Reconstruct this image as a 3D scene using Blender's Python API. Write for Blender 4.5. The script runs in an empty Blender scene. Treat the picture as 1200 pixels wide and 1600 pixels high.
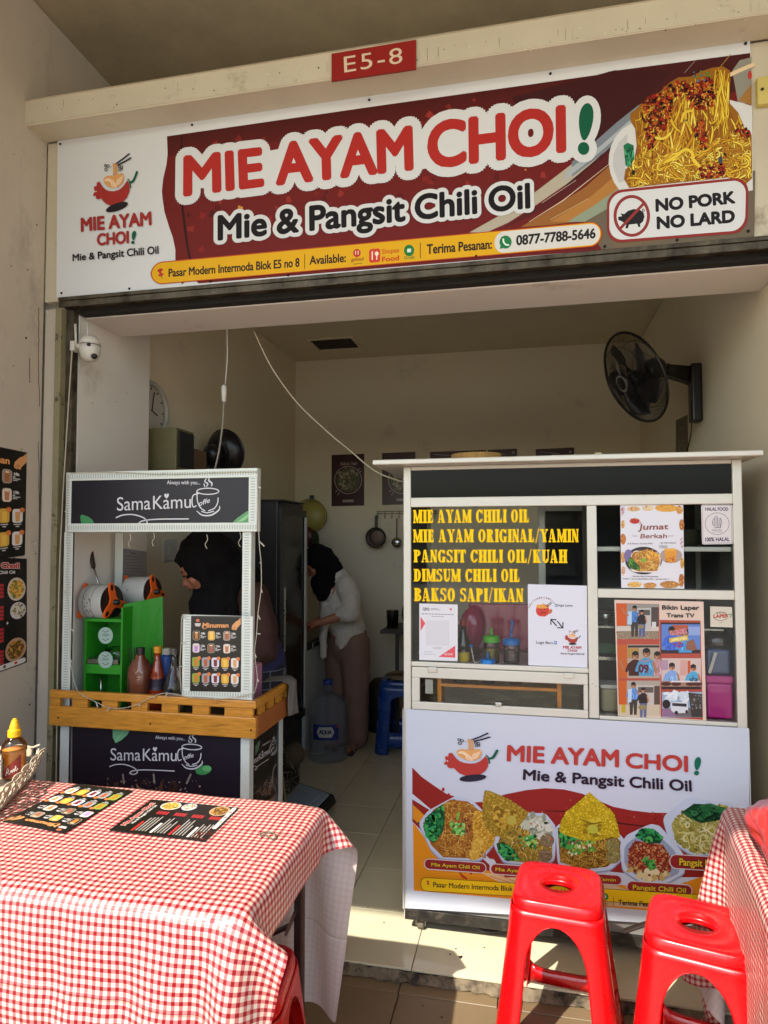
import bpy, math, random
import numpy as np
from mathutils import Vector, Matrix
from mathutils.geometry import tessellate_polygon
R = math.radians
SC = bpy.context.scene
COL = SC.collection

# ------------------------------------------------------------------ camera, sky, sun, exposure
F_PX = 1030.0; CAM_H = 1.5
YAW = math.atan2(220 * math.cos(math.atan(43 / F_PX)), F_PX); PITCH = math.atan(43 / F_PX)
FW = Vector((-math.sin(YAW) * math.cos(PITCH), math.cos(YAW) * math.cos(PITCH), math.sin(PITCH)))
RT = Vector((math.cos(YAW), math.sin(YAW), 0)); UP = RT.cross(FW); EYE = Vector((0, 0, CAM_H))
cam = bpy.data.cameras.new('camera'); camo = bpy.data.objects.new('camera', cam); COL.objects.link(camo)
camo.matrix_world = Matrix(((RT.x, UP.x, -FW.x, 0), (RT.y, UP.y, -FW.y, 0), (RT.z, UP.z, -FW.z, CAM_H), (0, 0, 0, 1)))
cam.sensor_fit = 'VERTICAL'; cam.sensor_height = 36; cam.lens = 36 * F_PX / 1600
cam.clip_start = 0.05; cam.clip_end = 500
SC.camera = camo
SUN_EL, SUN_AZ = R(46), R(25)           # light travels towards +X by AZ from +Y, downwards by EL
w = bpy.data.worlds.new('World'); SC.world = w; w.use_nodes = True
nt = w.node_tree; bg = nt.nodes['Background']; sk = nt.nodes.new('ShaderNodeTexSky')
sk.sky_type = 'NISHITA'; sk.sun_disc = False; sk.sun_elevation = SUN_EL
sk.sun_rotation = math.pi + SUN_AZ; sk.air_density = 1.2; sk.dust_density = 1.6
nt.links.new(sk.outputs[0], bg.inputs[0]); bg.inputs[1].default_value = 0.15
sd = bpy.data.lights.new('sun', 'SUN'); sd.energy = 3.2; sd.angle = R(0.6); sd.color = (1.0, 0.95, 0.86)
so = bpy.data.objects.new('sun', sd); COL.objects.link(so)
SDIR = Vector((math.sin(SUN_AZ) * math.cos(SUN_EL), math.cos(SUN_AZ) * math.cos(SUN_EL), -math.sin(SUN_EL)))
so.rotation_euler = SDIR.to_track_quat('-Z', 'Y').to_euler(); so.location = (-3, -6, 8)
vs = SC.view_settings; vs.view_transform = 'Standard'; vs.look = 'None'; vs.gamma = 1.0
vs.use_curve_mapping = False; vs.exposure = 1.3
SC.cycles.max_bounces = 10; SC.cycles.diffuse_bounces = 8; SC.cycles.transparent_max_bounces = 24
SC.cycles.use_denoising = True; SC.cycles.caustics_reflective = False

# ------------------------------------------------------------------ measuring helpers (photo pixel -> point of a real plane)
def ray(u, v): return FW + RT * ((u - 600) / F_PX) - UP * ((v - 800) / F_PX)
def at_y(u, v, Y): d = ray(u, v); return EYE + d * (Y / d.y)
def at_z(u, v, Z): d = ray(u, v); return EYE + d * ((Z - CAM_H) / d.z)
def at_x(u, v, X): d = ray(u, v); return EYE + d * (X / d.x)

# ------------------------------------------------------------------ materials
def lin(c):
    if isinstance(c, str):
        c = c.lstrip('#'); c = [int(c[i:i + 2], 16) / 255 for i in (0, 2, 4)]
        return tuple(x / 12.92 if x <= .04045 else ((x + .055) / 1.055) ** 2.4 for x in c)
    return tuple(c)
MATS = {}
def mat(name, color, rough=.6, metal=0., var=0., vscale=6., bump=0., bscale=60., spec=.5, trans=0., coat=0.,
        dirt=None, dscale=2.5, dlo=.52, dhi=.72, aniso=None, alpha=1., stretch=(1, 1, 1), sub=0., world=False):
    if name in MATS: return MATS[name]
    m = bpy.data.materials.new(name); m.use_nodes = True; n = m.node_tree.nodes; L = m.node_tree.links
    b = n['Principled BSDF']; c = lin(color)
    b.inputs['Base Color'].default_value = (*c, 1); b.inputs['Roughness'].default_value = rough
    b.inputs['Metallic'].default_value = metal; b.inputs['Specular IOR Level'].default_value = spec
    b.inputs['Transmission Weight'].default_value = trans; b.inputs['Coat Weight'].default_value = coat
    b.inputs['Alpha'].default_value = alpha
    if sub: b.inputs['Subsurface Weight'].default_value = sub; b.inputs['Subsurface Scale'].default_value = .01
    tc = n.new('ShaderNodeTexCoord'); mp = n.new('ShaderNodeMapping'); mp.inputs['Scale'].default_value = stretch
    L.new((n.new('ShaderNodeNewGeometry').outputs['Position'] if world else tc.outputs['Object']), mp.inputs[0]); src = mp.outputs[0]; cur = None
    if var:
        no = n.new('ShaderNodeTexNoise'); no.inputs['Scale'].default_value = vscale; no.inputs['Detail'].default_value = 5
        no.inputs['Roughness'].default_value = .65
        L.new(src, no.inputs['Vector']); r = n.new('ShaderNodeMapRange'); L.new(no.outputs[0], r.inputs[0])
        r.inputs[1].default_value = .3; r.inputs[2].default_value = .7; r.inputs[3].default_value = 1 - var; r.inputs[4].default_value = 1 + var * .6
        mx = n.new('ShaderNodeVectorMath'); mx.operation = 'SCALE'; mx.inputs[0].default_value = c
        L.new(r.outputs[0], mx.inputs['Scale']); cur = mx.outputs[0]
        rr = n.new('ShaderNodeMapRange'); L.new(no.outputs[0], rr.inputs[0]); rr.inputs[1].default_value = .3; rr.inputs[2].default_value = .7
        rr.inputs[3].default_value = max(.02, rough - .12); rr.inputs[4].default_value = min(1, rough + .12)
        L.new(rr.outputs[0], b.inputs['Roughness'])
    if dirt is not None:
        no = n.new('ShaderNodeTexNoise'); no.inputs['Scale'].default_value = dscale; no.inputs['Detail'].default_value = 9
        no.inputs['Roughness'].default_value = .72; L.new(src, no.inputs['Vector'])
        r = n.new('ShaderNodeMapRange'); L.new(no.outputs[0], r.inputs[0]); r.inputs[1].default_value = dlo; r.inputs[2].default_value = dhi
        mx = n.new('ShaderNodeMix'); mx.data_type = 'RGBA'; L.new(r.outputs[0], mx.inputs[0])
        if cur is not None: L.new(cur, mx.inputs[6])
        else: mx.inputs[6].default_value = (*c, 1)
        mx.inputs[7].default_value = (*lin(dirt), 1); cur = mx.outputs[2]
    if cur is not None: L.new(cur, b.inputs['Base Color'])
    if bump:
        no = n.new('ShaderNodeTexNoise'); no.inputs['Scale'].default_value = bscale; no.inputs['Detail'].default_value = 4
        L.new(src, no.inputs['Vector']); bp = n.new('ShaderNodeBump'); bp.inputs['Strength'].default_value = bump
        bp.inputs['Distance'].default_value = .003; L.new(no.outputs[0], bp.inputs['Height']); L.new(bp.outputs[0], b.inputs['Normal'])
    MATS[name] = m; return m
def glass_mat(name, tint=(.9, .93, .92), rough=.03, refl=1.0):
    m = bpy.data.materials.new(name); m.use_nodes = True; n = m.node_tree.nodes; L = m.node_tree.links
    n.remove(n['Principled BSDF']); out = n['Material Output']
    t = n.new('ShaderNodeBsdfTransparent'); t.inputs[0].default_value = (*tint, 1)
    g = n.new('ShaderNodeBsdfGlossy'); g.inputs['Roughness'].default_value = rough; g.inputs[0].default_value = (refl, refl, refl, 1)
    f = n.new('ShaderNodeFresnel'); f.inputs[0].default_value = 1.5; mx = n.new('ShaderNodeMixShader')
    L.new(f.outputs[0], mx.inputs[0]); L.new(t.outputs[0], mx.inputs[1]); L.new(g.outputs[0], mx.inputs[2]); L.new(mx.outputs[0], out.inputs[0])
    MATS[name] = m; return m
def print_mat(name, rough=.45, bump=.0, bscale=4., coat=0., spec=.5):
    m = mat(name, (.5, .5, .5), rough, coat=coat, bump=bump, bscale=bscale, spec=spec)
    n = m.node_tree.nodes; a = n.new('ShaderNodeAttribute'); a.attribute_name = 'Col'
    m.node_tree.links.new(a.outputs['Color'], n['Principled BSDF'].inputs['Base Color']); return m

# ------------------------------------------------------------------ objects
WORLD = {}
def tag(o, label=None, cat=None, group=None, kind=None):
    if label: o['label'] = label
    if cat: o['category'] = cat
    if group: o['group'] = group
    if kind: o['kind'] = kind
    return o
def thing(name, label, cat, loc=(0, 0, 0), group=None, kind=None):
    o = bpy.data.objects.new(name, None); COL.objects.link(o); o.location = loc; o.empty_display_size = .05
    WORLD[o.name] = Vector(loc); return tag(o, label, cat, group, kind)
class MB:
    def __init__(s): s.v = []; s.f = []; s.uv = None; s.col = None
    def add(s, vs_, fs_):
        b = len(s.v); s.v.extend([tuple(p) for p in vs_]); s.f.extend([tuple(i + b for i in f) for f in fs_]); return s
    def box(s, x0, x1, y0, y1, z0, z1, m=None):
        vs_ = [Vector((x, y, z)) for x in (x0, x1) for y in (y0, y1) for z in (z0, z1)]
        if m is not None: vs_ = [m @ p for p in vs_]
        return s.add(vs_, [(0, 1, 3, 2), (4, 6, 7, 5), (0, 4, 5, 1), (2, 3, 7, 6), (0, 2, 6, 4), (1, 5, 7, 3)])
    def bar(s, a, b, wx, wz, up=(0, 0, 1)):
        a = Vector(a); b = Vector(b); d = (b - a); l = d.length; d.normalize(); u = Vector(up); x = d.cross(u)
        if x.length < 1e-4: x = d.cross(Vector((1, 0, 0)))
        x.normalize(); z = x.cross(d); m = Matrix((( x.x, d.x, z.x, a.x), (x.y, d.y, z.y, a.y), (x.z, d.z, z.z, a.z), (0, 0, 0, 1)))
        return s.box(-wx / 2, wx / 2, 0, l, -wz / 2, wz / 2, m)
    def tube(s, pts, r, n=8, closed=False, caps=True):
        pts = [Vector(p) for p in pts]; N = len(pts); rs = r if isinstance(r, (list, tuple)) else [r] * N
        vs_ = []; fs_ = []; prev = None
        for i, p in enumerate(pts):
            if closed: t = pts[(i + 1) % N] - pts[i - 1]
            else: t = pts[min(i + 1, N - 1)] - pts[max(i - 1, 0)]
            if t.length < 1e-9: t = Vector((0, 0, 1))
            t.normalize()
            if prev is None:
                a = t.cross(Vector((0, 0, 1)));
                if a.length < .05: a = t.cross(Vector((1, 0, 0)))
            else: a = prev - t * prev.dot(t)
            if a.length < 1e-6: a = t.orthogonal()
            a.normalize(); b = t.cross(a); prev = a
            for k in range(n):
                an = 2 * math.pi * k / n; vs_.append(p + (a * math.cos(an) + b * math.sin(an)) * rs[i])
        M = N if closed else N - 1
        for i in range(M):
            j = (i + 1) % N
            for k in range(n): fs_.append((i * n + k, i * n + (k + 1) % n, j * n + (k + 1) % n, j * n + k))
        if caps and not closed: fs_ += [tuple(range(n))[::-1], tuple((N - 1) * n + k for k in range(n))]
        return s.add(vs_, fs_)
    def lathe(s, prof, c=(0, 0, 0), n=24, m=None, capb=True, capt=True, sq=0):
        vs_ = []; fs_ = []
        for r, z in prof:
            for k in range(n):
                an = 2 * math.pi * k / n; q = 1.0
                if sq: q = (abs(math.cos(an)) ** sq + abs(math.sin(an)) ** sq) ** (-1 / sq)
                vs_.append(Vector((r * q * math.cos(an), r * q * math.sin(an), z)))
        for i in range(len(prof) - 1):
            for k in range(n): fs_.append((i * n + k, i * n + (k + 1) % n, (i + 1) * n + (k + 1) % n, (i + 1) * n + k))
        if capb: fs_.append(tuple(range(n))[::-1])
        if capt: fs_.append(tuple((len(prof) - 1) * n + k for k in range(n)))
        mm = Matrix.Translation(Vector(c)) @ (m.to_4x4() if m is not None else Matrix.Identity(4))
        return s.add([mm @ p for p in vs_], fs_)
    def grid(s, fn, nu, nv, wrap=False):
        vs_ = [fn(i / (nu - 1), j / (nv - 1)) for i in range(nu) for j in range(nv)]
        fs_ = [(i * nv + j, (i + 1) * nv + j, (i + 1) * nv + j + 1, i * nv + j + 1) for i in range(nu - 1) for j in range(nv - 1)]
        return s.add(vs_, fs_)
    def prism(s, poly, frame, d0, d1):
        """2-D outline in the frame (origin, ex, ey), from depth d0 to d1 along ex x ey"""
        o, ex, ey = [Vector(a) for a in frame]; ez = ex.cross(ey); n = len(poly)
        vs_ = [o + ex * x + ey * y + ez * d for d in (d0, d1) for x, y in poly]
        tr = tessellate_polygon([[Vector((x, y, 0)) for x, y in poly]])
        fs_ = [tuple(t) for t in tr] + [tuple(i + n for i in t[::-1]) for t in tr] + [(i, (i + 1) % n, (i + 1) % n + n, i + n) for i in range(n)]
        return s.add(vs_, fs_)
    def ball(s, c, r, nu=12, nv=8, sc=(1, 1, 1), m=None):
        vs_ = []; mm = m or Matrix.Identity(3)
        for j in range(nv + 1):
            th = math.pi * j / nv
            for i in range(nu):
                ph = 2 * math.pi * i / nu
                vs_.append(Vector(c) + mm @ Vector((r * sc[0] * math.sin(th) * math.cos(ph), r * sc[1] * math.sin(th) * math.sin(ph), r * sc[2] * math.cos(th))))
        fs_ = [(j * nu + i, (j + 1) * nu + i, (j + 1) * nu + (i + 1) % nu, j * nu + (i + 1) % nu) for j in range(nv) for i in range(nu)]
        return s.add(vs_, fs_)
    def build(s, name, m, parent=None, smooth=False, bevel=0, label=None, cat=None, group=None, kind=None, origin=None, solid=0, sub=0, remesh=0, seg=2, sm_it=0, weld=0, fold=None):
        V = np.array([tuple(p) for p in s.v], dtype=np.float64).reshape(-1, 3)
        c = Vector(origin) if origin is not None else Vector(((V.min(0) + V.max(0)) / 2).tolist())
        if not parent and origin is None: c.z = float(V[:, 2].min())
        me = bpy.data.meshes.new(name); me.from_pydata((V - np.array(c)).tolist(), [], s.f)
        if s.uv is not None:
            ul = me.uv_layers.new(name='UVMap'); li = np.zeros(len(me.loops), dtype=np.int32); me.loops.foreach_get('vertex_index', li)
            ul.data.foreach_set('uv', np.asarray(s.uv, dtype=np.float32)[li].ravel())
        if s.col is not None:
            a = me.color_attributes.new('Col', 'FLOAT_COLOR', 'POINT'); a.data.foreach_set('color', np.asarray(s.col, dtype=np.float32).ravel())
        me.validate(clean_customdata=False)
        if smooth: me.polygons.foreach_set('use_smooth', np.ones(len(me.polygons), dtype=bool))
        if m: me.materials.append(m)
        o = bpy.data.objects.new(name, me); COL.objects.link(o)
        pw = WORLD[parent.name] if parent else Vector((0, 0, 0)); o.location = c - pw
        if parent: o.parent = parent
        WORLD[o.name] = c
        if remesh:
            md = o.modifiers.new('r', 'REMESH'); md.mode = 'VOXEL'; md.voxel_size = remesh; md.use_smooth_shade = True
            ms = o.modifiers.new('s', 'SMOOTH'); ms.factor = .5; ms.iterations = sm_it or 4
        if weld: md = o.modifiers.new('w', 'WELD'); md.merge_threshold = weld
        if fold: tx = bpy.data.textures.new(name + '_folds', 'CLOUDS'); tx.noise_scale = fold[0]; md = o.modifiers.new('d', 'DISPLACE'); md.texture = tx; md.strength = fold[1]; md.texture_coords = 'LOCAL'
        if solid: md = o.modifiers.new('t', 'SOLIDIFY'); md.thickness = solid; md.offset = 0
        if bevel: md = o.modifiers.new('b', 'BEVEL'); md.width = bevel; md.segments = seg; md.limit_method = 'ANGLE'; md.angle_limit = R(40)
        if sub: md = o.modifiers.new('u', 'SUBSURF'); md.levels = md.render_levels = sub
        return tag(o, label, cat, group, kind)
def copy_tree(o, parent=None):
    c = o.copy(); COL.objects.link(c)
    if parent: c.parent = parent; c.matrix_parent_inverse = o.matrix_parent_inverse.copy()
    for ch in list(o.children): copy_tree(ch, c)
    return c
def wob(pts, a, seed=0):
    r = random.Random(seed); return [Vector(p) + Vector((r.uniform(-a, a), r.uniform(-a, a), r.uniform(-a, a))) for p in pts]
def curve(pts, n=8):
    """Catmull-Rom through the points"""
    P = [Vector(p) for p in pts]; P = [P[0] * 2 - P[1]] + P + [P[-1] * 2 - P[-2]]; out = []
    for i in range(1, len(P) - 2):
        for k in range(n):
            t = k / n; out.append(.5 * ((2 * P[i]) + (P[i + 1] - P[i - 1]) * t + (2 * P[i - 1] - 5 * P[i] + 4 * P[i + 1] - P[i + 2]) * t * t + (3 * P[i] - P[i - 1] - 3 * P[i + 1] + P[i + 2]) * t ** 3))
    out.append(P[-2]); return out

# ------------------------------------------------------------------ flat print: coloured shapes on a sheet
_TX = {}
def glyphs(body, space=1.0):
    k = (body, space)
    if k in _TX: return _TX[k]
    c = bpy.data.curves.new('lettering', 'FONT'); c.body = body; c.resolution_u = 5; c.space_character = space
    o = bpy.data.objects.new('lettering', c); COL.objects.link(o); bpy.context.view_layer.update()
    dg = bpy.context.evaluated_depsgraph_get(); me = o.evaluated_get(dg).to_mesh()
    v = np.zeros(len(me.vertices) * 3); me.vertices.foreach_get('co', v); v = v.reshape(-1, 3)[:, :2].copy()
    me.calc_loop_triangles(); t = np.zeros(len(me.loop_triangles) * 3, dtype=np.int32); me.loop_triangles.foreach_get('vertices', t)
    t = t.reshape(-1, 3); bpy.data.objects.remove(o); bpy.data.curves.remove(c)
    x0, x1 = v[:, 0].min(), v[:, 0].max(); v[:, 0] = (v[:, 0] - x0) / (x1 - x0)
    v[:, 1] /= CAPH[0]; _TX[k] = (v, t, (x1 - x0) / CAPH[0]); return _TX[k]
CAPH = [1.0]
_g = glyphs('H'); CAPH[0] = float(_g[0][:, 1].max()); _TX.clear()
DZ = 3e-6
class Art:
    """Collects coloured 2-D shapes given in photo pixels (or crop pixels) on one plane of the scene."""
    def __init__(s, frame):
        s.o, s.ex, s.ey = [Vector(a) for a in frame]; s.ex.normalize(); s.ey.normalize(); s.ez = s.ex.cross(s.ey)
        s.V = []; s.F = []; s.C = []; s.n = 0; s.z = 2e-4; s.T = (1, 0, 0); s.A = None; s.rnd = random.Random(5)
    def crop(s, sc=1, ox=0, oy=0): s.T = (sc, ox, oy); return s
    def xf(s, P):
        P = np.asarray(P, dtype=float).reshape(-1, 2)
        if callable(s.A): P = s.A(P)
        elif s.A is not None: P = P @ np.array(s.A[0]).T + np.array(s.A[1])
        if s.T == 'm': return P
        u = P[:, 0] / s.T[0] + s.T[1]; v = P[:, 1] / s.T[0] + s.T[2]
        d = np.array(FW)[None] + np.outer((u - 600) / F_PX, np.array(RT)) - np.outer((v - 800) / F_PX, np.array(UP))
        ez = np.array(s.ez); t = (np.array(s.o - EYE) @ ez) / (d @ ez); W = np.array(EYE)[None] + d * t[:, None] - np.array(s.o)[None]
        return np.stack([W @ np.array(s.ex), W @ np.array(s.ey)], 1)
    def raw(s, P2, tris, col):
        """P2 already metric"""
        s.z += DZ; n = len(P2); s.V.append(np.column_stack([P2, np.full(n, s.z)])); s.F.append(np.asarray(tris, dtype=np.int64) + s.n); s.n += n
        c = np.asarray(col, dtype=float)
        s.C.append(np.column_stack([np.tile(c, (n, 1)) if c.ndim == 1 else c, np.ones(n)]))
    def poly(s, P, col, cols=None):
        Q = s.xf(P); tr = tessellate_polygon([[Vector((a, b, 0)) for a, b in Q]])
        s.raw(Q, tr, [lin(c) for c in cols] if cols else lin(col)); return s
    def quad(s, bl, br, tr, tl, col, n=10, r=0, col2=None):
        """rounded box given by four corners in pixels"""
        P = []
        if r:
            wpx = math.dist(bl, br); hpx = math.dist(bl, tl); ru, rv = r / wpx, r / hpx
            for cx, cy, a0 in ((1 - ru, 1 - rv, 0), (ru, 1 - rv, 90), (ru, rv, 180), (1 - ru, rv, 270)):
                for k in range(n + 1): a = R(a0 + 90 * k / n); P.append((cx + ru * math.cos(a), cy + rv * math.sin(a)))
        else: P = [(0, 0), (1, 0), (1, 1), (0, 1)]
        P = np.array(P); bl, br, tr, tl = [np.array(a, float) for a in (bl, br, tr, tl)]
        u, v = P[:, :1], P[:, 1:]; Q = (1 - u) * (1 - v) * bl + u * (1 - v) * br + u * v * tr + (1 - u) * v * tl
        cols = None
        if col2: a, b = np.array(lin(col)), np.array(lin(col2)); cols = [tuple(a * (1 - t) + b * t) for t in P[:, 1]]
        return s.poly(Q, col, cols)
    def box(s, x0, y0, x1, y1, col, r=0, col2=None): return s.quad((x0, y1), (x1, y1), (x1, y0), (x0, y0), col, 6, r, col2)
    def ell(s, cx, cy, rx, ry, col, n=24, rot=0, jit=0):
        P = []
        for k in range(n):
            a = 2 * math.pi * k / n; j = 1 + s.rnd.uniform(-jit, jit); x, y = rx * j * math.cos(a), ry * j * math.sin(a)
            P.append((cx + x * math.cos(R(rot)) - y * math.sin(R(rot)), cy + x * math.sin(R(rot)) + y * math.cos(R(rot))))
        return s.poly(P, col)
    def ring(s, cx, cy, rx, ry, wd, col, n=32, a0=0, a1=360):
        P = [(cx + rx * math.cos(R(a0 + (a1 - a0) * k / n)), cy + ry * math.sin(R(a0 + (a1 - a0) * k / n))) for k in range(n + 1)]
        return s.line(P, wd, col, cap=False)
    def line(s, P, wd, col, cap=True, taper=False, smooth=0):
        P = np.asarray(P, float)
        if smooth: P = np.array([(q.x, q.y) for q in curve([(a, b, 0) for a, b in P], smooth)])
        n = len(P); T = np.zeros_like(P); T[1:-1] = P[2:] - P[:-2]; T[0] = P[1] - P[0]; T[-1] = P[-1] - P[-2]
        if n > 2 and np.allclose(P[0], P[-1]): T[0] = T[-1] = P[1] - P[-2]
        T /= (np.linalg.norm(T, axis=1, keepdims=True) + 1e-9); N = np.stack([-T[:, 1], T[:, 0]], 1)
        W = np.full(n, wd / 2.)
        if taper: W = wd / 2 * np.sin(np.linspace(.25, math.pi - .25, n)) ** .6
        Lf = P + N * W[:, None]; Rt_ = P - N * W[:, None]
        Q = s.xf(np.vstack([Lf, Rt_])); tr = []
        for i in range(n - 1): tr += [(i, i + 1, n + i + 1), (i, n + i + 1, n + i)]
        s.raw(Q, tr, lin(col))
        if cap and not taper:
            for p in (P[0], P[-1]): s.ell(p[0], p[1], wd / 2, wd / 2, col, 8)
        return s
    def strands(s, region, n, cols, wd, ln, ang=None, curl=.5, spread=.6, edge=None):
        """many wavy strands inside a polygon: noodles, leaves, crumbs"""
        rg = np.asarray(region, float); x0, y0 = rg.min(0); x1, y1 = rg.max(0); done = 0; tries = 0; r = s.rnd; zb = s.z
        def ins(x, y):
            c = False; j = len(rg) - 1
            for i in range(len(rg)):
                if (rg[i][1] > y) != (rg[j][1] > y) and x < (rg[j][0] - rg[i][0]) * (y - rg[i][1]) / (rg[j][1] - rg[i][1]) + rg[i][0]: c = not c
                j = i
            return c
        while done < n and tries < n * 12:
            tries += 1; x, y = r.uniform(x0, x1), r.uniform(y0, y1)
            if not ins(x, y): continue
            a = (ang + r.gauss(0, spread)) if ang is not None else r.uniform(0, 6.3); k = r.gauss(0, curl); P = []; m = 7
            for i in range(m):
                if not ins(x, y): break
                P.append((x, y)); x += math.cos(a) * ln / m; y += math.sin(a) * ln / m; a += k + .25 * math.sin(i * 1.7 + k * 9) * min(1, abs(curl) * 6)
            if len(P) < 3: continue
            s.z = zb + (done % 24) * 6e-6; w_ = wd * r.uniform(.7, 1.25)
            if edge: s.line(P, w_ * 1.55, edge, cap=False, taper=True)
            s.line(P, w_, r.choice(cols), cap=False, taper=True); done += 1
        s.z = zb + 1.6e-4
        return s
    def bits(s, region, n, cols, r0, r1):
        rg = np.asarray(region, float); x0, y0 = rg.min(0); x1, y1 = rg.max(0); r = s.rnd; d = 0; t = 0; zb = s.z
        while d < n and t < n * 10:
            t += 1; x, y = r.uniform(x0, x1), r.uniform(y0, y1); c = False; j = len(rg) - 1
            for i in range(len(rg)):
                if (rg[i][1] > y) != (rg[j][1] > y) and x < (rg[j][0] - rg[i][0]) * (y - rg[i][1]) / (rg[j][1] - rg[i][1]) + rg[i][0]: c = not c
                j = i
            if c: s.z = zb + (d % 24) * 3e-6; s.ell(x, y, r.uniform(r0, r1), r.uniform(r0, r1) * .7, r.choice(cols), 6, r.uniform(0, 180), .25); d += 1
        s.z = zb + 8e-5
        return s
    def text(s, body, bl, br, tr, tl, col, bold=0., out=None, ow=0., space=1., shear=0., only=None):
        """letters whose baseline runs bl-br and whose capitals reach tl-tr; bold and ow are fractions of the cap height"""
        v, t, asp = glyphs(body, space); bl, br, tr, tl = [np.array(a, float) for a in (bl, br, tr, tl)]
        hpx = max(1e-6, (np.linalg.norm(tl - bl) + np.linalg.norm(tr - br)) / 2); wpx = np.linalg.norm(br - bl); k = hpx / wpx
        inset = bold
        def stamp(dx, dy, c):
            u = (v[:, :1] * (1 - 2 * inset * k) + inset * k) + (dx * k) + shear * k * v[:, 1:2]; q = v[:, 1:2] * (1 - 2 * inset) + inset + dy
            Q = (1 - u) * (1 - q) * bl + u * (1 - q) * br + u * q * tr + (1 - u) * q * tl; s.raw(s.xf(Q), t, lin(c))
        def spread(rad, c):
            if rad <= 0: stamp(0, 0, c); return
            rr = rad
            while rr > 0.004:
                m = 8 if rr < .06 else (14 if rr < .12 else 26)
                for i in range(m): a = 2 * math.pi * i / m + .2; stamp(rr * math.cos(a), rr * math.sin(a), c)
                rr -= .075
            stamp(0, 0, c)
        if out: spread(bold + ow, out)
        if only != 'out': spread(bold, col)
        return s
    def build(s, name, m, parent=None, **kw):
        V = np.vstack(s.V); F = np.vstack(s.F); C = np.vstack(s.C); o, ex, ey, ez = [np.array(a) for a in (s.o, s.ex, s.ey, s.ez)]
        # keep every face turned to the viewer side
        a, b, c = V[F[:, 0]], V[F[:, 1]], V[F[:, 2]]; cr = (b[:, 0] - a[:, 0]) * (c[:, 1] - a[:, 1]) - (b[:, 1] - a[:, 1]) * (c[:, 0] - a[:, 0])
        F[cr < 0] = F[cr < 0][:, ::-1]; F = F[np.abs(cr) > 1e-13]
        mb = MB(); W = o + V[:, :1] * ex + V[:, 1:2] * ey + V[:, 2:] * ez
        mb.v = W.tolist(); mb.f = F.tolist(); mb.col = C; return mb.build(name, m, parent, **kw)
def FY(Y): return ((0, Y, 0), (1, 0, 0), (0, 0, 1))             # a plane facing the street
def sheet(name, label, cat, art, corners, m_back, thick=.0006, group=None, parent=None, m_print=None):
    """a thin real sheet (corners in photo pixels or crop pixels of the art's plane) with the print lying on it"""
    Q = art.xf(corners); mb = MB(); fr = (art.o, art.ex, art.ey); mb.prism([tuple(q) for q in Q], fr, -thick, 1.2e-4)
    o = mb.build(name, m_back, parent, label=label, cat=cat, group=group)
    art.build('printed_artwork', m_print or MATS['print_paper'], o); return o
# ------------------------------------------------------------------ the place: ground, floor, walls, ceilings
print_mat('print_paper', .45, spec=.3)
print_mat('print_vinyl', .5, bump=.12, bscale=7, spec=.2)
print_mat('print_dark', .38, spec=.4)
PLASTER = mat('old_plaster', '#bdb2a0', .85, var=.08, vscale=2.2, stretch=(1, 1, .55), bump=.25, bscale=90, dirt='#746a5c', dlo=.54, dhi=.86, dscale=2.3)
PLASTER2 = mat('cream_fascia_paint', '#c6bca4', .5, var=.10, vscale=2.2, bump=.12, bscale=50, dirt='#5d5034', dlo=.6, dhi=.78, dscale=3.5)
INNER = mat('inner_wall_paint', '#e0d5ba', .8, var=.04, vscale=1.2, bump=.10, bscale=70, dirt='#a89c86', dlo=.6, dhi=.9)
WHITEW = mat('white_pier_paint', '#dcd6cb', .75, var=.04, vscale=1.5, bump=.10, bscale=70, dirt='#9c9484', dlo=.6, dhi=.85)
CEILM = mat('grey_ceiling_paint', '#b8aa8c', .9, var=.12, vscale=.7, dirt='#857a62', dscale=.6, dlo=.4, dhi=.75)
ICEIL = mat('shop_ceiling_paint', '#d8ccb0', .9, var=.04)
RUSTM = mat('grimy_rail_metal', '#5f5747', .5, .4, var=.35, vscale=14, bump=.3, bscale=50, dirt='#2e2518', dscale=9, dlo=.42, dhi=.62)
GUIDE = mat('painted_guide_rail', '#8f8766', .55, .1, var=.2, vscale=9, bump=.2, dirt='#3a3122', dscale=14, dlo=.56, dhi=.66)
GROUT = mat('dark_grout', '#3a342a', .95)
CEM = mat('rough_cement', '#7d6f58', .95, var=.3, vscale=20, bump=1.0, bscale=45, dirt='#2f2820', dscale=14, dlo=.45, dhi=.62)
GROUND = mat('street_concrete', '#c2baad', .9, var=.12, vscale=1.3, bump=.2)
def tile_mat(name, c, rough, amt, dirt):
    m = mat(name, c, rough, var=.07, vscale=5, bump=.05, bscale=8, dirt=dirt, dscale=2.2, dlo=.60, dhi=1.0, world=True)
    n = m.node_tree.nodes; L = m.node_tree.links; b = n['Principled BSDF']; src = b.inputs['Base Color'].links[0].from_socket
    oi = n.new('ShaderNodeObjectInfo'); r = n.new('ShaderNodeMapRange'); L.new(oi.outputs['Random'], r.inputs[0]); r.inputs[3].default_value = 1 - amt; r.inputs[4].default_value = 1 + amt
    v = n.new('ShaderNodeVectorMath'); v.operation = 'SCALE'; L.new(src, v.inputs[0]); L.new(r.outputs[0], v.inputs['Scale']); L.new(v.outputs[0], b.inputs['Base Color']); return m
TILE = tile_mat('beige_ceramic_tile', '#d6cdac', .16, .03, '#b8b098')
PAVE = tile_mat('brown_paving_tile', '#7d6a4e', .42, .08, '#5a4a34')

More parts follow.
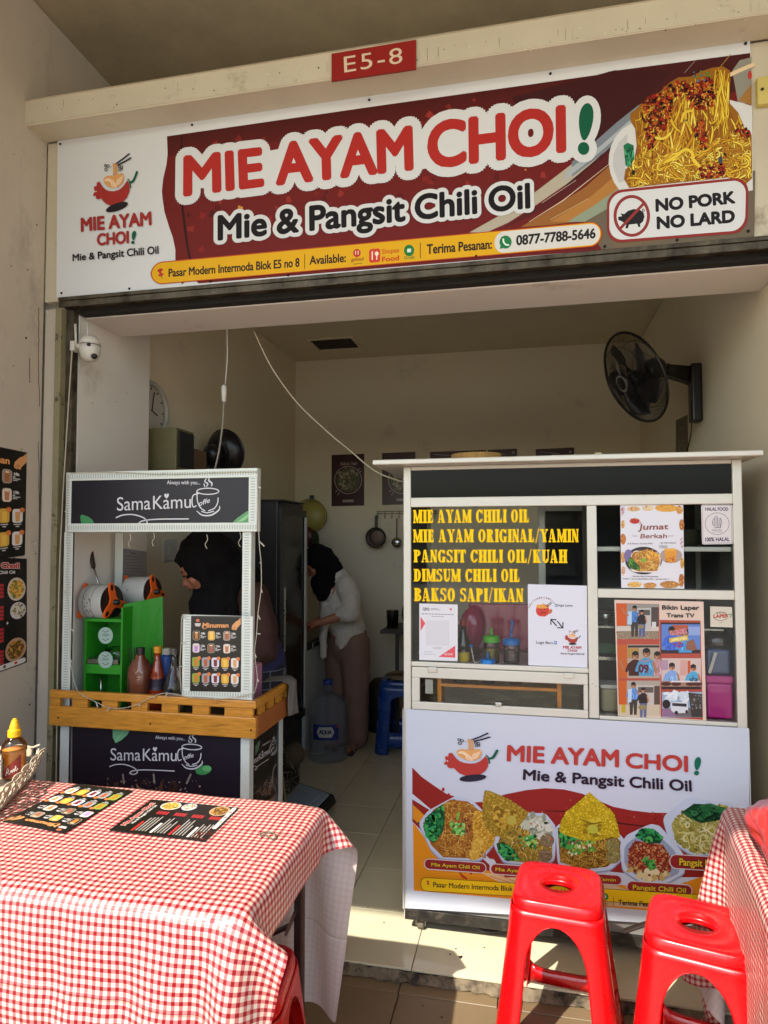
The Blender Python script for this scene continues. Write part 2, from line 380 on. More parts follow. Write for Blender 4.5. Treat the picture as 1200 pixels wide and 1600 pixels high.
mb = MB(); mb.box(-40, 40, -60, 40, -.4, -.075); mb.build('ground', GROUND, kind='structure', origin=(0, 0, 0))
pv = thing('paving', None, None, (0, 1.6, -.075), kind='structure')
MB().box(-1.97, 3.2, -1.0, 2.262, -.075, -.046).build('bedding', GROUT, pv)
def tiles(parent, m, x0, nx, y0, ny, s, z, th, gap, seed):
    rr = random.Random(seed); first = None
    for i in range(nx):
        for j in range(ny):
            cx, cy = x0 + (i + .5) * s, y0 + (j + .5) * s
            if first is None:
                first = MB().box(cx - s / 2 + gap, cx + s / 2 - gap, cy - s / 2 + gap, cy + s / 2 - gap, z - th, z).build('tile', m, parent, bevel=.0015, seg=1); o = first
                base = Vector((cx, cy, z - th / 2))
            else:
                o = first.copy(); COL.objects.link(o); o.location = first.location + Vector((cx, cy, z - th / 2)) - base0
            if first is o: base0 = base.copy(); loc0 = first.location.copy()
            o.location = loc0 + Vector((cx, cy, z - th / 2 + rr.uniform(-.0006, .0006))) - base0; o.rotation_euler = (rr.uniform(-.002, .002), rr.uniform(-.002, .002), 0)
tiles(pv, PAVE, -1.766, 12, 2.262 - 5 * .3335, 5, .3335, -.038, .01, .0022, 3)
for k_ in range(-6, 4):
    x_ = -.101 + .3335 * k_; MB().box(x_ - .3335 + .0022, x_ - .0022, 2.2645, 2.322, -.048, -.0385).build('tile', PAVE, pv, bevel=.0015, seg=1)
MB().box(-1.97, 3.2, 2.2622, 2.334, -.075, -.047).build('bedding', CEM, pv)
fl = thing('shop_floor', None, None, (-.5, 3.8, -.03), kind='structure')
MB().box(-2.2, 1.0, 2.335, 5.8, -.07, -.008).build('bedding', GROUT, fl)
tiles(fl, TILE, -1.735 - .3335, 9, 2.335, 10, .3335, 0, .009, .0013, 4)
k = MB()                                             # broken cement strip between floor and paving
rr = random.Random(8); N = 150
top = [(-1.95 + 2.9 * i / (N - 1), 2.336 - .0025 - abs(rr.gauss(0, .0035)), -.003 - abs(rr.gauss(0, .003))) for i in range(N)]
low = [(-1.95 + 2.9 * i / (N - 1), 2.312 + rr.gauss(0, .004), -.036 + abs(rr.gauss(0, .002))) for i in range(N)]
mid = [(-1.95 + 2.9 * i / (N - 1), 2.324 + rr.gauss(0, .005), -.018 + rr.gauss(0, .006)) for i in range(N)]
k.add(top + mid + low, [(i, i + 1, N + i + 1, N + i) for i in range(N - 1)] + [(N + i, N + i + 1, 2 * N + i + 1, 2 * N + i) for i in range(N - 1)])
k.build('kerb', CEM, kind='structure')

XL = -1.979
def st(name, boxes, m, label, cat, bevel=.004, **kw):
    q = MB()
    for b in boxes: q.box(*b)
    return q.build(name, m, label=label, cat=cat, kind='structure', bevel=bevel, **kw)
st('left_side_wall', [(-2.5, XL, 1.5, 2.385, -.075, 3.74)], PLASTER, 'weathered grey-beige side wall carrying the two black menu posters', 'wall', 0)
st('left_shop_pier', [(-2.5, -1.848, 2.445, 2.98, -.07, 3.2)], WHITEW, 'pale painted pier between shutter rail and shop interior', 'wall', 0)
st('inner_left_wall', [(-2.5, -1.94, 2.985, 5.4, -.07, 3.05)], INNER, 'left inner shop wall with the round clock', 'wall', 0)
st('inner_right_wall', [(.89, 1.4, 2.44, 5.4, -.07, 3.05)], INNER, 'right inner shop wall with the black fan', 'wall', 0)
st('back_wall', [(-2.5, 1.4, 5.403, 5.6, -.07, 3.05)], INNER, 'back wall of the shop with the row of dark posters', 'wall', 0)
st('shop_ceiling', [(-2.5, 1.4, 2.76, 5.6, 3.053, 3.2)], ICEIL, 'dim cream ceiling inside the shop', 'ceiling', 0)
st('outer_ceiling', [(-9, 9, -.62, 3.0, 3.745, 3.9)], CEILM, 'grey-brown concrete ceiling of the arcade above the shops', 'ceiling', 0)
st('upper_wall', [(-9, 9, 2.93, 3.1, 3.2, 3.742)], CEILM, 'shaded upper wall behind the cornice', 'wall', 0)
st('left_upper_wall', [(-2.5, XL - .003, 2.388, 2.925, 3.203, 3.742)], PLASTER, 'dark upper corner wall above the cornice on the left', 'wall', 0)
st('lintel', [(-1.845, .888, 2.47, 2.73, 2.448, 3.2)], WHITEW, 'white lintel over the shop opening with its smooth pale soffit', 'lintel')
st('right_shop_pier', [(.893, 2.6, 2.30, 2.437, -.07, 3.2)], INNER, 'grey-cream pier at the right of the shop opening', 'wall', 0)
st('fascia_board', [(-1.977, 2.6, 2.386, 2.445, 2.50, 3.188)], PLASTER2, 'cream sign fascia that the long banner is nailed on', 'fascia')
# cornice: square beam with a slanting underside down to the fascia
q = MB(); q.prism([(2.258, 3.19), (2.258, 3.288), (2.92, 3.30), (2.92, 3.215), (2.445, 3.215), (2.38, 3.19)], ((XL + .002, 0, 0), (0, 1, 0), (0, 0, 1)), 0, 4.6)
q.build('cornice', PLASTER2, label='stained cream concrete cornice beam above the banner', cat='cornice', kind='structure', bevel=.006)
# shutter rail below the banner
t = thing('shutter_rail', 'grimy dark metal shutter channel running under the banner', 'rail', (-.5, 2.40, 2.45), kind='structure')
MB().box(-1.90, 2.6, 2.372, 2.384, 2.497, 2.512).build('top_lip', RUSTM, t, bevel=.002)
MB().box(-1.90, 2.6, 2.386, 2.468, 2.478, 2.496).build('channel', RUSTM, t, bevel=.002)
MB().box(-1.90, 2.6, 2.376, 2.383, 2.470, 2.4955).build('front_lip', RUSTM, t, bevel=.002)
MB().box(-1.84, .888, 2.425, 2.468, 2.452, 2.4765).build('slot_brush', mat('black_brush', '#1d1912', .95, bump=1, bscale=120), t)
# vertical guide beside the pier
t = thing('shutter_guide', 'chipped green-cream shutter guide standing left of the opening', 'rail', (-1.92, 2.42, 0), kind='structure')
MB().box(-1.972, -1.918, 2.388, 2.405, -.04, 2.47).build('outer_plate', PLASTER, t, bevel=.002)
MB().box(-1.915, -1.888, 2.378, 2.44, -.04, 2.47).build('guide_strip', GUIDE, t, bevel=.002)
MB().box(-1.886, -1.852, 2.41, 2.44, -.04, 2.47).build('dark_slot', RUSTM, t)
# crack / sealing ridge and conduit on side wall
# yellow junction box at the far right of the fascia
q = thing('junction_box', 'small yellowed box fixed on the fascia right of the banner', 'box', (.80, 2.38, 2.98))
MB().box(.776, .90, 2.362, 2.385, 2.955, 3.05).build('cover', mat('yellowed_plastic', '#c9b765', .5, var=.1), q, bevel=.003)
for sx in (.79, .86): MB().lathe([(.005, 0), (.005, .003)], (sx, 2.3615, 3.005), 8, Matrix.Rotation(R(90), 3, 'X')).build('screw', mat('dark_screw', '#2a241c', .5), q)

# unseen row across the lane, added to darken reflections, set low to admit skylight
t = thing('added_opposite_row', None, None, (0, -22, 0), kind='structure'); OW_ = mat('opposite_wall', '#8c8272', .9, var=.1); OD = mat('opposite_shutter', '#4c5052', .6, var=.1); ORF = mat('opposite_roof', '#5a3a30', .8)
MB().box(-14, 14, -23.5, -22.6, -.075, 3.1).build('wall', OW_, t); MB().box(-14.5, 14.5, -22.6, -20.6, 2.9, 3.05).build('canopy', ORF, t)
for k in range(8): MB().box(-13.8 + k * 3.6, -13.4 + k * 3.6, -22.0, -21.6, -.07, 2.898).build('column', OW_, t)
for k in range(7): MB().box(-13 + k * 3.6, -10.4 + k * 3.6, -22.598, -22.55, -.07, 2.5).build('shutter', OD, t)
# ------------------------------------------------------------------ logos used on several prints
RED, INK, GRN, YEL = '#a3322c', '#241f24', '#0f5a40', '#efb61a'
def logo(A, red=RED, ink=INK):
    """rooster bowl, drawn in the pixels of the banner's own crop"""
    A.line([(582, 325), (640, 285), (700, 236)], 13, ink); A.line([(602, 335), (660, 305), (715, 272)], 13, ink)
    for cx, cy, r in ((490, 340, 10), (512, 345, 11), (494, 375, 12), (612, 350, 9), (633, 352, 10), (618, 378, 10), (634, 372, 8)): A.ring(cx, cy, r, r * 1.1, 6, ink, 12)
    A.ell(540, 352, 4, 4, ink, 8)
    heart = [(470, 472), (478, 450), (505, 432), (545, 428), (575, 440), (605, 415), (640, 408), (656, 425), (655, 460), (640, 500), (605, 530), (560, 542), (520, 530), (485, 505)]
    A.poly(heart, '#dba060')
    for k in range(5):
        A.line([(480 + 6 * k, 478 - 2 * k), (510 + 8 * k, 455 + 9 * k), (550, 470 + 14 * k), (575 + 5 * k, 500 + 9 * k)], 5, '#f3dfc2', cap=False, smooth=4)
        A.line([(650 - 6 * k, 430 + 16 * k), (615 - 4 * k, 455 + 14 * k), (590 - 3 * k, 470 + 12 * k)], 5, '#f3dfc2', cap=False, smooth=4)
    for dx in (0, 14, 28): A.line([(558 + dx, 322 + dx * .2), (562 + dx, 370), (563 + dx, 435)], 10, '#dba060', smooth=3)
    A.poly([(455, 512), (470, 535), (495, 557), (530, 568), (570, 568), (610, 556), (645, 530), (668, 495), (685, 470), (697, 490), (705, 530), (702, 575), (685, 620), (655, 655), (615, 685), (570, 697), (528, 694), (492, 680), (468, 655), (452, 632), (430, 642), (408, 636), (400, 608), (378, 612), (384, 588), (396, 572), (386, 545), (390, 526), (412, 522), (410, 500), (422, 485), (440, 484), (446, 498)], red)
    A.ell(405, 571, 6, 6, '#e8e0d8', 10)
    A.line([(690, 462), (706, 485), (714, 538)], 11, GRN, smooth=4); A.line([(708, 492), (735, 480), (755, 440), (770, 398)], 20, GRN, smooth=5)
    A.ell(592, 710, 104, 34, ink, 28, -19)
def exclaim(A, cx, y0, y1, w, c=GRN, slant=.1, out=None, ow=0):
    """drop-shaped exclamation mark between y0 (top) and y1 (bottom)"""
    h = y1 - y0
    def drop(g, col):
        P = []
        for k in range(24):
            a = 2 * math.pi * k / 24; yy = y0 + h * .36 - h * .36 * math.cos(a); ww = (w / 2) * (1 - .38 * ((yy - y0) / (h * .72))) * 1.08
            sx = math.sin(a); P.append((cx + slant * (y0 + h * .4 - yy) + (ww + g) * sx, yy + (-g if math.cos(a) > 0 else g) * abs(math.cos(a))))
        A.poly(P, col); A.ell(cx - slant * h * .45, y1 - h * .125, w * .36 + g, h * .125 + g, col, 20)
    if out: drop(ow, out)
    drop(0, c)
def affine(src, dst):
    """2x3 map taking three source points to three target points"""
    S = np.array([[*p, 1] for p in src], float); M = np.linalg.solve(S, np.array(dst, float)); return (M[:2].T.tolist(), M[2].tolist())
def pin(A, x, y, s, c='#b5342c'):
    A.ell(x, y - s * .5, s * .55, s * .3, c, 12, -20); A.line([(x - .05 * s, y - s * .3), (x + s * .1, y + s * .2)], s * .45, c); A.ell(x + s * .15, y + s * .35, s * .55, s * .25, c, 12, -20); A.line([(x + s * .2, y + s * .4), (x + s * .35, y + s)], s * .12, '#5a3a36')
# ------------------------------------------------------------------ the long banner
VINYL = mat('white_vinyl', '#d4d6d6', .5, bump=.1, bscale=6)
YB = 2.382
A = Art(FY(YB)); W1 = '#d6d8d8'; t = []
A.poly([(90, 218), (1172, 60), (1178, 372), (88, 465)], W1)
A.poly([(261, 213), (600, 164), (900, 122), (1172, 83), (1178, 372), (800, 402), (311, 443), (274, 412), (274, 390), (270, 371), (264, 354), (257, 331), (254, 310), (253, 298), (255, 279), (260, 258), (262, 240)], '#6d1c1a')
# darker top band, shaded red flames
A.quad((262, 245), (1150, 120), (1172, 83), (261, 213), '#5a1815', col2='#4a1514')
A.poly([(283, 211), (279, 290), (290, 380), (296, 409), (300, 409), (294, 380), (283, 290), (286, 211)], '#35100f')
A.poly([(274, 412), (311, 444), (275, 448)], W1); A.poly([(279, 412), (300, 430), (284, 445)], '#7d2320')
rr = random.Random(21)
for _ in range(115):
    x = rr.uniform(285, 860); y = rr.uniform(0, 1); yy = (228 - (x - 261) * .145) + y * 170; s = rr.uniform(3, 13); a = rr.uniform(0, 6.28)
    c = rr.choice(['#86231f', '#7d1d1a', '#93302a', '#5a1614', '#4f1413', '#8b2a22', '#7a2420'] + (['#c98b3d'] if rr.random() < .25 else []))
    A.poly([(x, yy), (x + s * math.cos(a), yy + s * math.sin(a)), (x + s * 1.1 * math.cos(a + .9), yy + s * math.sin(a + .9) * 1.1), (x + s * .5 * math.cos(a + 1.7), yy + s * .5 * math.sin(a + 1.7))], c)
A.poly([(950, 112), (1172, 83), (1173, 130), (960, 240), (880, 300)], '#451718')
A.poly([(800, 152), (960, 110), (1050, 110), (960, 215), (900, 230), (820, 190)], '#3d1416')
# swooshes
A.crop(3, 560, 80)
A.poly([(520, 850), (680, 760), (830, 660), (980, 545), (1130, 430), (1210, 335), (1260, 300), (1350, 300), (1210, 420), (1100, 520), (980, 620), (820, 730), (700, 805), (600, 850)], '#b4ab98')
A.poly([(1000, 520), (1210, 335), (1310, 255), (1400, 215), (1300, 330), (1160, 470), (1000, 590)], '#7a838c')
A.poly([(980, 560), (1140, 440), (1300, 300), (1280, 345), (1100, 500), (960, 610)], '#a8b0b4')
A.poly([(680, 830), (760, 775), (860, 712), (1015, 605), (1215, 440), (1380, 250), (1390, 290), (1220, 490), (1030, 645), (880, 740), (780, 785)], '#551a1a')
A.poly([(760, 825), (880, 755), (1060, 640), (1230, 490), (1400, 330), (1400, 640), (1100, 790), (900, 815)], '#97612e')
A.poly([(900, 800), (1080, 690), (1230, 560), (1400, 420), (1400, 520), (1200, 680), (1000, 800)], '#b07a3c')
A.poly([(980, 800), (1110, 720), (1250, 620), (1400, 540), (1400, 600), (1200, 740), (1060, 800)], '#8f9a82')
A.poly([(1060, 800), (1200, 720), (1400, 600), (1860, 560), (1855, 876), (1140, 930)], '#6c604f')
A.poly([(1180, 860), (1300, 740), (1420, 700), (1500, 880), (1200, 925)], '#75624a')
A.line([(800, 800), (960, 700), (1200, 510)], 4, '#d8cdb0', taper=True); A.line([(900, 790), (1080, 690)], 5, '#c9b27e', taper=True); A.line([(860, 712), (1020, 605)], 4, '#cfc6b4', taper=True)
A.crop(4.2857, 920, 50)
A.line([(640, 275), (715, 190)], 5, '#b7a89a', taper=True); A.line([(880, 235), (950, 150)], 10, '#a8843c', taper=True)
A.poly([(960, 260), (1010, 190), (1088, 170), (1090, 480), (1000, 480)], '#8e8c80'); A.poly([(1000, 460), (1088, 350), (1090, 490)], '#a2733a')
A.poly([(133, 880), (136, 820), (150, 760), (180, 700), (225, 650), (290, 610), (400, 560), (940, 455), (1040, 480), (1092, 495), (1098, 1060), (1000, 1080), (205, 1060), (170, 1010), (145, 950)], '#d4d4d2')
A.poly([(160, 900), (165, 820), (200, 740), (260, 680), (240, 1000), (200, 1010)], '#bfc0c0')
A.line([(1100, 220), (1000, 262), (940, 290)], 26, '#e3c9a0'); A.ell(1078, 290, 14, 30, '#b83a34')
A.crop(4.2857, 920, 50); A.poly([(232, 760), (260, 742), (300, 760), (305, 880), (270, 920), (245, 890)], '#1f6f4c'); A.strands([(232, 760), (260, 742), (300, 760), (305, 880), (270, 920), (245, 890)], 26, ['#3c9a6a', '#0e4a34', '#57b07e'], 7, 60, 1.4, .1, .3)
NM = [(275, 550), (320, 515), (345, 485), (400, 445), (480, 400), (540, 340), (600, 305), (680, 300), (760, 262), (830, 240), (900, 232), (945, 260), (948, 330), (938, 400), (945, 480), (1000, 540), (1040, 640), (1090, 690), (1094, 980), (1050, 1020), (930, 975), (600, 1010), (270, 1045), (235, 985), (245, 920), (300, 880), (320, 760), (310, 650), (280, 600)]
A.poly(NM, '#96601a')
YN = ['#cf9f26', '#d9b030', '#e6c63c', '#b98720', '#a86e1c', '#8d5518', '#e9d156', '#c4921f', '#9a5a1c']
A.strands(NM, 420, YN, 11, 150, 1.55, .10, .25, edge='#6d3d10')
A.strands([(520, 420), (700, 380), (730, 700), (700, 900), (450, 960), (330, 860), (330, 700)], 60, ['#dcb535', '#c28a20', '#efd75a', '#b87a22'], 15, 260, 1.75, .09, .2, edge='#7a4612')
A.strands([(850, 250), (940, 260), (930, 600), (850, 640), (800, 500)], 55, ['#e3c233', '#efd650', '#cf9f26', '#d8b030'], 13, 230, 1.55, .04, .08, edge='#8a5a16')
LOWN = [(240, 990), (300, 850), (480, 820), (700, 800), (960, 660), (1090, 740), (1094, 980), (1040, 1015), (930, 975), (600, 1010), (270, 1045)]
A.strands(LOWN, 260, ['#dcae2e', '#efd24a', '#c08a22', '#f0dc68', '#b07a22'], 11, 150, None, .34, .6, edge='#74430f')
A.line([(480, 880), (560, 850), (640, 790), (690, 810), (700, 860), (740, 900)], 20, '#e8c940', smooth=5); A.line([(470, 900), (560, 800), (620, 700)], 16, '#c9952a', smooth=5)
A.line([(440, 710), (500, 715), (545, 680)], 16, '#e8cf50', smooth=5); A.line([(620, 600), (640, 545), (690, 530), (700, 560)], 16, '#e3c23c', smooth=5)
for reg, n in (([(340, 520), (370, 460), (480, 410), (560, 330), (650, 330), (700, 400), (560, 440), (540, 620), (460, 680), (380, 640)], 210), ([(650, 420), (700, 340), (800, 300), (840, 350), (850, 440), (820, 500), (740, 520), (680, 500)], 150), ([(700, 620), (760, 590), (800, 760), (760, 800), (710, 700)], 60), ([(380, 650), (440, 680), (430, 800), (400, 780)], 40), ([(740, 920), (860, 880), (920, 900), (900, 965), (760, 980)], 60), ([(980, 600), (1060, 640), (1080, 700), (1000, 720)], 20)):
    A.bits(reg, n, ['#5c130f', '#7a1c12', '#3a0d0c', '#931f14', '#240a0a', '#b3541c', '#a02a16', '#4a0f10'], 7, 22); A.bits(reg, n // 3, ['#c9761f', '#d49a35', '#a83217', '#e0a947'], 4, 10)
A.bits([(700, 260), (800, 270), (820, 300), (700, 370)], 14, ['#3f7f73', '#4f6f8f', '#4d8a3c'], 5, 11); A.bits(NM, 40, ['#2d5a2c', '#4d7a2c', '#6d1c10', '#b8561c'], 4, 9)
A.ell(298, 943, 12, 18, '#1f2a10'); A.ell(880, 860, 14, 24, '#3a4656')
# NO PORK NO LARD badge
A.crop(2, 600, 0)
A.quad((697, 762), (1135, 728), (1139, 553), (697, 598), '#8f2f2d', r=46); A.quad((704, 753), (1127, 720), (1131, 562), (704, 606), W1, r=42)
A.crop(4.2857, 920, 50)
A.poly([(197, 1262), (196, 1240), (222, 1236), (212, 1216), (236, 1222), (262, 1200), (300, 1188), (340, 1192), (366, 1212), (372, 1240), (362, 1272), (342, 1288), (345, 1308), (332, 1308), (322, 1286), (268, 1292), (262, 1316), (244, 1318), (250, 1288), (228, 1276), (216, 1268)], '#211d20')
A.ring(364, 1196, 7, 9, 5, '#211d20', 12); A.ring(287, 1234, 112, 130, 21, '#8f3432', 40); A.line([(212, 1316), (368, 1150)], 19, '#8f3432', cap=False)
A.text('NO PORK', (446, 1208), (982, 1150), (976, 1066), (444, 1121), '#1d1a1d', .07); A.text('NO LARD', (454, 1325), (978, 1278), (976, 1191), (452, 1239), '#1d1a1d', .07)
# main title
def tx(sc, ox, oy, *a, **kw): A.crop(sc, ox, oy); A.text(*a, **kw)
WDS = (('MIE', (286.5, 308.5), (414, 292.5), (410.5, 230), (287, 244)), ('AYAM', (431, 291.5), (647, 267), (645, 196), (429, 225)), ('CHOI', (668, 266), (885, 239), (884, 164), (667, 192)))
A.crop()
for wd, bl, br, tr, tl in WDS: A.text(wd, bl, br, tr, tl, W1, .052, W1, .20, only='out'); A.ell(703, 229, 17, 20, W1)
exclaim(A, 915, 162, 243, 25, GRN, .09, W1, 12)
A.poly([(400, 240), (445, 232), (450, 292), (405, 300)], W1); A.poly([(640, 205), (680, 200), (680, 262), (640, 268)], W1)
A.z += 2e-5
for wd, bl, br, tr, tl in WDS: A.text(wd, bl, br, tr, tl, '#b02c26', .052)
exclaim(A, 915, 162, 243, 25, GRN, .09)
A.text('Mie & Pangsit Chili Oil', (340.5, 377), (829, 326.5), (828, 286), (340.5, 337), '#141114', .045, W1, .155)
# yellow bar
A.quad((236, 446), (941, 385), (941, 346), (236, 411), '#b8481e', r=19); A.quad((238, 444.5), (939, 383.5), (939, 347.5), (238, 412.5), '#e0ab17', r=17)
A.quad((773, 397), (937, 382), (937, 349.5), (773, 363.5), '#d8d6d0', r=15)
pin(A, 251, 427, 8.5)
A.text('Pasar Modern Intermoda Blok E5 no 8', (264, 433.5), (468.5, 417.5), (468.5, 403.5), (264, 420.5), '#2a2018', .035)
A.line([(476.5, 421), (476.5, 398)], 1.2, '#6b5220', cap=False); A.text('Available:', (484, 414.5), (541, 410), (541, 396.5), (484, 400.5), '#2a2018', .035)
A.ell(558, 396, 6, 6.4, '#c0342a'); A.line([(556, 393), (556, 398)], 1.3, '#efe3c8'); A.line([(560, 393), (560, 398)], 1.3, '#efe3c8'); A.text('gofood', (549, 409), (568.5, 407.4), (568.5, 402), (549, 403.6), '#7a2018', .02); A.line([(552, 413.5), (566, 412)], 1, '#4a6a2a', cap=False)
A.quad((577, 411.5), (594.5, 410), (594.5, 388.5), (577, 390), '#cf4030', r=4); A.line([(582, 394), (582, 406)], 2, '#f0e6d0'); A.ell(589, 397, 3, 3.4, '#f0e6d0'); A.line([(589, 397), (589, 406)], 1.6, '#f0e6d0')
A.text('Shopee', (597, 397.5), (624, 395), (624, 387.5), (597, 390), '#c8501e', .02); A.text('Food', (597, 410), (624, 407.5), (624, 399.5), (597, 402), '#c8401e', .05)
A.ell(639.5, 392, 8, 9, '#1f7a3c'); A.quad((636.5, 395), (642.5, 394.5), (642.5, 389), (636.5, 389.5), '#dfeadf'); A.text('Grab', (631.5, 406), (648, 404.5), (648, 399.5), (631.5, 401), '#2a7a34', .02)
A.line([(657, 404), (657, 380)], 1.2, '#6b5220', cap=False); A.text('Terima Pesanan:', (667, 398), (769, 389.5), (768.5, 374.5), (667, 382.5), '#2a2018', .035)
A.ell(790, 379, 9.5, 10.2, '#1b7a45'); A.poly([(782, 384), (781, 389.5), (788, 388)], '#1b7a45'); A.line([(786.5, 374.5), (787, 379), (790.5, 383), (794.5, 383.5)], 2.6, '#e4ede4', smooth=3)
A.text('0877-7788-5646', (806.5, 384.5), (930.5, 373), (930.5, 357), (806.5, 368.5), '#26221f', .045)
# logo block at left
A.crop(5.7143, 80, 200); logo(A)
A.text('MIE AYAM', (270, 932), (902, 872), (898, 748), (268, 806), '#9e2f2c', .05); A.text('CHOI', (413, 1056), (700, 1034), (698, 920), (412, 948), '#9e2f2c', .05); exclaim(A, 742, 922, 1040, 42, GRN, .15)
A.text('Mie & Pangsit Chili Oil', (196, 1193), (965, 1126), (962, 1055), (196, 1130), '#1d1a1d', .03)
A.crop()
Q = A.xf([(90, 218), (1172, 60), (1178, 372), (88, 465)]); bm_ = MB(); bm_.prism([tuple(q) for q in Q], (A.o, A.ex, A.ey), -.002, 1.2e-4)
ban = bm_.build('shop_banner', VINYL, label='long white and red vinyl banner reading MIE AYAM CHOI! across the shopfront', cat='banner')
A.build('printed_artwork', MATS['print_vinyl'], ban)
RIV = mat('dark_nail', '#1c1815', .4, .6)
for i, (u, v) in enumerate([(94, 225), (96, 458), (202, 451), (329, 440), (450, 430), (577, 156), (744, 400), (945, 385), (1058, 375), (1169, 361), (1168, 208), (1165, 68), (860, 115), (300, 195)]):
    p = at_y(u, v, YB - .0018); MB().lathe([(.0052, 0), (.0042, .0025), (.0015, .0035)], (p.x, YB - .0016, p.z), 10, Matrix.Rotation(R(90), 3, 'X')).build('nail', RIV, ban, smooth=True)
# unit number plate on the cornice
A = Art(FY(2.2515)); o = sheet('unit_number_sign', 'red plate reading E5-8 fixed on the cornice', 'sign', A.poly([(518, 84), (650, 62), (650, 108), (518, 127)], '#8e1c18').text('E5-8', (538, 113.5), (629, 98), (628, 74), (537, 89), '#d8c4a8', 0, space=1.15), [(518, 84), (650, 62), (650, 108), (518, 127)], mat('red_acrylic', '#7a1815', .3), .006)
# ------------------------------------------------------------------ the food cart
ALU = mat('cream_aluminium', '#cfcdc0', .38, .15, var=.05, vscale=9, bump=.05)
ALU2 = mat('raw_aluminium', '#9d9c92', .3, .9, var=.08)
GLS = glass_mat('cart_glass', (.96, .97, .96), .02, .32)
DARKG = mat('black_tinted_panel', '#0b0c0e', .12, spec=.12)
BLKP = mat('black_plastic', '#1b191a', .4)
FC = thing('food_cart', 'tall cream aluminium food cart with glass windows, noodle banner and small wheels', 'food cart', (.14, 2.85, 0))
Y0, Y1 = 2.55, 3.12
def bx(name, x0, x1, z0, z1, y0=Y0, y1=Y0 + .03, m=ALU, par=None, bevel=.003, **kw):
    return MB().box(x0, x1, y0, y1, z0, z1).build(name, m, par or FC, bevel=bevel, **kw)
for x0, x1 in ((-.466, -.437), (.726, .757)):
    bx('post', x0, x1, .05, 1.786, Y0, Y0 + .03); bx('post', x0, x1, .05, 1.786, Y1 - .03, Y1)
bx('roof_panel', -.572, .802, 1.7875, 1.8065, 2.465, 3.2, bevel=.004)
bx('top_rail', -.4368, .7258, 1.772, 1.7868, Y0 + .004, Y0 + .026)
bx('rail', -.4368, .7258, 1.627, 1.664)
bx('top_panel', -.4366, .7256, 1.6645, 1.7715, Y0 + .012, Y0 + .018, DARKG, bevel=0)
bx('middle_post', .226, .261, .845, 1.6265, Y0 + .0012, Y0 + .03)
bx('rail', .2615, .7258, 1.286, 1.319, Y0 + .001); bx('sill', .2615, .7258, .842, .8565, Y0 + .001)
bx('shelf_edge', .2615, .7258, 1.456, 1.474, Y0 + .03, Y0 + .045); bx('shelf', .2615, .7258, 1.459, 1.471, Y0 + .046, Y1 - .031, ALU2, bevel=0)
bx('rail', -.4365, .2255, 1.008, 1.026, Y0 + .001)
# hinged flap below the big window
fp = bx('flap_window', -.434, .2225, .966, 1.006, Y0 - .004, Y0 + .012)
bx('frame', -.434, .2225, .844, .874, Y0 - .004, Y0 + .012, par=fp); bx('frame', -.434, -.402, .8742, .9658, Y0 - .004, Y0 + .012, par=fp); bx('frame', .206, .2225, .8742, .9658, Y0 - .004, Y0 + .012, par=fp)
bx('pane', -.4018, .2058, .8743, .9657, Y0 + .003, Y0 + .006, GLS, fp, 0)
STEEL = mat('bright_steel', '#b9b8b2', .22, 1.)
for hx in (-.352, .155): bx('hinge', hx - .017, hx + .017, .988, 1.008, Y0 - .009, Y0 - .0045, STEEL, fp, .001)
bx('latch', -.115, -.09, .874, .888, Y0 - .012, Y0 - .0045, STEEL, fp, .002)
# panes
bx('pane', -.4365, .2255, 1.0262, 1.6268, Y0 + .012, Y0 + .016, GLS, bevel=0); bx('pane', .2615, .7256, 1.3192, 1.6268, Y0 + .012, Y0 + .016, GLS, bevel=0); bx('pane', .2615, .7256, .8567, 1.2858, Y0 + .012, Y0 + .016, GLS, bevel=0)
# body, sides, back
SIDE = mat('grey_acp_panel', '#8d8b84', .45, .1, var=.05)
bx('side_panel', -.462, -.456, .09, .84, Y0 + .0305, Y1 - .0305, SIDE, bevel=0); bx('side_panel', .745, .751, .09, 1.77, Y0 + .0305, Y1 - .0305, SIDE, bevel=0)
bx('side_pane', -.455, -.451, .842, 1.77, Y0 + .0305, Y1 - .0305, GLS, bevel=0)
bx('front_panel', -.4365, .7255, .05, .8415, Y0 + .008, Y0 + .02, SIDE, bevel=0)
bx('base_frame', -.462, .752, .048, .0875, Y0 - .004, Y0 + .0075, mat('dark_angle_iron', '#3a3733', .5, .6, var=.3, vscale=20, dirt='#6b6255', dscale=20), bevel=.002)
bx('base_panel', -.45, .74, .05, .066, Y0 + .0205, Y1 - .031, BLKP, bevel=0)
bx('counter', -.45, .2255, 1.008, 1.02, Y0 + .0305, Y1 - .031, ALU2, bevel=0); bx('counter', -.45, .7, .846, .858, Y0 + .0305, Y1 - .031, ALU2, bevel=0)
bx('divider', .24, .246, .86, 1.77, Y0 + .031, Y1 - .031, SIDE, bevel=0)
bx('back_rail', -.436, .725, 1.66, 1.76, Y1 - .03, Y1 - .005, ALU); bx('back_panel', .262, .725, .86, 1.655, Y1 - .025, Y1 - .015, mat('dim_back_panel', '#55534a', .5), bevel=0)
# aluminium framed hatch seen through the big window
hx0, hx1, hz0, hz1 = .055, .236, 1.27, 1.655
fr = bx('hatch', hx0, hx0 + .03, hz0, hz1, 2.86, 2.885)
bx('frame', hx0 + .0302, hx1, hz0, hz0 + .035, 2.86, 2.885, par=fr); bx('frame', hx0 + .0302, hx1, hz1 - .035, hz1, 2.86, 2.885, par=fr); bx('pane', hx0 + .0302, hx1, hz0 + .0352, hz1 - .0352, 2.87, 2.874, mat('smoked_glass', '#23221f', .1), fr, 0)
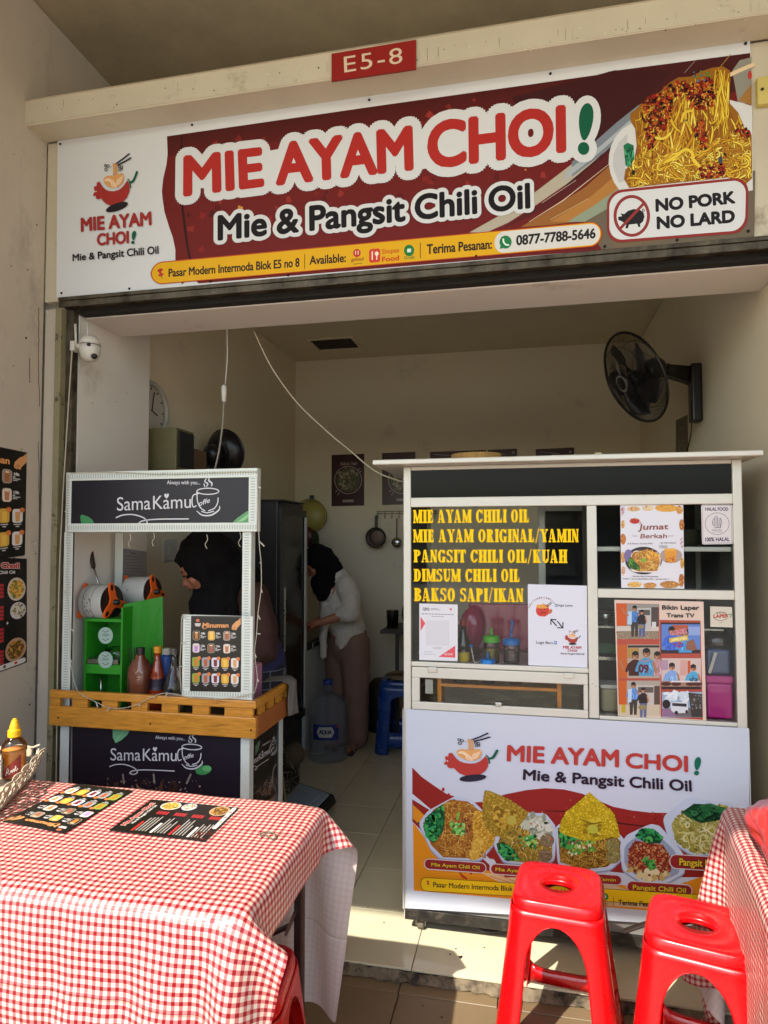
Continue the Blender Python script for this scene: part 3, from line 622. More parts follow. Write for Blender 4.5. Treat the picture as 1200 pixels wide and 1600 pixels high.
# casters
def caster(x, y):
    q = MB().box(x - .022, x + .022, y - .02, y + .025, .040, .0478).build('caster', ALU2, FC, bevel=.001)
    MB().box(x - .019, x - .016, y - .012, y + .016, .016, .0398).build('fork', ALU2, q); MB().box(x + .016, x + .019, y - .012, y + .016, .016, .0398).build('fork', ALU2, q)
    MB().lathe([(.010, -.013), (.0235, -.012), (.0245, -.006), (.0245, .006), (.0235, .012), (.010, .013)], (x, y, .0245), 20, Matrix.Rotation(R(90), 3, 'Y')).build('wheel', mat('worn_rubber', '#6b6353', .8, var=.3, vscale=40), q, smooth=True)
caster(-.405, 2.585); caster(.70, 2.585); caster(-.405, 3.08); caster(.70, 3.08)
MB().tube(curve([(-.22, 2.60, .045), (-.18, 2.585, .022), (-.13, 2.585, .018), (-.09, 2.6, .03), (-.07, 2.62, .047)], 6), .004, 6).build('hanging_cable', BLKP, FC, smooth=True)

# lettering on the big window: heavy slab letters cut as shapes
def slab(A, body, x0, x1, yt, yb, yt1=None, yb1=None, col='#ffcc00'):
    yt1 = yt if yt1 is None else yt1; yb1 = yb if yb1 is None else yb1; S, H, E_, TH = .30, .115, .06, .12
    def st_(x, y0=0, y1=1, s=S, top=True, bot=True):
        o = [('r', x, y0, x + s, y1)]
        if bot: o.append(('r', x - E_, y0, x + s + E_, y0 + H))
        if top: o.append(('r', x - E_, y1 - H, x + s + E_, y1))
        return o
    def arc(cx, cy, rx, ry, ix, iy, a0, a1): return [('o', cx, cy, rx, ry, ix, iy, a0, a1)]
    G = {'I': (st_(.06), .39), 'L': (st_(.06) + [('r', .06, 0, .60, H), ('p', [(.60, 0), (.60, .36), (.53, .36), (.44, H)])], .64),
         'E': (st_(.06) + [('r', .06, 0, .60, H), ('p', [(.60, 0), (.60, .32), (.53, .32), (.44, H)]), ('r', .06, 1 - H, .58, 1), ('p', [(.58, 1), (.58, .70), (.51, .70), (.44, 1 - H)]), ('r', .3, .46, .46, .55), ('p', [(.46, .34), (.52, .34), (.52, .66), (.46, .66), (.40, .5)])], .64),
         'H': (st_(.06) + st_(.50) + [('r', .3, .44, .55, .56)], .83),
         'M': (st_(.06, s=.15) + st_(.66) + [('p', [(.02, 1), (.28, 1), (.56, .12), (.44, 0), (.40, 0)]), ('p', [(.44, 0), (.52, 0), (.76, 1), (.68, 1), (.40, .2)])], .99),
         'N': (st_(.06, s=.12) + st_(.52, s=.12) + [('p', [(.0, 1), (.28, 1), (.64, .0), (.42, 0)])], .70),
         'A': ([('p', [(.24, 1), (.46, 1), (.74, 0), (.46, 0)]), ('p', [(.24, 1), (.34, 1), (.16, 0), (.06, 0)]), ('r', .17, .24, .55, .34), ('r', 0, 0, .26, H), ('r', .40, 0, .80, H)], .81),
         'Y': (st_(.28, 0, .45, top=False) + [('p', [(.04, 1), (.32, 1), (.55, .42), (.28, .42)]), ('p', [(.62, 1), (.73, 1), (.50, .40), (.42, .42)]), ('r', -.02, 1 - H, .38, 1), ('r', .52, 1 - H, .80, 1)], .79),
         'K': (st_(.06) + [('p', [(.58, 1), (.68, 1), (.40, .5), (.32, .5)]), ('p', [(.36, .62), (.48, .66), (.76, 0), (.48, 0)]), ('r', .48, 1 - H, .76, 1), ('r', .42, 0, .82, H)], .84),
         'P': (st_(.06) + arc(.33, .74, .36, .26, .10, .17, -90, 90), .72), 'R': (st_(.06) + arc(.33, .76, .34, .24, .08, .15, -90, 90) + [('p', [(.36, .55), (.54, .52), (.72, 0), (.46, 0)]), ('r', .46, 0, .78, H)], .80),
         'B': (st_(.06) + arc(.33, .76, .34, .24, .08, .15, -90, 90) + arc(.33, .27, .39, .27, .11, .17, -90, 90), .75), 'D': (st_(.06) + arc(.32, .5, .42, .5, .15, .40, -90, 90), .77),
         'O': (arc(.38, .5, .38, .51, .11, .40, 0, 360), .78), 'C': (arc(.38, .5, .38, .51, .11, .40, 35, 325) + [('p', [(.66, 1), (.72, 1), (.72, .64), (.64, .64), (.52, .88)]), ('p', [(.6, .2), (.70, .2), (.70, .32), (.62, .36)])], .74),
         'G': (arc(.38, .5, .38, .51, .11, .40, 35, 345) + [('r', .48, 0, .74, .42), ('r', .42, .36, .80, .45), ('p', [(.66, 1), (.72, 1), (.72, .64), (.64, .64), (.52, .88)])], .81),
         'U': ([('r', .06, .3, .33, 1), ('r', .58, .3, .68, 1), ('r', 0, 1 - H, .39, 1), ('r', .50, 1 - H, .76, 1)] + arc(.37, .31, .31, .32, .06, .20, 180, 360), .76),
         'T': (st_(.24, top=False) + [('r', 0, 1 - H, .75, 1), ('p', [(0, 1), (0, .66), (.07, .66), (.16, 1 - H)]), ('p', [(.75, 1), (.75, .66), (.68, .66), (.59, 1 - H)])], .75),
         'S': (arc(.32, .74, .31, .27, .10, .17, 20, 240) + arc(.32, .27, .32, .28, .10, .18, -155, 75) + [('p', [(.08, .80), (.2, .62), (.58, .26), (.50, .52)]), ('p', [(.52, 1), (.60, 1), (.60, .70), (.54, .70), (.46, .86)]), ('p', [(.02, 0), (.10, 0), (.16, .14), (.09, .32), (.02, .32)])], .66),
         '/': ([('p', [(0, -.08), (.10, -.08), (.42, 1.05), (.32, 1.05)])], .46), ' ': ([], .34)}
    tot = sum(G[c][1] + .07 for c in body) - .07; x = 0
    def M_(px, py):
        t = (x + px) / tot; top = yt + (yt1 - yt) * t; bot = yb + (yb1 - yb) * t; return (x0 + (x1 - x0) * t, bot + (top - bot) * py)
    for c in body:
        for g in G[c][0]:
            if g[0] == 'r': A.poly([M_(g[1], g[2]), M_(g[3], g[2]), M_(g[3], g[4]), M_(g[1], g[4])], col)
            elif g[0] == 'p': A.poly([M_(*p) for p in g[1]], col)
            else:
                _, cx, cy, rx, ry, ix, iy, a0, a1 = g; n = 22; an = [R(a0 + (a1 - a0) * k / n) for k in range(n + 1)]
                P = [M_(cx + rx * math.cos(a), cy + ry * math.sin(a)) for a in an] + [M_(cx + ix * math.cos(a), cy + iy * math.sin(a)) for a in an]
                Q = A.xf(P); m_ = n + 1; A.raw(Q, [t for i in range(n) for t in ((i, i + 1, m_ + i + 1), (i, m_ + i + 1, m_ + i))], lin(col))
        x += G[c][1] + .07
A = Art(FY(Y0 + .0112)).crop(3.722, 620, 690)
slab(A, 'MIE AYAM CHILI OIL', 95, 770, 397, 474, 394, 470); slab(A, 'MIE AYAM ORIGINAL/YAMIN', 95, 1057, 511, 586, 508, 585); slab(A, 'PANGSIT CHILI OIL/KUAH', 98, 990, 629, 702, 628, 706)
slab(A, 'DIMSUM CHILI OIL', 99, 715, 740, 813, 741, 817); slab(A, 'BAKSO SAPI/IKAN', 101, 735, 851, 928, 854, 933)
A.build('window_lettering', mat('yellow_cut_vinyl', '#ffd000', .6, spec=.2), FC)
PAPER = mat('white_paper', '#d8d6d4', .6)
GLOSSP = print_mat('print_glossy', .3, spec=.4)
# sheet with the blue-white header and red corner (its code square is left blank)
A = Art(FY(Y0 + .0105)).crop(3.722, 620, 690)
c = [(131, 941), (354, 948), (354, 1277), (131, 1270)]; WP = '#d9d9de'
A.poly(c, WP); A.poly([(138, 1018), (166, 1058), (138, 1102)], '#d8505a'); A.poly([(243, 1252), (340, 1186), (340, 1257)], '#d8505a')
for cx in (284, 301, 318): A.ring(cx, 1237, 5, 5, 2.4, '#e8dede', 12)
A.text('QRIS', (150, 981), (190, 983), (190, 966), (150, 964), '#3a3a44', .03); A.line([(196, 970), (240, 972)], 2.5, '#77777f', cap=False); A.line([(196, 977), (254, 979)], 2.5, '#77777f', cap=False); A.poly([(303, 966), (314, 972), (323, 966), (316, 986)], '#c83a40')
[A.line([(x, 1001 + (x - 146) * .03), (x + 14, 1001.5 + (x - 146) * .03)], 4, '#66666e', cap=False) for x in range(146, 330, 19)]; A.line([(202, 1016), (274, 1018)], 3, '#88888e', cap=False)
for yy, a, b in ((1196, 208, 262), (1204, 212, 260), (1222, 158, 205), (1236, 158, 222)): A.line([(a, yy), (b, yy + 1)], 2, '#8d8d92', cap=False)
A.box(168, 1040, 305, 1186, '#cfcfd4')
sheet('payment_notice', 'white payment notice with red corner taped low in the cart window', 'notice', A, c, PAPER, m_print=GLOSSP)
# old logo / new logo sheet
A = Art(FY(Y0 + .0105)).crop(3.722, 620, 690); c = [(762, 829), (1106, 838), (1109, 1315), (765, 1300)]
A.poly(c, '#d6d8e2')
A.ell(848, 982, 40, 36, '#c83a2c', 24, 0, .04); A.poly([(808, 965), (890, 962), (880, 945), (862, 955), (850, 938), (838, 954), (818, 944)], '#e0a04a'); A.ell(848, 962, 36, 9, '#d8923c'); A.strands([(815, 958), (882, 956), (880, 966), (818, 968)], 14, ['#b5701e', '#e8b860'], 2.5, 20, 0, .1, .4)
A.line([(835, 978), (842, 984)], 3, '#3a1410'); A.line([(856, 976), (864, 974)], 3, '#3a1410'); A.line([(838, 1000), (850, 992), (866, 996)], 5, '#5a1410', smooth=4); A.line([(868, 955), (898, 932)], 4, '#2a2a2a'); A.line([(872, 960), (902, 940)], 4, '#2a2a2a'); A.ell(893, 988, 10, 16, '#c86a3c', 12, 25)
for k, ch in enumerate('MieChiliOilSumur'):
    a = R(200 + 140 * k / 15); x, y = 850 + 80 * math.cos(a), 990 + 78 * math.sin(a); ux, uy = -math.sin(a), math.cos(a)
    A.text(ch, (x - 4 * ux, y - 4 * uy), (x + 4 * ux, y + 4 * uy), (x + 4 * ux + 10 * math.cos(a), y + 4 * uy + 10 * math.sin(a)), (x - 4 * ux + 10 * math.cos(a), y - 4 * uy + 10 * math.sin(a)), '#8a5a4c', .02)
A.box(920, 944, 935, 960, '#7f8fb5', 2); A.line([(931, 952), (924, 952)], 2.5, '#e8ecf4'); A.text('logo Lama', (938, 958), (1022, 960), (1022, 946), (938, 944), '#2e2e38', .02)
A.line([(898, 1036), (928, 1070)], 7, '#15151a'); A.line([(896, 1062), (896, 1033), (926, 1036)], 7, '#15151a'); A.line([(935, 1046), (962, 1080)], 7, '#15151a'); A.line([(966, 1052), (966, 1084), (936, 1082)], 7, '#15151a')
A.text('Logo Baru', (811, 1175), (908, 1178), (908, 1162), (811, 1158), '#2e2e38', .02); A.box(914, 1160, 932, 1179, '#6f86b8', 2); A.line([(918, 1169), (928, 1169)], 2.5, '#e8ecf4')
A.A = affine([(378, 600), (770, 398), (590, 710)], [(975, 1143), (1067, 1128), (1022, 1176)]); logo(A); A.A = None
A.text('MIE AYAM', (967, 1204), (1073, 1206), (1073, 1189), (967, 1187), '#a8282c', .05); A.text('CHOI!', (993, 1221), (1049, 1223), (1049, 1209), (993, 1207), '#a8282c', .05); A.text('Mie & Pangsit Chili Oil', (953, 1237), (1090, 1241), (1090, 1230), (953, 1227), '#26202a', .03)
sheet('logo_notice', 'white page showing the old and new logo in the cart window', 'notice', A, c, PAPER, m_print=GLOSSP)

# Friday offer poster
A = Art(FY(Y0 + .0105)).crop(6, 960, 780); c = [(55, 52), (645, 54), (655, 840), (64, 830)]; WPx = '#d8d8de'
A.poly(c, WPx); FOOD = ['#c98a3c', '#d9a552', '#a8652a', '#e8c070', '#8a4a20']
def blob(cx, cy, rx, ry, base, cols, n=20, r0=3, r1=8):
    A.ell(cx, cy, rx, ry, base, 20, 0, .06); P = [(cx + rx * .9 * math.cos(a * .5), cy + ry * .9 * math.sin(a * .5)) for a in range(13)]; A.bits(P, n, cols, r0, r1)
for q in ((180, 90, 62, 24, '#cfae7c'), (315, 84, 55, 26, '#dcc9a4'), (490, 85, 110, 34, '#d8a03c'), (610, 100, 30, 40, '#c98a3c'), (80, 235, 18, 40, '#d9b070'), (82, 375, 26, 52, '#b8692c'), (80, 545, 22, 52, '#c89a6c'), (84, 670, 16, 45, '#d9b0a0'), (630, 240, 24, 52, '#a8602a'), (635, 600, 18, 50, '#cfa040'), (628, 760, 26, 62, '#a8602a'), (190, 800, 68, 26, '#d9b05c'), (335, 808, 62, 28, '#c08a50'), (520, 800, 90, 34, '#b07a3c')): blob(*q, FOOD, 26)
A.strands([(60, 60), (105, 60), (100, 130), (60, 160)], 14, ['#b54a5a'], 3, 60, 2.2, 0, .1); A.strands([(610, 370), (650, 350), (650, 470), (620, 460)], 16, ['#b54a5a'], 3, 60, 2.2, 0, .1)
A.ell(190, 204, 46, 26, '#b52a1c', 20, 0, .06); A.bits([(150, 180), (230, 180), (230, 200), (150, 200)], 12, ['#d8923c', '#8a1410'], 3, 6); A.line([(235, 235), (250, 210)], 12, '#a8281c', taper=True)
A.text('Jumat', (222, 288), (505, 283), (500, 228), (226, 232), '#8a4438', .03, shear=.12); A.text('Berkah', (240, 368), (492, 364), (488, 322), (244, 325), '#8a4438', .02, shear=.12)
for x in (176, 192, 208, 512, 528, 544): A.ell(x, 345, 5, 4, '#8a4438', 8)
A.text('All Menu Varian Mie', (122, 424), (358, 422), (358, 408), (122, 410), '#5a4a4c', .01, shear=.1); A.text('ES TEH SOLO', (434, 417), (576, 415), (576, 402), (434, 404), '#5a4a4c', .02)
A.box(420, 434, 496, 458, '#4a4a4a', 3); A.box(423, 437, 493, 455, WPx, 3); A.text('FREE', (432, 453), (484, 453), (484, 440), (432, 440), '#4a4a4a', .03)
A.ell(272, 575, 172, 130, '#3a2a2e', 30); A.ell(130, 530, 40, 60, '#7a6a9a'); A.quad((140, 680), (420, 690), (440, 500), (160, 478), '#e2dcd2', r=55)
NB = [(140, 600), (170, 500), (300, 470), (420, 510), (425, 600), (400, 672), (230, 678), (150, 650)]
A.poly(NB, '#a8742c'); A.strands(NB, 150, ['#c9923c', '#d8a850', '#96602a', '#e0b860'], 7, 60, None, .4); A.bits([(280, 480), (360, 470), (430, 530), (400, 590), (330, 560)], 40, ['#d9952c', '#e8b040', '#c07a20'], 8, 16)
gr = [(130, 560), (150, 540), (235, 630), (240, 668), (160, 655), (130, 620)]; A.poly(gr, '#28581e'); A.strands(gr, 30, ['#4a8a2c', '#1c4214', '#6aa83c'], 7, 60, .8, .2); A.ell(273, 572, 26, 18, '#7aa83c', 12, 0, .1)
A.ell(530, 530, 104, 70, '#a8948c'); A.poly([(465, 472), (585, 470), (572, 592), (480, 592)], '#d8922c'); A.ell(525, 472, 60, 12, '#e0a848'); A.bits([(480, 540), (575, 535), (568, 588), (485, 588)], 16, ['#a8501c', '#c87828'], 6, 12)
A.text('Berlaku dine in & takeaway', (172, 727), (412, 730), (412, 718), (172, 715), '#4a3c3c', .02); A.text('Setiap 1 porsi pembelian, free 1 es teh solo 1', (80, 750), (508, 755), (508, 742), (80, 738), '#4a3c3c', .02)
sheet('offer_poster', 'Jumat Berkah offer poster with a noodle plate on the upper right cart window', 'poster', A, c, PAPER, m_print=GLOSSP)
# halal plate
A = Art(FY(Y0 + .0105)).crop(6, 960, 780)
A.quad((822, 424), (1112, 420), (1105, 50), (812, 50), '#d5cfcf', r=24); A.quad((830, 414), (1103, 410), (1096, 58), (821, 58), '#56525c', r=18); A.quad((833, 411), (1100, 407), (1093, 61), (824, 61), '#d5cfcf', r=16)
A.text('HALAL FOOD', (850, 108), (1068, 110), (1068, 76), (850, 76), '#4a4256', .05); A.text('100% HALAL', (850, 398), (1082, 393), (1080, 356), (848, 358), '#4a4256', .05)
A.ring(963, 230, 112, 102, 4, '#5a4a58', 40); Hc = '#5a4a66'
for P in ([(955, 155), (925, 195), (925, 245), (940, 248)], [(940, 248), (940, 185)], [(953, 265), (953, 170)], [(966, 268), (966, 160)], [(980, 265), (980, 180)], [(992, 265), (992, 175), (1006, 215), (992, 262)], [(918, 215), (925, 245)], [(932, 268), (1000, 268)]): A.line(P, 5, Hc, smooth=3 if len(P) > 2 else 0)
A.text('HALAL', (914, 297), (1010, 297), (1010, 282), (914, 282), Hc, .02); A.line([(916, 308), (1008, 308)], 3, Hc, cap=False)
Q = A.xf([(816, 54), (1103, 54), (1109, 417), (825, 420)]); q = MB(); q.prism([tuple(p) for p in Q], (A.o, A.ex, A.ey), -.0012, 1.2e-4); o = q.build('halal_sign', PAPER, label='small white plate reading HALAL FOOD 100% HALAL on the cart window', cat='sign'); A.build('printed_artwork', GLOSSP, o)
# photo collage
A = Art(FY(Y0 + .0105)).crop(4.8, 950, 930); c = [(48, 35), (716, 48), (738, 948), (75, 915)]
A.poly(c, '#d6bfae'); A.poly([(60, 60), (384, 66), (392, 900), (82, 894)], '#ab4a3a'); A.poly([(386, 185), (694, 190), (712, 935), (396, 915)], '#ab4a3a')
def tint(c, k): return '#' + ''.join('%02x' % max(0, min(255, int(int(c[i:i + 2], 16) * k))) for i in (1, 3, 5))
def fig(x, y, h, shirt, pants, hair='#1c1412', skin='#a87050', full=True, wd=1.):
    """small printed figure: x of the neck, y of the head top, h head height"""
    A.ell(x, y + h * .5, h * .42 * wd, h * .52, hair, 14); A.ell(x, y + h * .6, h * .33 * wd, h * .42, skin, 14)
    A.poly([(x - h * .85 * wd, y + h * 1.5), (x - h * .3 * wd, y + h * 1.05), (x + h * .3 * wd, y + h * 1.05), (x + h * .85 * wd, y + h * 1.5), (x + h * .8 * wd, y + h * 3), (x - h * .8 * wd, y + h * 3)], shirt)
    A.line([(x - h * .75 * wd, y + h * 1.6), (x - h * 1.05 * wd, y + h * 2.4)], h * .35, shirt); A.line([(x + h * .75 * wd, y + h * 1.6), (x + h * 1.0 * wd, y + h * 2.6)], h * .3, skin)
    A.line([(x - h * .14, y + h * .55), (x - h * .08, y + h * .55)], h * .06, '#1c1412'); A.line([(x + h * .1, y + h * .55), (x + h * .16, y + h * .55)], h * .06, '#1c1412'); A.line([(x - h * .1, y + h * .8), (x + h * .1, y + h * .8)], h * .07, '#e0d0c8')
    A.strands([(x - h * .75 * wd, y + h * 1.6), (x + h * .75 * wd, y + h * 1.6), (x + h * .7 * wd, y + h * 2.9), (x - h * .7 * wd, y + h * 2.9)], 12, [tint(shirt, .7), tint(shirt, 1.35), tint(shirt, .85)], h * .10, h * .9, 1.5, .1, .3); A.ell(x + h * .13 * wd, y + h * .68, h * .17, h * .26, tint(skin, .86), 10); A.ell(x, y + h * .28, h * .40 * wd, h * .27, hair, 12)
    if full: A.poly([(x - h * .7 * wd, y + h * 3), (x + h * .7 * wd, y + h * 3), (x + h * .55 * wd, y + h * 5.6), (x + h * .1, y + h * 5.6), (x, y + h * 3.6), (x - h * .15, y + h * 5.6), (x - h * .6 * wd, y + h * 5.6)], pants)
A.box(66, 66, 380, 328, '#8e8a84'); A.box(66, 66, 140, 230, '#c8541c'); [A.line([(x, 66), (x, 230)], 2, '#a84414', cap=False) for x in (78, 92, 106, 120, 134)]; A.box(66, 270, 380, 328, '#8a7a64'); A.bits([(66, 275), (380, 275), (380, 328), (66, 328)], 60, ['#6a5a48', '#a89a84'], 3, 7); A.box(66, 232, 380, 268, '#c4bdb0'); A.box(220, 96, 322, 262, '#b4b2ac'); A.box(228, 110, 315, 150, '#55504a'); A.box(325, 90, 380, 236, '#4a403c'); A.box(330, 200, 360, 240, '#c8c8c8')
fig(200, 76, 42, '#4a7ab8', '#3a3430'); A.poly([(150, 122), (178, 120), (178, 220), (145, 218)], '#a8c4dc'); fig(255, 108, 36, '#1e1a1e', '#4a5a8a', skin='#b88060'); A.ell(247, 235, 24, 14, '#8a7a54'); A.line([(150, 150), (120, 130), (108, 100)], 12, '#a87050')
A.box(76, 370, 385, 622, '#a89a88'); A.box(76, 370, 145, 622, '#b85a20'); A.box(148, 376, 385, 392, '#2a2422'); A.box(148, 395, 230, 470, '#8a6a34'); [A.box(150, 398 + 14 * k, 228, 408 + 14 * k, '#b08c44') for k in range(5)]
fig(205, 418, 62, '#3a1614', '#4a5a8a', full=False); fig(370, 420, 62, '#b48a90', '#b48a90', full=False); fig(288, 395, 70, '#4a90b8', '#4a90b8', full=False); A.text('09', (228, 580), (306, 584), (306, 520), (228, 516), '#5a1a2a', .06); A.line([(240, 478), (275, 500), (310, 482), (330, 470)], 6, '#c86a6a', smooth=4); A.line([(120, 560), (100, 520), (88, 490)], 14, '#a87050')
A.box(82, 640, 388, 902, '#a39c90'); A.box(82, 640, 140, 830, '#c05a1e'); A.box(215, 675, 358, 860, '#bab6ae'); A.box(225, 688, 340, 730, '#5a544c'); A.box(345, 680, 388, 842, '#55443c'); A.box(82, 820, 388, 902, '#c4b69c'); A.box(100, 820, 130, 880, '#b8a020', 8)
fig(190, 650, 44, '#5a86c4', '#3a3632'); A.poly([(150, 705), (180, 700), (175, 800), (150, 805)], '#b4cce0'); fig(264, 690, 40, '#231d20', '#5a6488', skin='#b88060'); A.ell(258, 840, 32, 20, '#8a8058')
A.text('Bikin Laper', (404, 108), (684, 111), (684, 76), (404, 74), '#1f1a1a', .05); A.text('Trans TV', (438, 166), (648, 168), (648, 136), (438, 134), '#1f1a1a', .05)
A.box(397, 205, 690, 436, '#2a2226'); A.box(400, 218, 690, 408, '#5a7ec0'); A.box(480, 222, 600, 300, '#a8563a'); A.box(600, 236, 690, 300, '#8aa0d0'); fig(476, 232, 60, '#3a62c0', '#3a62c0', full=False); fig(578, 250, 60, '#4a90c8', '#4a90c8', full=False); A.quad((460, 356), (600, 335), (596, 300), (458, 322), '#c8a828'); A.text('APPROVED', (472, 350), (592, 330), (588, 308), (470, 328), '#e8dca0', .05); A.text('LAPER', (470, 300), (590, 280), (590, 250), (470, 270), '#b83a44', .06, '#d8c8d0', .08); A.poly([(590, 345), (640, 330), (668, 408), (585, 410)], '#8a5a48'); A.bits([(490, 360), (560, 350), (560, 385), (500, 388)], 26, ['#a82a48', '#2a4ab8'], 5, 12)
A.box(400, 472, 696, 704, '#c8b4ac'); A.box(400, 484, 450, 560, '#a88ca0'); A.box(595, 490, 616, 640, '#c05028'); A.box(540, 486, 590, 600, '#c89a90'); fig(478, 504, 56, '#7aa0d0', '#7aa0d0', full=False); fig(638, 516, 52, '#4aa0c8', '#4aa0c8', full=False); A.box(400, 642, 696, 704, '#9a7a68'); A.box(400, 684, 696, 704, '#2a2022'); [A.ell(x, 664, 38, 15, '#4a2218') for x in (435, 510, 620, 668)]; A.box(470, 640, 690, 652, '#d8d0d0'); A.text('02', (610, 645), (672, 646), (672, 622), (610, 622), '#1f2a3a', .05)
A.box(404, 724, 706, 914, '#8fa8c0'); A.poly([(404, 850), (600, 840), (700, 880), (704, 912), (406, 908)], '#6a6464'); A.bits([(420, 730), (600, 728), (600, 790), (430, 780)], 40, ['#c4d0da', '#d8dee2'], 12, 30); A.quad((470, 885), (600, 880), (596, 800), (470, 800), '#d0d4d8', r=12); A.poly([(480, 806), (588, 812), (588, 836), (480, 828)], '#2a2e36'); A.ell(510, 880, 14, 15, '#2a2624'); A.ell(588, 872, 10, 14, '#2a2624'); A.poly([(600, 728), (704, 740), (706, 912), (625, 912)], '#3a3836'); A.bits([(615, 740), (700, 745), (700, 850), (630, 850)], 40, ['#8a8680', '#55524c'], 4, 9); A.ell(436, 815, 30, 34, '#241a1c'); A.poly([(406, 850), (460, 850), (520, 905), (406, 908)], '#8a6a8a')
sheet('photo_collage', 'collage poster headed Bikin Laper Trans TV with six snapshots of smiling people', 'poster', A, c, PAPER, m_print=GLOSSP)
A = Art(FY(Y0 + .0105)).crop(4.8, 950, 930); c = [(766, 84), (930, 88), (936, 242), (768, 236)]; A.poly(c, '#ccc6b4'); A.text('LAPER', (790, 172), (905, 168), (902, 140), (790, 146), '#a83028', .07); A.ring(845, 160, 52, 30, 4, '#6a5040', 30, 20, 175); A.ring(845, 155, 50, 30, 3, '#6a5040', 30, 190, 350); A.text('BIKIN', (815, 140), (880, 138), (880, 126), (815, 128), '#6a5040', .02); A.line([(895, 150), (925, 140), (918, 165)], 6, '#4a7a4a', smooth=4); A.line([(835, 204), (862, 205)], 3, '#8a8274')
sheet('small_sticker', 'square cream sticker with curly red lettering right of the collage', 'sticker', A, c, PAPER, m_print=GLOSSP)

# ---- cart front banner
A = Art(FY(Y0 - .0065)); WB = '#c6ccd8'; c = [(635, 1108), (1170, 1138), (1172, 1452), (635, 1419)]
A.poly(c, WB); A.crop(2.069, 620, 1100)
A.poly([(50, 205), (80, 235), (115, 260), (160, 290), (205, 305), (250, 318), (280, 316), (350, 292), (420, 278), (480, 272), (540, 276), (600, 290), (650, 312), (700, 332), (760, 344), (820, 351), (880, 352), (940, 352), (1130, 360), (1130, 560), (860, 560), (300, 500), (190, 400), (110, 340), (50, 290)], '#8e2420')
A.poly([(50, 290), (110, 340), (190, 400), (190, 420), (100, 350), (50, 305)], WB)
A.poly([(50, 308), (110, 345), (170, 400), (300, 520), (300, 570), (120, 560), (90, 420), (50, 380)], '#8e2420')
A.poly([(52, 325), (95, 365), (75, 392), (52, 370)], '#d58a1e')
A.poly([(52, 385), (60, 392), (110, 460), (190, 505), (300, 540), (470, 560), (640, 575), (860, 600), (980, 560), (1130, 540), (1130, 695), (55, 603)], '#dd8c1a')
A.poly([(270, 545), (470, 560), (700, 585), (860, 640), (940, 670), (520, 640), (380, 600)], '#dcb98a'); A.poly([(300, 480), (420, 500), (420, 560), (350, 560)], '#8e2420')
for _ in range(42): x = A.rnd.uniform(380, 860); y = A.rnd.uniform(305 if 420 < x < 600 else 350, 400); s = A.rnd.uniform(2, 7); A.poly([(x, y), (x + s, y - s * A.rnd.uniform(.2, 2)), (x + s * 1.2, y + s * .4)], A.rnd.choice(['#b03a30', '#7a1c1a', '#a83228', '#5f1614', '#c08a60']))
A.line([(480, 345), (600, 352), (720, 385), (860, 400)], 5, '#3f1210', taper=True, smooth=4); A.line([(300, 555), (360, 575), (400, 605)], 2, '#c86a1c'); A.line([(330, 552), (420, 590)], 2, '#c86a1c')
for x, y, rx in ((150, 276, 5), (168, 293, 4), (108, 505, 4), (124, 508, 3), (240, 545, 5)): A.ell(x, y, rx, rx * 1.3, '#a02c26', 10)
for x, y in ((70, 385), (1040, 560)): A.ell(x, y, 4, 4, '#2a3a28', 8)
A.line([(204, 545), (212, 556), (228, 566)], 9, '#b5341c', taper=True, smooth=3); A.line([(198, 538), (206, 548)], 3, '#3a7a34')
BOWL, BOWLS = '#bcc6d6', '#8c9ab4'
def bowl(P, sh=6): A.poly([(x, y + sh) for x, y in P], BOWLS); A.poly(P, BOWL)
def rounded(P, k=.22):
    o = []
    for i in range(len(P)):
        a, b, c_ = np.array(P[i - 1], float), np.array(P[i], float), np.array(P[(i + 1) % len(P)], float)
        p0, p2 = b + (a - b) * k, b + (c_ - b) * k
        for t in (0, .25, .5, .75, 1): o.append(tuple((1 - t) ** 2 * p0 + 2 * t * (1 - t) * b + t * t * p2))
    return o
YNN = ['#c98f34', '#d8a548', '#b3762a', '#e3b95c', '#a0662a', '#8a5220']; GRC = ['#1f7a44', '#12532f', '#2f9a58', '#0c3f24', '#4aa84c']
bowl(rounded([(1030, 315), (940, 300), (858, 365), (880, 440), (960, 492), (1080, 480), (1090, 320)]))
P5 = rounded([(1080, 325), (950, 330), (885, 385), (905, 450), (970, 485), (1080, 475)]); A.poly(P5, '#a3943c'); A.bits(P5, 300, ['#8a8238', '#b8ac58', '#b9b47a', '#77702c', '#a0a060', '#948c40'], 3, 11); A.strands(P5, 60, ['#c4bc78', '#8f8a44', '#d4d0a0'], 5, 60, None, .5)
gr = [(920, 350), (960, 322), (1020, 325), (1080, 340), (1070, 370), (985, 385), (950, 372)]; A.poly(gr, '#123f22'); A.strands(gr, 50, ['#1f5a30', '#0b2a18', '#2f7040'], 10, 50, .2, .3)
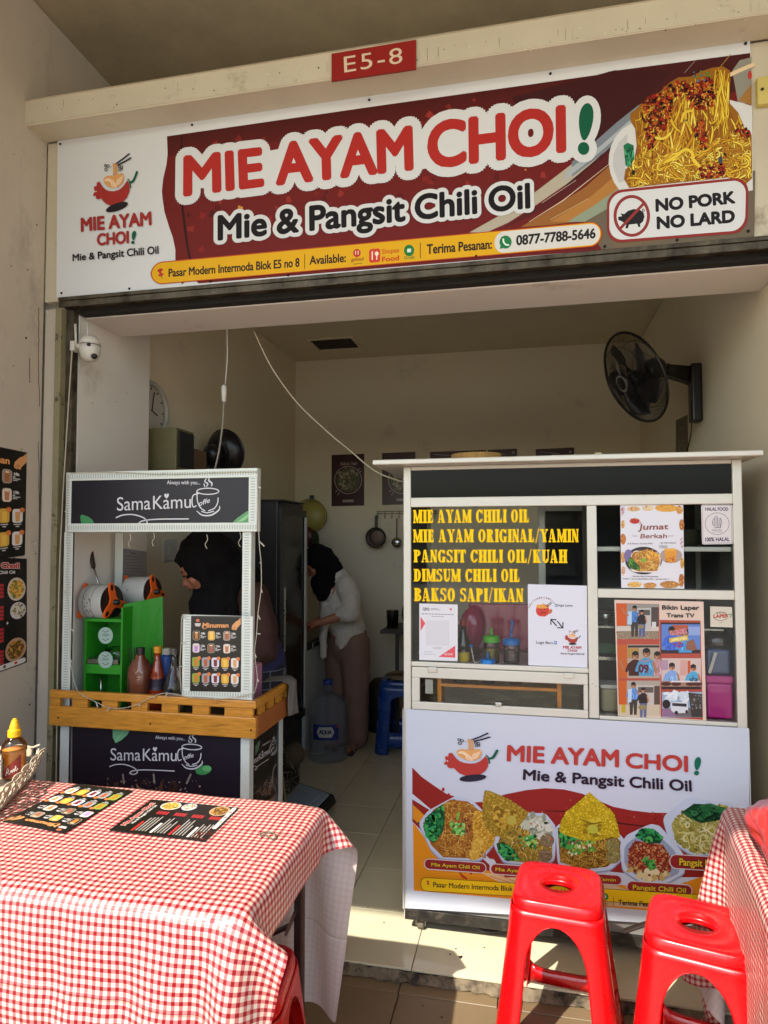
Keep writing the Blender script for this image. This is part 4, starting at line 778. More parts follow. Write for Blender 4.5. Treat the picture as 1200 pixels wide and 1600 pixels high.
# bowl 1
bowl(rounded([(70, 385), (100, 345), (195, 294), (250, 315), (332, 400), (320, 445), (270, 507), (140, 500), (110, 470)], .2))
P1 = [(85, 385), (120, 340), (175, 308), (230, 315), (300, 370), (325, 410), (310, 455), (265, 500), (150, 495), (110, 455)]
A.poly(P1, '#9c5f22'); A.strands([(140, 330), (180, 305), (250, 325), (270, 400), (290, 500), (150, 492), (125, 450), (150, 410)], 620, YNN, 2.6, 30, None, .5, edge='#6a3c12')
gr = [(85, 395), (100, 360), (150, 322), (156, 370), (150, 410), (130, 440), (118, 450), (95, 430)]; A.poly(gr, '#13522f'); A.strands(gr, 90, GRC, 9, 34, 2.2, .3, .8)
bb = [(250, 345), (300, 345), (328, 400), (312, 455), (285, 478), (262, 470), (245, 400)]; A.poly(bb, '#b98a26'); A.bits(bb, 380, ['#c99a34', '#b08226', '#d4a643', '#a07420', '#dcb250'], 2, 6); A.quad((235, 505), (262, 503), (285, 440), (250, 415), '#c9a03c', r=8); A.bits([(235, 503), (262, 500), (282, 445), (252, 420)], 30, ['#b88c2c', '#d8b050'], 3, 8)
A.bits([(180, 360), (240, 370), (235, 430), (185, 425)], 60, ['#8a4a2c', '#a8683c', '#6a3420'], 3, 6); A.bits([(176, 380), (222, 385), (220, 425), (180, 425)], 34, ['#3fae4a', '#77c85a', '#1f7a34', '#a8d080'], 4, 8); A.line([(200, 350), (196, 372)], 6, '#6ac04a')
# bowl 2
bowl(rounded([(313, 455), (325, 405), (395, 352), (480, 352), (515, 395), (512, 500), (470, 522), (345, 512)], .2))
P2 = [(325, 455), (340, 410), (400, 365), (470, 362), (503, 400), (502, 495), (440, 515), (350, 505)]
A.poly(P2, '#8d7328'); A.strands(P2, 210, ['#b89a3c', '#cfb254', '#8f7430', '#6f5a20', '#a89038'], 2.5, 26, None, .5, edge='#5a4414'); A.strands(P2, 160, ['#b89a3c', '#cfb254', '#6f5a20'], 2.4, 24, None, .65)
gr = [(322, 450), (345, 445), (380, 470), (400, 505), (350, 505), (328, 480)]; A.poly(gr, '#124a26'); A.strands(gr, 50, GRC, 8, 34, .7, .3, .5)
wn = [(398, 380), (430, 358), (475, 362), (498, 395), (495, 425), (455, 432), (420, 405)]; A.poly(wn, '#a8ac94'); A.bits(wn, 60, ['#b8bca4', '#c8cab4', '#8f9480', '#d0d0bc'], 6, 16)
for x, y, r in ((486, 440, 23), (480, 490, 23)): A.ell(x, y, r, r * .95, '#7d684e', 20); A.bits([(x - 15, y - 15), (x + 15, y - 15), (x + 15, y + 15), (x - 15, y + 15)], 26, ['#8a7458', '#6a563e', '#9a8468'], 2, 6)
A.bits([(395, 420), (450, 425), (450, 470), (400, 460)], 34, GRC + ['#9acb60'], 4, 9); A.bits(P2, 30, ['#c8581c', '#4a7a2a', '#d8d0b0'], 2, 5)
tr_ = [(285, 278), (300, 280), (360, 305), (427, 350), (415, 372), (372, 405), (340, 430), (312, 425), (285, 395), (277, 345), (279, 310)]
A.poly(tr_, '#8f7320'); A.bits(tr_, 900, ['#a8882c', '#8a6c1c', '#b8983a', '#9a7a24', '#c4a444', '#94761f'], 1.4, 4); A.bits([(310, 330), (380, 345), (380, 390), (330, 410)], 50, ['#b89430', '#c8a844', '#7f6018'], 6, 12); A.ell(372, 375, 14, 16, '#b5a848')
# bowl 3
bowl(rounded([(512, 395), (560, 370), (690, 385), (738, 440), (738, 490), (690, 535), (600, 545), (520, 520)], .2))
P3 = [(520, 410), (560, 385), (680, 395), (724, 445), (722, 490), (680, 525), (600, 535), (528, 510)]
A.poly(P3, '#7a5a20'); A.strands(P3, 260, ['#a8802c', '#c09a40', '#8a6420', '#8a6420', '#b88c34'], 3, 40, None, .4, edge='#4a3010'); A.strands(P3, 220, ['#a8802c', '#c09a40', '#5a3e12'], 3, 36, None, .5)
gr = [(520, 400), (560, 395), (600, 440), (560, 470), (530, 460)]; A.poly(gr, '#0f4526'); A.strands(gr, 44, GRC, 9, 36, 1.6, .3, .5); A.bits([(545, 440), (640, 440), (640, 480), (560, 490)], 60, ['#4a9a3c', '#8ac050', '#d0d0a0', '#2f7a30', '#8a5a3c'], 4, 9)
for x, y, r in ((697, 455, 22), (700, 492, 24), (640, 405, 16)): A.ell(x, y, r, r * .95, '#857a48', 20); A.bits([(x - 15, y - 15), (x + 15, y - 15), (x + 15, y + 15), (x - 15, y + 15)], 26, ['#94884f', '#6f643a', '#a39858'], 2, 6)
tr_ = [(622, 284), (640, 300), (700, 350), (712, 385), (722, 432), (690, 428), (640, 442), (590, 436), (540, 420), (523, 408), (530, 380), (550, 345), (585, 318)]
A.poly(tr_, '#ad9416'); A.bits(tr_, 1300, ['#c9ae1c', '#b89c12', '#d8be28', '#a58c10', '#e0c63c', '#bda416'], 1.4, 4); A.bits([(600, 375), (660, 370), (660, 425), (610, 425)], 36, ['#b89c20', '#8a7414', '#d0b838'], 6, 12); A.ell(634, 403, 16, 15, '#b8b840'); A.line([(590, 370), (630, 385), (665, 380)], 5, '#7a6410', taper=True, smooth=4)
# bowl 4
bowl(rounded([(820, 386), (850, 392), (932, 490), (930, 545), (870, 578), (790, 575), (728, 535), (720, 455), (745, 420)], .2)); A.poly(rounded([(820, 396), (905, 480), (915, 545), (860, 570), (790, 568), (735, 520), (735, 455)], .25), '#8e97ad')
P4 = [(770, 440), (860, 455), (890, 500), (885, 540), (850, 566), (790, 562), (745, 525), (750, 470)]
A.poly(P4, '#7a2a1a'); A.bits(P4, 300, ['#8a2c18', '#a8401f', '#5a1c14', '#b8703a', '#c89860', '#6f2a1c', '#b89068'], 2, 6); A.bits(P4, 300, ['#8a2c18', '#a8401f', '#5a1c14', '#9a4a2a', '#c08a58'], 1.5, 4.5); A.bits([(740, 520), (880, 545), (850, 568), (780, 566)], 30, ['#cfc090', '#b8a060', '#d8cca0'], 8, 14)
gr = [(768, 425), (790, 400), (830, 402), (862, 430), (850, 450), (800, 445)]; A.poly(gr, '#0f4425'); A.strands(gr, 44, GRC, 9, 34, .3, .3, .7); A.bits([(795, 495), (840, 495), (838, 530), (800, 528)], 26, ['#2f8a3c', '#1c5f2c', '#5aa848'], 5, 10)
def pill(x0, y0, x1, y1, sl, body, tx0=None, tx1=None, r=18):
    A.quad((x0, y1), (x1, y1 + sl), (x1, y0 + sl), (x0, y0), '#d0c0c0', r=r); A.quad((x0 + 3, y1 - 3), (x1 - 3, y1 + sl - 3), (x1 - 3, y0 + sl + 3), (x0 + 3, y0 + 3), '#8f2426', r=r - 3)
    tx0 = tx0 or x0 + 24; tx1 = tx1 or x1 - 22; yb, yt = y1 - 12, y0 + 12; s0 = sl * (tx0 - x0) / (x1 - x0); s1 = sl * (tx1 - x0) / (x1 - x0)
    A.text(body, (tx0, yb + s0), (tx1, yb + s1), (tx1, yt + s1), (tx0, yt + s0), '#d9b432', .04, '#2a1410', .1)
pill(88, 497, 290, 533, 14, 'Mie Ayam Chili Oil', 112, 268); pill(302, 513, 490, 549, 12, 'Mie Ayam Original', 319, 480); pill(530, 537, 728, 572, 14, 'Mie Ayam Yamin', 548, 708); pill(742, 568, 955, 608, 14, 'Pangsit Chili Oil', 762, 934, 20); pill(880, 482, 1080, 530, 12, 'Pangsit Kuah', 912, 1050, 23)
A.quad((78, 602), (1112, 662), (1112, 622), (78, 558), '#6a4a10', r=19); A.quad((79.5, 600.5), (1110, 660.5), (1110, 623.5), (79.5, 559.5), '#e6bd14', r=18); pin(A, 101, 576, 9)
A.text('Pasar Modern Intermoda Blok E5 no 8', (118, 590), (445, 607), (445, 590), (118, 573), '#2a2014', .03); A.text('Available:', (475, 610), (560, 615), (560, 598), (475, 593), '#2a2014', .03)
for x, cl in ((585, '#c0342a'), (620, '#cf4030'), (673, '#1f7a3c')): A.ell(x, 611 + (x - 585) * .06 + 5, 11, 12, cl); A.box(x - 3, 611 + (x - 585) * .06, x + 3, 611 + (x - 585) * .06 + 8, '#d8e4d8')
A.text('Grab', (663, 645), (684, 646), (684, 640), (663, 639), '#2a7a34'); A.line([(700, 622), (700, 652)], 2, '#8a6a14'); A.text('Terima Pesanan:', (715, 647), (855, 655), (855, 638), (715, 630), '#2a2014', .03); A.text('0877-7788-5646', (890, 655), (1060, 664), (1060, 644), (890, 636), '#2a2014', .03)
A.crop(2.069, 620, 1100); A.text('MIE AYAM', (355, 184), (718, 204), (718, 146), (357, 131), '#b03a34', .05); A.text('CHOI', (738, 205), (941, 219), (940, 166), (739, 156), '#b03a34', .05); exclaim(A, 971, 170, 229, 23, '#15644c', .12)
A.text('Mie & Pangsit Chili Oil', (407, 244), (953, 282), (951, 245), (409, 209), '#2a1a2c', .045)
A.crop(4.615, 640, 1100); A.A = affine([(378, 600), (770, 398), (590, 710)], [(248, 425), (632, 332), (455, 530)]); logo(A, '#b03a34', '#2a2435'); A.A = None
A.crop(); q = MB(); Q = A.xf(c); q.prism([tuple(p) for p in Q], (A.o, A.ex, A.ey), -.0015, 1.2e-4); cb = q.build('cart_banner', VINYL, label='printed vinyl banner with noodle bowls wrapped over the food cart front', cat='banner')
A.build('printed_artwork', MATS['print_vinyl'], cb)
q = MB().box(-.469, -.4665, Y0 - .006, Y0 + .25, .086, .842).build('side_fold', VINYL, cb); MB().box(.7575, .760, Y0 - .006, Y0 + .25, .086, .838).build('side_fold', VINYL, cb)
# ------------------------------------------------------------------ things in the shop
WPL = mat('white_plastic', '#c9c5ba', .35, var=.03)
CORD = mat('cream_cord', '#b0a68c', .6)
# security camera on the pier
XP = -1.848
p = at_x(139, 545, XP + .07)
q = thing('security_camera', 'white egg-shaped security camera on the pier with its cable', 'security camera', (XP, p.y, p.z))
cx, cy, cz = XP + .075, p.y, p.z
MB().lathe([(.0, -.055), (.018, -.053), (.032, -.042), (.040, -.025), (.0425, -.005), (.0415, .012)], (cx, cy, cz), 28).build('eye_body', WPL, q, smooth=True)
MB().lathe([(.0400, .0125), (.0400, .0145)], (cx, cy, cz), 28).build('joint', BLKP, q)
MB().lathe([(.042, .015), (.0415, .028), (.036, .042), (.024, .052), (.0, .055)], (cx, cy, cz), 28).build('cap', WPL, q, smooth=True)
MB().box(XP + .0005, XP + .02, cy - .03, cy + .01, cz - .012, cz + .03).build('wall_bracket', WPL, q, bevel=.003); MB().tube([(XP + .02, cy - .01, cz + .01), (XP + .04, cy, cz + .012)], .012, 10).build('arm', WPL, q, smooth=True)
MB().tube([(XP + .022, cy - .018, cz + .01), (XP + .018, cy - .02, 2.40)], .005, 8).build('antenna', WPL, q, smooth=True); MB().tube([(XP + .045, cy + .02, cz + .04), (XP + .045, cy + .025, 2.42)], .004, 8).build('antenna', WPL, q, smooth=True)
MB().ball((cx + .02, cy - .036, cz + .006), .008).build('sensor', BLKP, q, smooth=True); MB().ball((cx + .030, cy - .014, cz - .037), .0135, sc=(1, 1, .9)).build('lens', BLKP, q, smooth=True)
MB().tube(curve([(XP + .006, cy - .02, cz), (XP + .005, cy - .025, cz - .08), (XP + .005, cy - .045, cz - .4), (XP + .004, cy - .06, cz - .7), (XP + .005, cy - .07, 1.2), (XP + .005, cy - .06, .3)], 6), .0028, 6).build('cable', CORD, q, smooth=True)
# crack line / sealant on the left wall
# clock
XI = -1.94
p = at_x(240, 644, XI); c0 = (XI, p.y - .055, p.z); mY = Matrix.Rotation(R(90), 3, 'Y')
q = thing('wall_clock', 'round white-rimmed wall clock on the inner left wall', 'clock', c0)
MB().lathe([(.135, .0005), (.150, .006), (.152, .03), (.142, .042), (.130, .034), (.128, .02)], c0, 48, mY, capt=False).build('rim', mat('grey_white_rim', '#a9a69b', .35), q, smooth=True)
MB().lathe([(.1275, .012), (.1275, .018)], c0, 40, mY).build('dial', mat('clock_dial', '#b5ada0', .5), q)
h = Vector(c0) + Vector((.021, 0, 0))
MB().bar(h, h + Vector((0, .06, -.02)), .006, .003, (1, 0, 0)).build('hour_hand', BLKP, q); MB().bar(h + Vector((.004, 0, 0)), h + Vector((.004, .02, .10)), .005, .003, (1, 0, 0)).build('minute_hand', BLKP, q)
mk = None
for k in range(12):
    a = R(30 * k); o_ = h + Vector((-.001, .108 * math.sin(a), .108 * math.cos(a))); o2 = h + Vector((-.001, .12 * math.sin(a), .12 * math.cos(a))); MB().bar(o_, o2, .006, .003, (1, 0, 0)).build('hour_mark', BLKP, q)
# box speaker under the clock, carton and smaller speaker beside it
def pbox(name, u0, u1, v0, v1, Y, dep, m, label, cat, par=None, **kw):
    a = at_y(u0, v1, Y); b = at_y(u1, v0, Y); return MB().box(a.x, b.x, Y, Y + dep, a.z, b.z).build(name, m, par, label=label, cat=cat, **kw)
SHLF = st('wall_shelf', [(-1.94, -1.62, 3.05, 4.2, 1.745, 1.765)], mat('shelf_board', '#6a5f4c', .6), 'dark shelf board on the inner left wall', 'shelf') if False else None
wd = mat('olive_wood', '#6f6a45', .5, var=.15, vscale=8, stretch=(1, 1, 6)); dk = mat('speaker_cloth', '#1f2120', .8)
q = thing('wall_speaker', 'olive wooden speaker box on the inner wall below the clock', 'speaker', (-1.9, 3.1, 1.87))
MB().box(XI + .002, XI + .20, 3.06, 3.24, 1.86, 2.075).build('cabinet', wd, q, bevel=.004); MB().box(XI + .2005, XI + .212, 3.075, 3.225, 1.875, 2.06).build('grille', dk, q, bevel=.004)
ct = mat('brown_carton', '#6a5138', .8)
for i_, (yy, z1, m_, lb) in enumerate(((3.32, 2.0, ct, 'brown carton on the high shelf right of the speaker box'), (3.50, 1.945, BLKP, 'small dark rounded box at the end of the high shelf'))):
    MB().box(XI + .01, XI + .17, yy, yy + .13, 1.862, z1).build('carton' if i_ == 0 else 'storage_box', m_, label=lb, cat='box', bevel=.004 if i_ == 0 else .03)
q = thing('wall_shelf', 'narrow shelf on the inner left wall under the speaker', 'shelf', (-1.85, 3.35, 1.85))
MB().box(XI + .001, XI + .22, 3.02, 3.75, 1.842, 1.8595).build('board', ct, q, bevel=.002)
for yy in (3.1, 3.65): MB().box(XI + .001, XI + .18, yy, yy + .02, 1.80, 1.8415).build('bracket', STEEL, q)

def fan(name, label, hub, aim, Rr, wall, group=None):
    """caged wall fan: hub position, blowing direction, cage radius, wall fixing point"""
    hub = Vector(hub); aim = Vector(aim).normalized(); t = thing(name, label, 'fan', wall); M = aim.to_track_quat('Z', 'Y').to_matrix()
    def P(r, a, z): return hub + M @ Vector((r * math.cos(a), r * math.sin(a), z))
    B = mat('fan_black', '#191617', .35)
    for nm, z0, dz in (('rim', 0, 0),): MB().tube([P(Rr, 2 * math.pi * k / 64, 0) for k in range(64)], .0065, 8, True).build(nm, B, t, smooth=True)
    for nm, sg in (('front_grille', 1), ('rear_grille', -1)):
        g = MB(); N = 120
        for k in range(N):
            a = 2 * math.pi * k / N; tw = .5 * sg; pts = [P(.045 + (Rr - .045) * s_, a + tw * s_, sg * (.072 * (1 - s_ ** 2.6))) for s_ in (0, .2, .4, .6, .75, .88, .96, 1)]; g.tube(pts, .0009, 4, caps=False)
        for rr_ in (.45, .75): s_ = (rr_ * Rr - .045) / (Rr - .045); g.tube([P(rr_ * Rr, 2 * math.pi * k / 40, sg * .072 * (1 - s_ ** 2.6)) for k in range(40)], .0016, 5, True)
        g.build(nm, B, t, kind='stuff')
    MB().lathe([(.0, .080), (.03, .079), (.046, .072), (.048, .066)], hub, 24, M, capb=False, capt=False).build('badge', B, t, smooth=True)
    g = MB()
    for k in range(24): a = 2 * math.pi * k / 24; g.bar(P(.034, a, .0795), P(.043, a, .0765), .003, .0016, M @ Vector((0, 0, 1)))
    g.build('badge_print', mat('grey_print', '#8d8a86', .5), t, kind='stuff')
    for k in range(5):
        a0 = 2 * math.pi * k / 5 + .3; g = MB(); g.grid(lambda i, j: P(.035 + (Rr * .84 - .035) * i, a0 + (j - .5) * (.55 + .45 * math.sin(math.pi * min(1, i * 1.1))) * 1.05 + .35 * i, .012 + (.5 - j) * .05 * (1 - .35 * i)), 8, 7)
        g.build('blade', mat('fan_blade', '#242122', .3), t, smooth=True, solid=.002)
    MB().lathe([(.0, -.17), (.03, -.168), (.05, -.15), (.056, -.11), (.056, -.075), (.04, -.06)], hub, 20, M).build('motor', B, t, smooth=True)
    MB().lathe([(.0, .03), (.03, .028), (.034, .0), (.034, -.03)], hub, 16, M).build('hub', B, t, smooth=True)
    return t, P, B
hub = at_y(1000, 590, 3.45) ; XR = .89
p1 = at_x(1092, 575, XR)
t, P, B = fan('wall_fan', 'black caged wall fan reaching out from the inner right wall', (hub.x - .03, 3.42, at_y(1000, 590, 3.42).z), (-.88, -.34, -.44), .232, (XR, 3.6, 2.2))
a = P(0, 0, -.13); b_ = Vector((XR - .05, 3.62, 2.335))
MB().bar(a, a + (b_ - a) * .35, .04, .05).build('neck', B, t, bevel=.01)
MB().prism([(0, -.025), (.0, .025), (.24, .055), (.27, .06), (.27, -.04), (.15, -.03)], (a + (b_ - a) * .25, (b_ - a).normalized(), (0, 0, 1)), -.02, .02).build('bracket_arm', B, t, bevel=.006)
MB().box(XR - .055, XR - .001, 3.575, 3.655, 2.10, 2.40).build('wall_base', B, t, bevel=.012, seg=3)
MB().tube(curve([(XR - .05, 3.57, 2.37), (XR - .06, 3.56, 2.28), (XR - .05, 3.6, 2.16), (XR - .01, 3.8, 2.07), (XR - .005, 4.0, 1.95), (XR - .03, 4.3, 1.84)], 8), .003, 6).build('power_cord', B, t, smooth=True)
# far fan seen from behind on the left wall
t, P, B = fan('rear_wall_fan', 'black fan seen from behind above the coffee stand sign', (-1.735, 3.62, at_y(352, 706, 3.62).z), (.25, 1., .25), .13, (XI, 3.75, 2.0))
MB().lathe([(.0, -.066), (.09, -.064), (.125, -.02), (.128, 0)], P(0, 0, 0), 28, Vector((.25, 1., .25)).to_track_quat('Z', 'Y').to_matrix(), capt=False).build('rear_cover', B, t, smooth=True)
MB().bar((XI + .002, 3.7, 2.0), (-1.76, 3.6, 2.01), .03, .04).build('arm', B, t, bevel=.006)

# hanging cords
p = at_y(357, 519, 2.75); a, b, c = at_y(352, 600, 2.72), at_y(350, 628, 2.7), at_y(336, 732, 2.62)
q = thing('hanging_wire', 'thin white wire hanging from the lintel with an inline connector', 'wire', (p.x, p.y, p.z))
MB().tube(curve([Vector((p.x, 2.735, 2.47)), at_y(355, 560, 2.73), a], 8), .0022, 6).build('upper_wire', WPL, q, smooth=True)
MB().lathe([(.004, 0), (.010, .006), (.0105, .03), (.012, .034), (.012, .07), (.006, .078)], tuple(b + Vector((0, 0, -.002))), 14).build('connector', WPL, q, smooth=True)
MB().tube(curve([b, at_y(348, 660, 2.68), at_y(343, 700, 2.65), c, at_y(333, 742, 2.5)], 8), .004, 6).build('lower_wire', mat('clear_cord', '#8f8878', .3), q, smooth=True)
pts = [at_y(397, 518, 2.74), at_y(425, 575, 2.8), at_y(465, 630, 2.86), at_y(512, 675, 2.9), at_y(548, 705, 2.92), at_y(575, 728, 2.9), at_y(600, 743, 2.88), Vector((-.462, 2.86, 1.735))]
MB().tube(curve(pts, 10), .0035, 6).build('drooping_cable', CORD, label='pale cable drooping from the lintel to the food cart roof', cat='cable', smooth=True)
# air vent in the ceiling
q = thing('ceiling_vent', 'dark square air vent in the shop ceiling', 'vent', (-1.45, 4.85, 3.05)); zc = 3.0525
c4 = [at_z(u, v, zc) for u, v in ((493, 536), (552, 533), (565, 544), (505, 549))]
x0, x1, y0, y1 = -1.62, -1.29, 4.83, 5.10
MB().box(x0, x1, y0, y1, zc - .004, zc - .001).build('grille_plate', mat('vent_dark', '#2a211b', .8), q)
for (a0, a1, b0, b1) in ((x0 - .02, x1 + .02, y0 - .02, y0), (x0 - .02, x1 + .02, y1, y1 + .02), (x0 - .02, x0, y0 + .001, y1 - .001), (x1, x1 + .02, y0 + .001, y1 - .001)): MB().box(a0, a1, b0, b1, zc - .012, zc - .001).build('frame', ICEIL, q)
for k in range(5): MB().box(x0, x1, y0 + .03 + k * .05, y0 + .04 + k * .05, zc - .012, zc - .005).build('louvre', mat('vent_blade', '#3f352c', .7), q)

# posters on the back wall
PDK = mat('maroon_paper', '#3a1c22', .5)
def dish_poster(corners, label, title, cx, cy, r, full=True):
    A = Art(FY(5.4015)); A.poly(corners, '#3c1a22')
    (x0, y0), (x1, _), (_, y1) = corners[0], corners[1], corners[2]; w_ = x1 - x0
    if full:
        A.text(title[0], (x0 + w_ * .28, y0 + 16), (x0 + w_ * .78, y0 + 15), (x0 + w_ * .78, y0 + 10), (x0 + w_ * .28, y0 + 11), '#a8938c', .02); A.text(title[1], (x0 + w_ * .4, y0 + 24), (x0 + w_ * .66, y0 + 23.5), (x0 + w_ * .66, y0 + 18.5), (x0 + w_ * .4, y0 + 19), '#a8938c', .02)
        A.ring(cx, cy, r, r * 1.02, 1.3, '#a8938c'); A.ell(cx, cy, r - 2.5, r - 2.5, '#55503a'); A.bits([(cx - r * .7, cy - r * .7), (cx + r * .7, cy - r * .7), (cx + r * .7, cy + r * .7), (cx - r * .7, cy + r * .7)], 70, ['#7d7a5c', '#9a947a', '#4a5c34', '#6a6448', '#b0a890'], 1.5, 4)
        A.quad((cx - 9, y1 - 5), (cx + 9, y1 - 5.5), (cx + 9, y1 - 9.5), (cx - 9, y1 - 9), '#a8938c', r=2)
        for dx, dy in ((-17, 16), (-14, 20), (16, -16), (18, -12)): A.line([(cx + dx, cy + dy), (cx + dx * 1.15, cy + dy * 1.15)], 1.3, '#a8938c')
    else:
        A.line([(x0 + 6, y0 + 4), (x0 + w_ * .6, y0 + 7)], 1, '#8a7a80'); A.ell(x1 - 6, y0 + 4, 2.4, 2, '#8a7a80')
    return sheet('poster', label, 'poster', A, corners, PDK, m_print=GLOSSP, group='dark dish posters on the back wall')
dish_poster([(518, 711), (569, 709), (569, 790), (518, 791)], 'maroon Bakso Sapi Tahu poster, leftmost on the back wall', ('Bakso Sapi', 'Tahu'), 544, 750, 21)
dish_poster([(597, 708), (649, 706), (649, 788), (597, 789)], 'maroon dish poster on the back wall, half hidden by the food cart post', ('-', '-'), 628, 750, 21)
dish_poster([(672, 706), (697, 705), (759, 704), (759, 784), (672, 786)][:1] + [(759, 703), (759, 784), (672, 786)], 'dark poster on the back wall behind the woven tray', ('', ''), 700, 750, 20, False)
dish_poster([(762, 703), (808, 701), (808, 782), (762, 784)], 'dark poster peeping over the cart just right of the woven tray', ('', ''), 785, 750, 20, False)
dish_poster([(837, 702), (897, 699), (897, 780), (837, 782)], 'dark poster on the back wall, rightmost above the cart roof', ('', ''), 867, 750, 20, False)
A = Art(((XR - .0015, 0, 0), (0, -1, 0), (0, 0, 1))); c = [(1056, 657), (1074, 648), (1076, 730), (1056, 730)]; A.poly(c, '#2f2420')
A.line([(1062, 672), (1068, 668)], 1.2, '#8a8078'); A.line([(1061, 688), (1069, 690)], 1.2, '#8a8078'); A.ring(1065, 700, 4, 6, 1, '#8a8078'); sheet('wall_notice', 'narrow dark notice on the inner right wall below the fan', 'poster', A, c, PDK, m_print=GLOSSP)

# basket tray and lid on the cart roof
rf = 1.8072
def woven(name, label, c, rx, ry, h, col, cat):
    m = mat(name + '_straw', col, .8, var=.35, vscale=60, bump=.6, bscale=120); q = thing(name, label, cat, c)
    MB().lathe([(rx * .93, .0), (rx, .004), (rx, .010)], c, 36, Matrix.Diagonal((1, ry / rx, 1))).build('base', m, q, smooth=True)
    for k in range(4):
        g = MB(); n = 90; zz = .012 + h * k / 4
        for s_ in (0, 1): g.tube([Vector(c) + Vector(((rx - .003) * math.cos(6.2832 * i / n), (ry - .003) * math.sin(6.2832 * i / n), zz + .004 * math.sin(22 * 6.2832 * i / n + s_ * math.pi))) for i in range(n)], .004, 5, True)
        g.build('plait', m, q, smooth=True)
    return q
woven('woven_tray', 'round straw tray lying on the food cart roof', (-.19, 2.68, rf), .10, .09, .025, '#b08a4c', 'tray')
q = thing('white_lid', 'flat cream plastic lid lying on the food cart roof', 'lid', (.20, 2.62, rf)); MB().box(.10, .29, 2.56, 2.74, rf, rf + .012).build('plate', mat('cream_plastic', '#c5b98e', .4), q, bevel=.004); MB().box(.26, .285, 2.58, 2.70, rf + .0125, rf + .02).build('clip', MATS['cream_plastic'], q, bevel=.002)

# ---- kitchen things at the back
q = thing('pan_rack', 'wire rail with hooks on the back wall', 'rack', (-1.0, 5.39, 1.72)); WIRE = mat('dark_wire', '#3a332c', .4, .7)
for z in (1.735, 1.715): MB().tube([(-1.215, 5.385, z), (-.70, 5.385, z)], .0022, 6).build('rail', WIRE, q)
for k in range(9): x = -1.20 + k * .06; MB().tube(curve([(x, 5.385, 1.737), (x, 5.382, 1.69), (x, 5.37, 1.678), (x, 5.362, 1.69)], 4), .002, 5).build('hook', WIRE, q, smooth=True)
p = Vector((-1.205, 5.355, 1.515)); mX = Matrix.Rotation(R(90), 3, 'X')
q = thing('frying_pan', 'dark frying pan hanging from the wire rail on the back wall', 'pan', (p.x, 5.38, 1.515))
MB().lathe([(.0, .002), (.062, .0), (.066, -.002), (.084, .038), (.087, .038), (.070, -.006), (.0, -.005)], p, 36, mX, capb=False, capt=False).build('bowl', mat('worn_pan', '#4a4038', .35, .5, var=.3, vscale=20), q, smooth=True)
MB().ball(p + Vector((0, -.001, 0)), .055, sc=(1, .03, 1)).build('worn_centre', mat('pan_wear', '#6a5040', .4, .4, var=.6, vscale=45), q, smooth=True)
MB().bar(p + Vector((0, -.02, .08)), p + Vector((.0, -.012, .185)), .024, .014, (0, 1, 0)).build('handle', BLKP, q, bevel=.006)
q = thing('ladle', 'steel ladle hanging right of the frying pan', 'ladle', (-1.02, 5.38, 1.47)); p = Vector((-1.035, 5.35, 1.475))
MB().ball(p, .044, 16, 10, (1, .6, 1)).build('bowl', STEEL, q, smooth=True); MB().tube([p + Vector((0, 0, .04)), p + Vector((0, .01, .20))], .005, 6).build('handle', BLKP, q)
q = thing('colander', 'pale yellow plastic colander hanging beside the fridge', 'colander', (-1.77, 5.38, 1.7)); p = Vector((-1.775, 5.34, 1.70))
YP = mat('pale_yellow_plastic', '#a89a50', .4)
MB().lathe([(.0, .03), (.07, .028), (.115, .0), (.13, -.03), (.136, -.03), (.12, .005), (.07, .036), (.0, .038)], p, 30, Matrix.Rotation(R(90), 3, 'X'), capb=False, capt=False).build('bowl', YP, q, smooth=True); MB().tube([p + Vector((.141 * math.cos(6.283 * k / 36), .0, .141 * math.sin(6.283 * k / 36))) + Vector((0, -.03, 0)) for k in range(36)], .006, 6, True).build('rim', YP, q, smooth=True)
MB().box(-1.80, -1.76, 5.375, 5.39, 1.83, 1.88).build('wall_hook', mat('teal_hook', '#1f4a52', .4), label='small teal adhesive hook above the yellow colander', cat='hook', bevel=.004)
MB().ball((-1.80, 5.30, 1.52), .075, sc=(1, .5, 1.2)).build('red_ladle_bag', mat('dark_red_plastic', '#5a1a20', .3), label='dark red plastic bag hanging under the yellow colander', cat='bag', smooth=True)
MB().ball((-1.73, 5.30, 1.50), .06, sc=(.7, .4, 1.3)).build('green_cloth', mat('dark_green_cloth', '#28361e', .8), label='dark green cloth hanging beside the red bag', cat='cloth', smooth=True)

# fridge against the left wall
q = thing('display_fridge', 'tall black glass-door drinks fridge against the left wall', 'fridge', (-1.71, 4.1, 0)); FB = mat('fridge_black', '#1c191b', .35)
MB().box(-1.935, -1.50, 3.862, 4.345, .05, 1.74).build('cabinet', FB, q, bevel=.006)
MB().box(-1.935, -1.50, 3.862, 4.345, .0, .048).build('base', BLKP, q)
MB().box(-1.4748, -1.468, 4.30, 4.341, .36, 1.65).build('door_trim', mat('pale_trim', '#d0d2cc', .35), q)
dr = MB().box(-1.499, -1.475, 3.865, 3.90, .30, 1.70).build('door', FB, q, bevel=.003)
for b in ((-1.499, -1.475, 4.315, 4.343, .30, 1.70), (-1.499, -1.475, 3.9002, 4.3148, 1.655, 1.70), (-1.499, -1.475, 3.9002, 4.3148, .30, .35)): MB().box(*b).build('frame', FB, dr, bevel=.003)
MB().box(-1.4975, -1.4935, 3.9003, 4.3147, .3502, 1.6548).build('shelf_backing', mat('milky_interior', '#c0c2b2', .5, var=.25, vscale=5, stretch=(1, 1, 2.5)), dr)
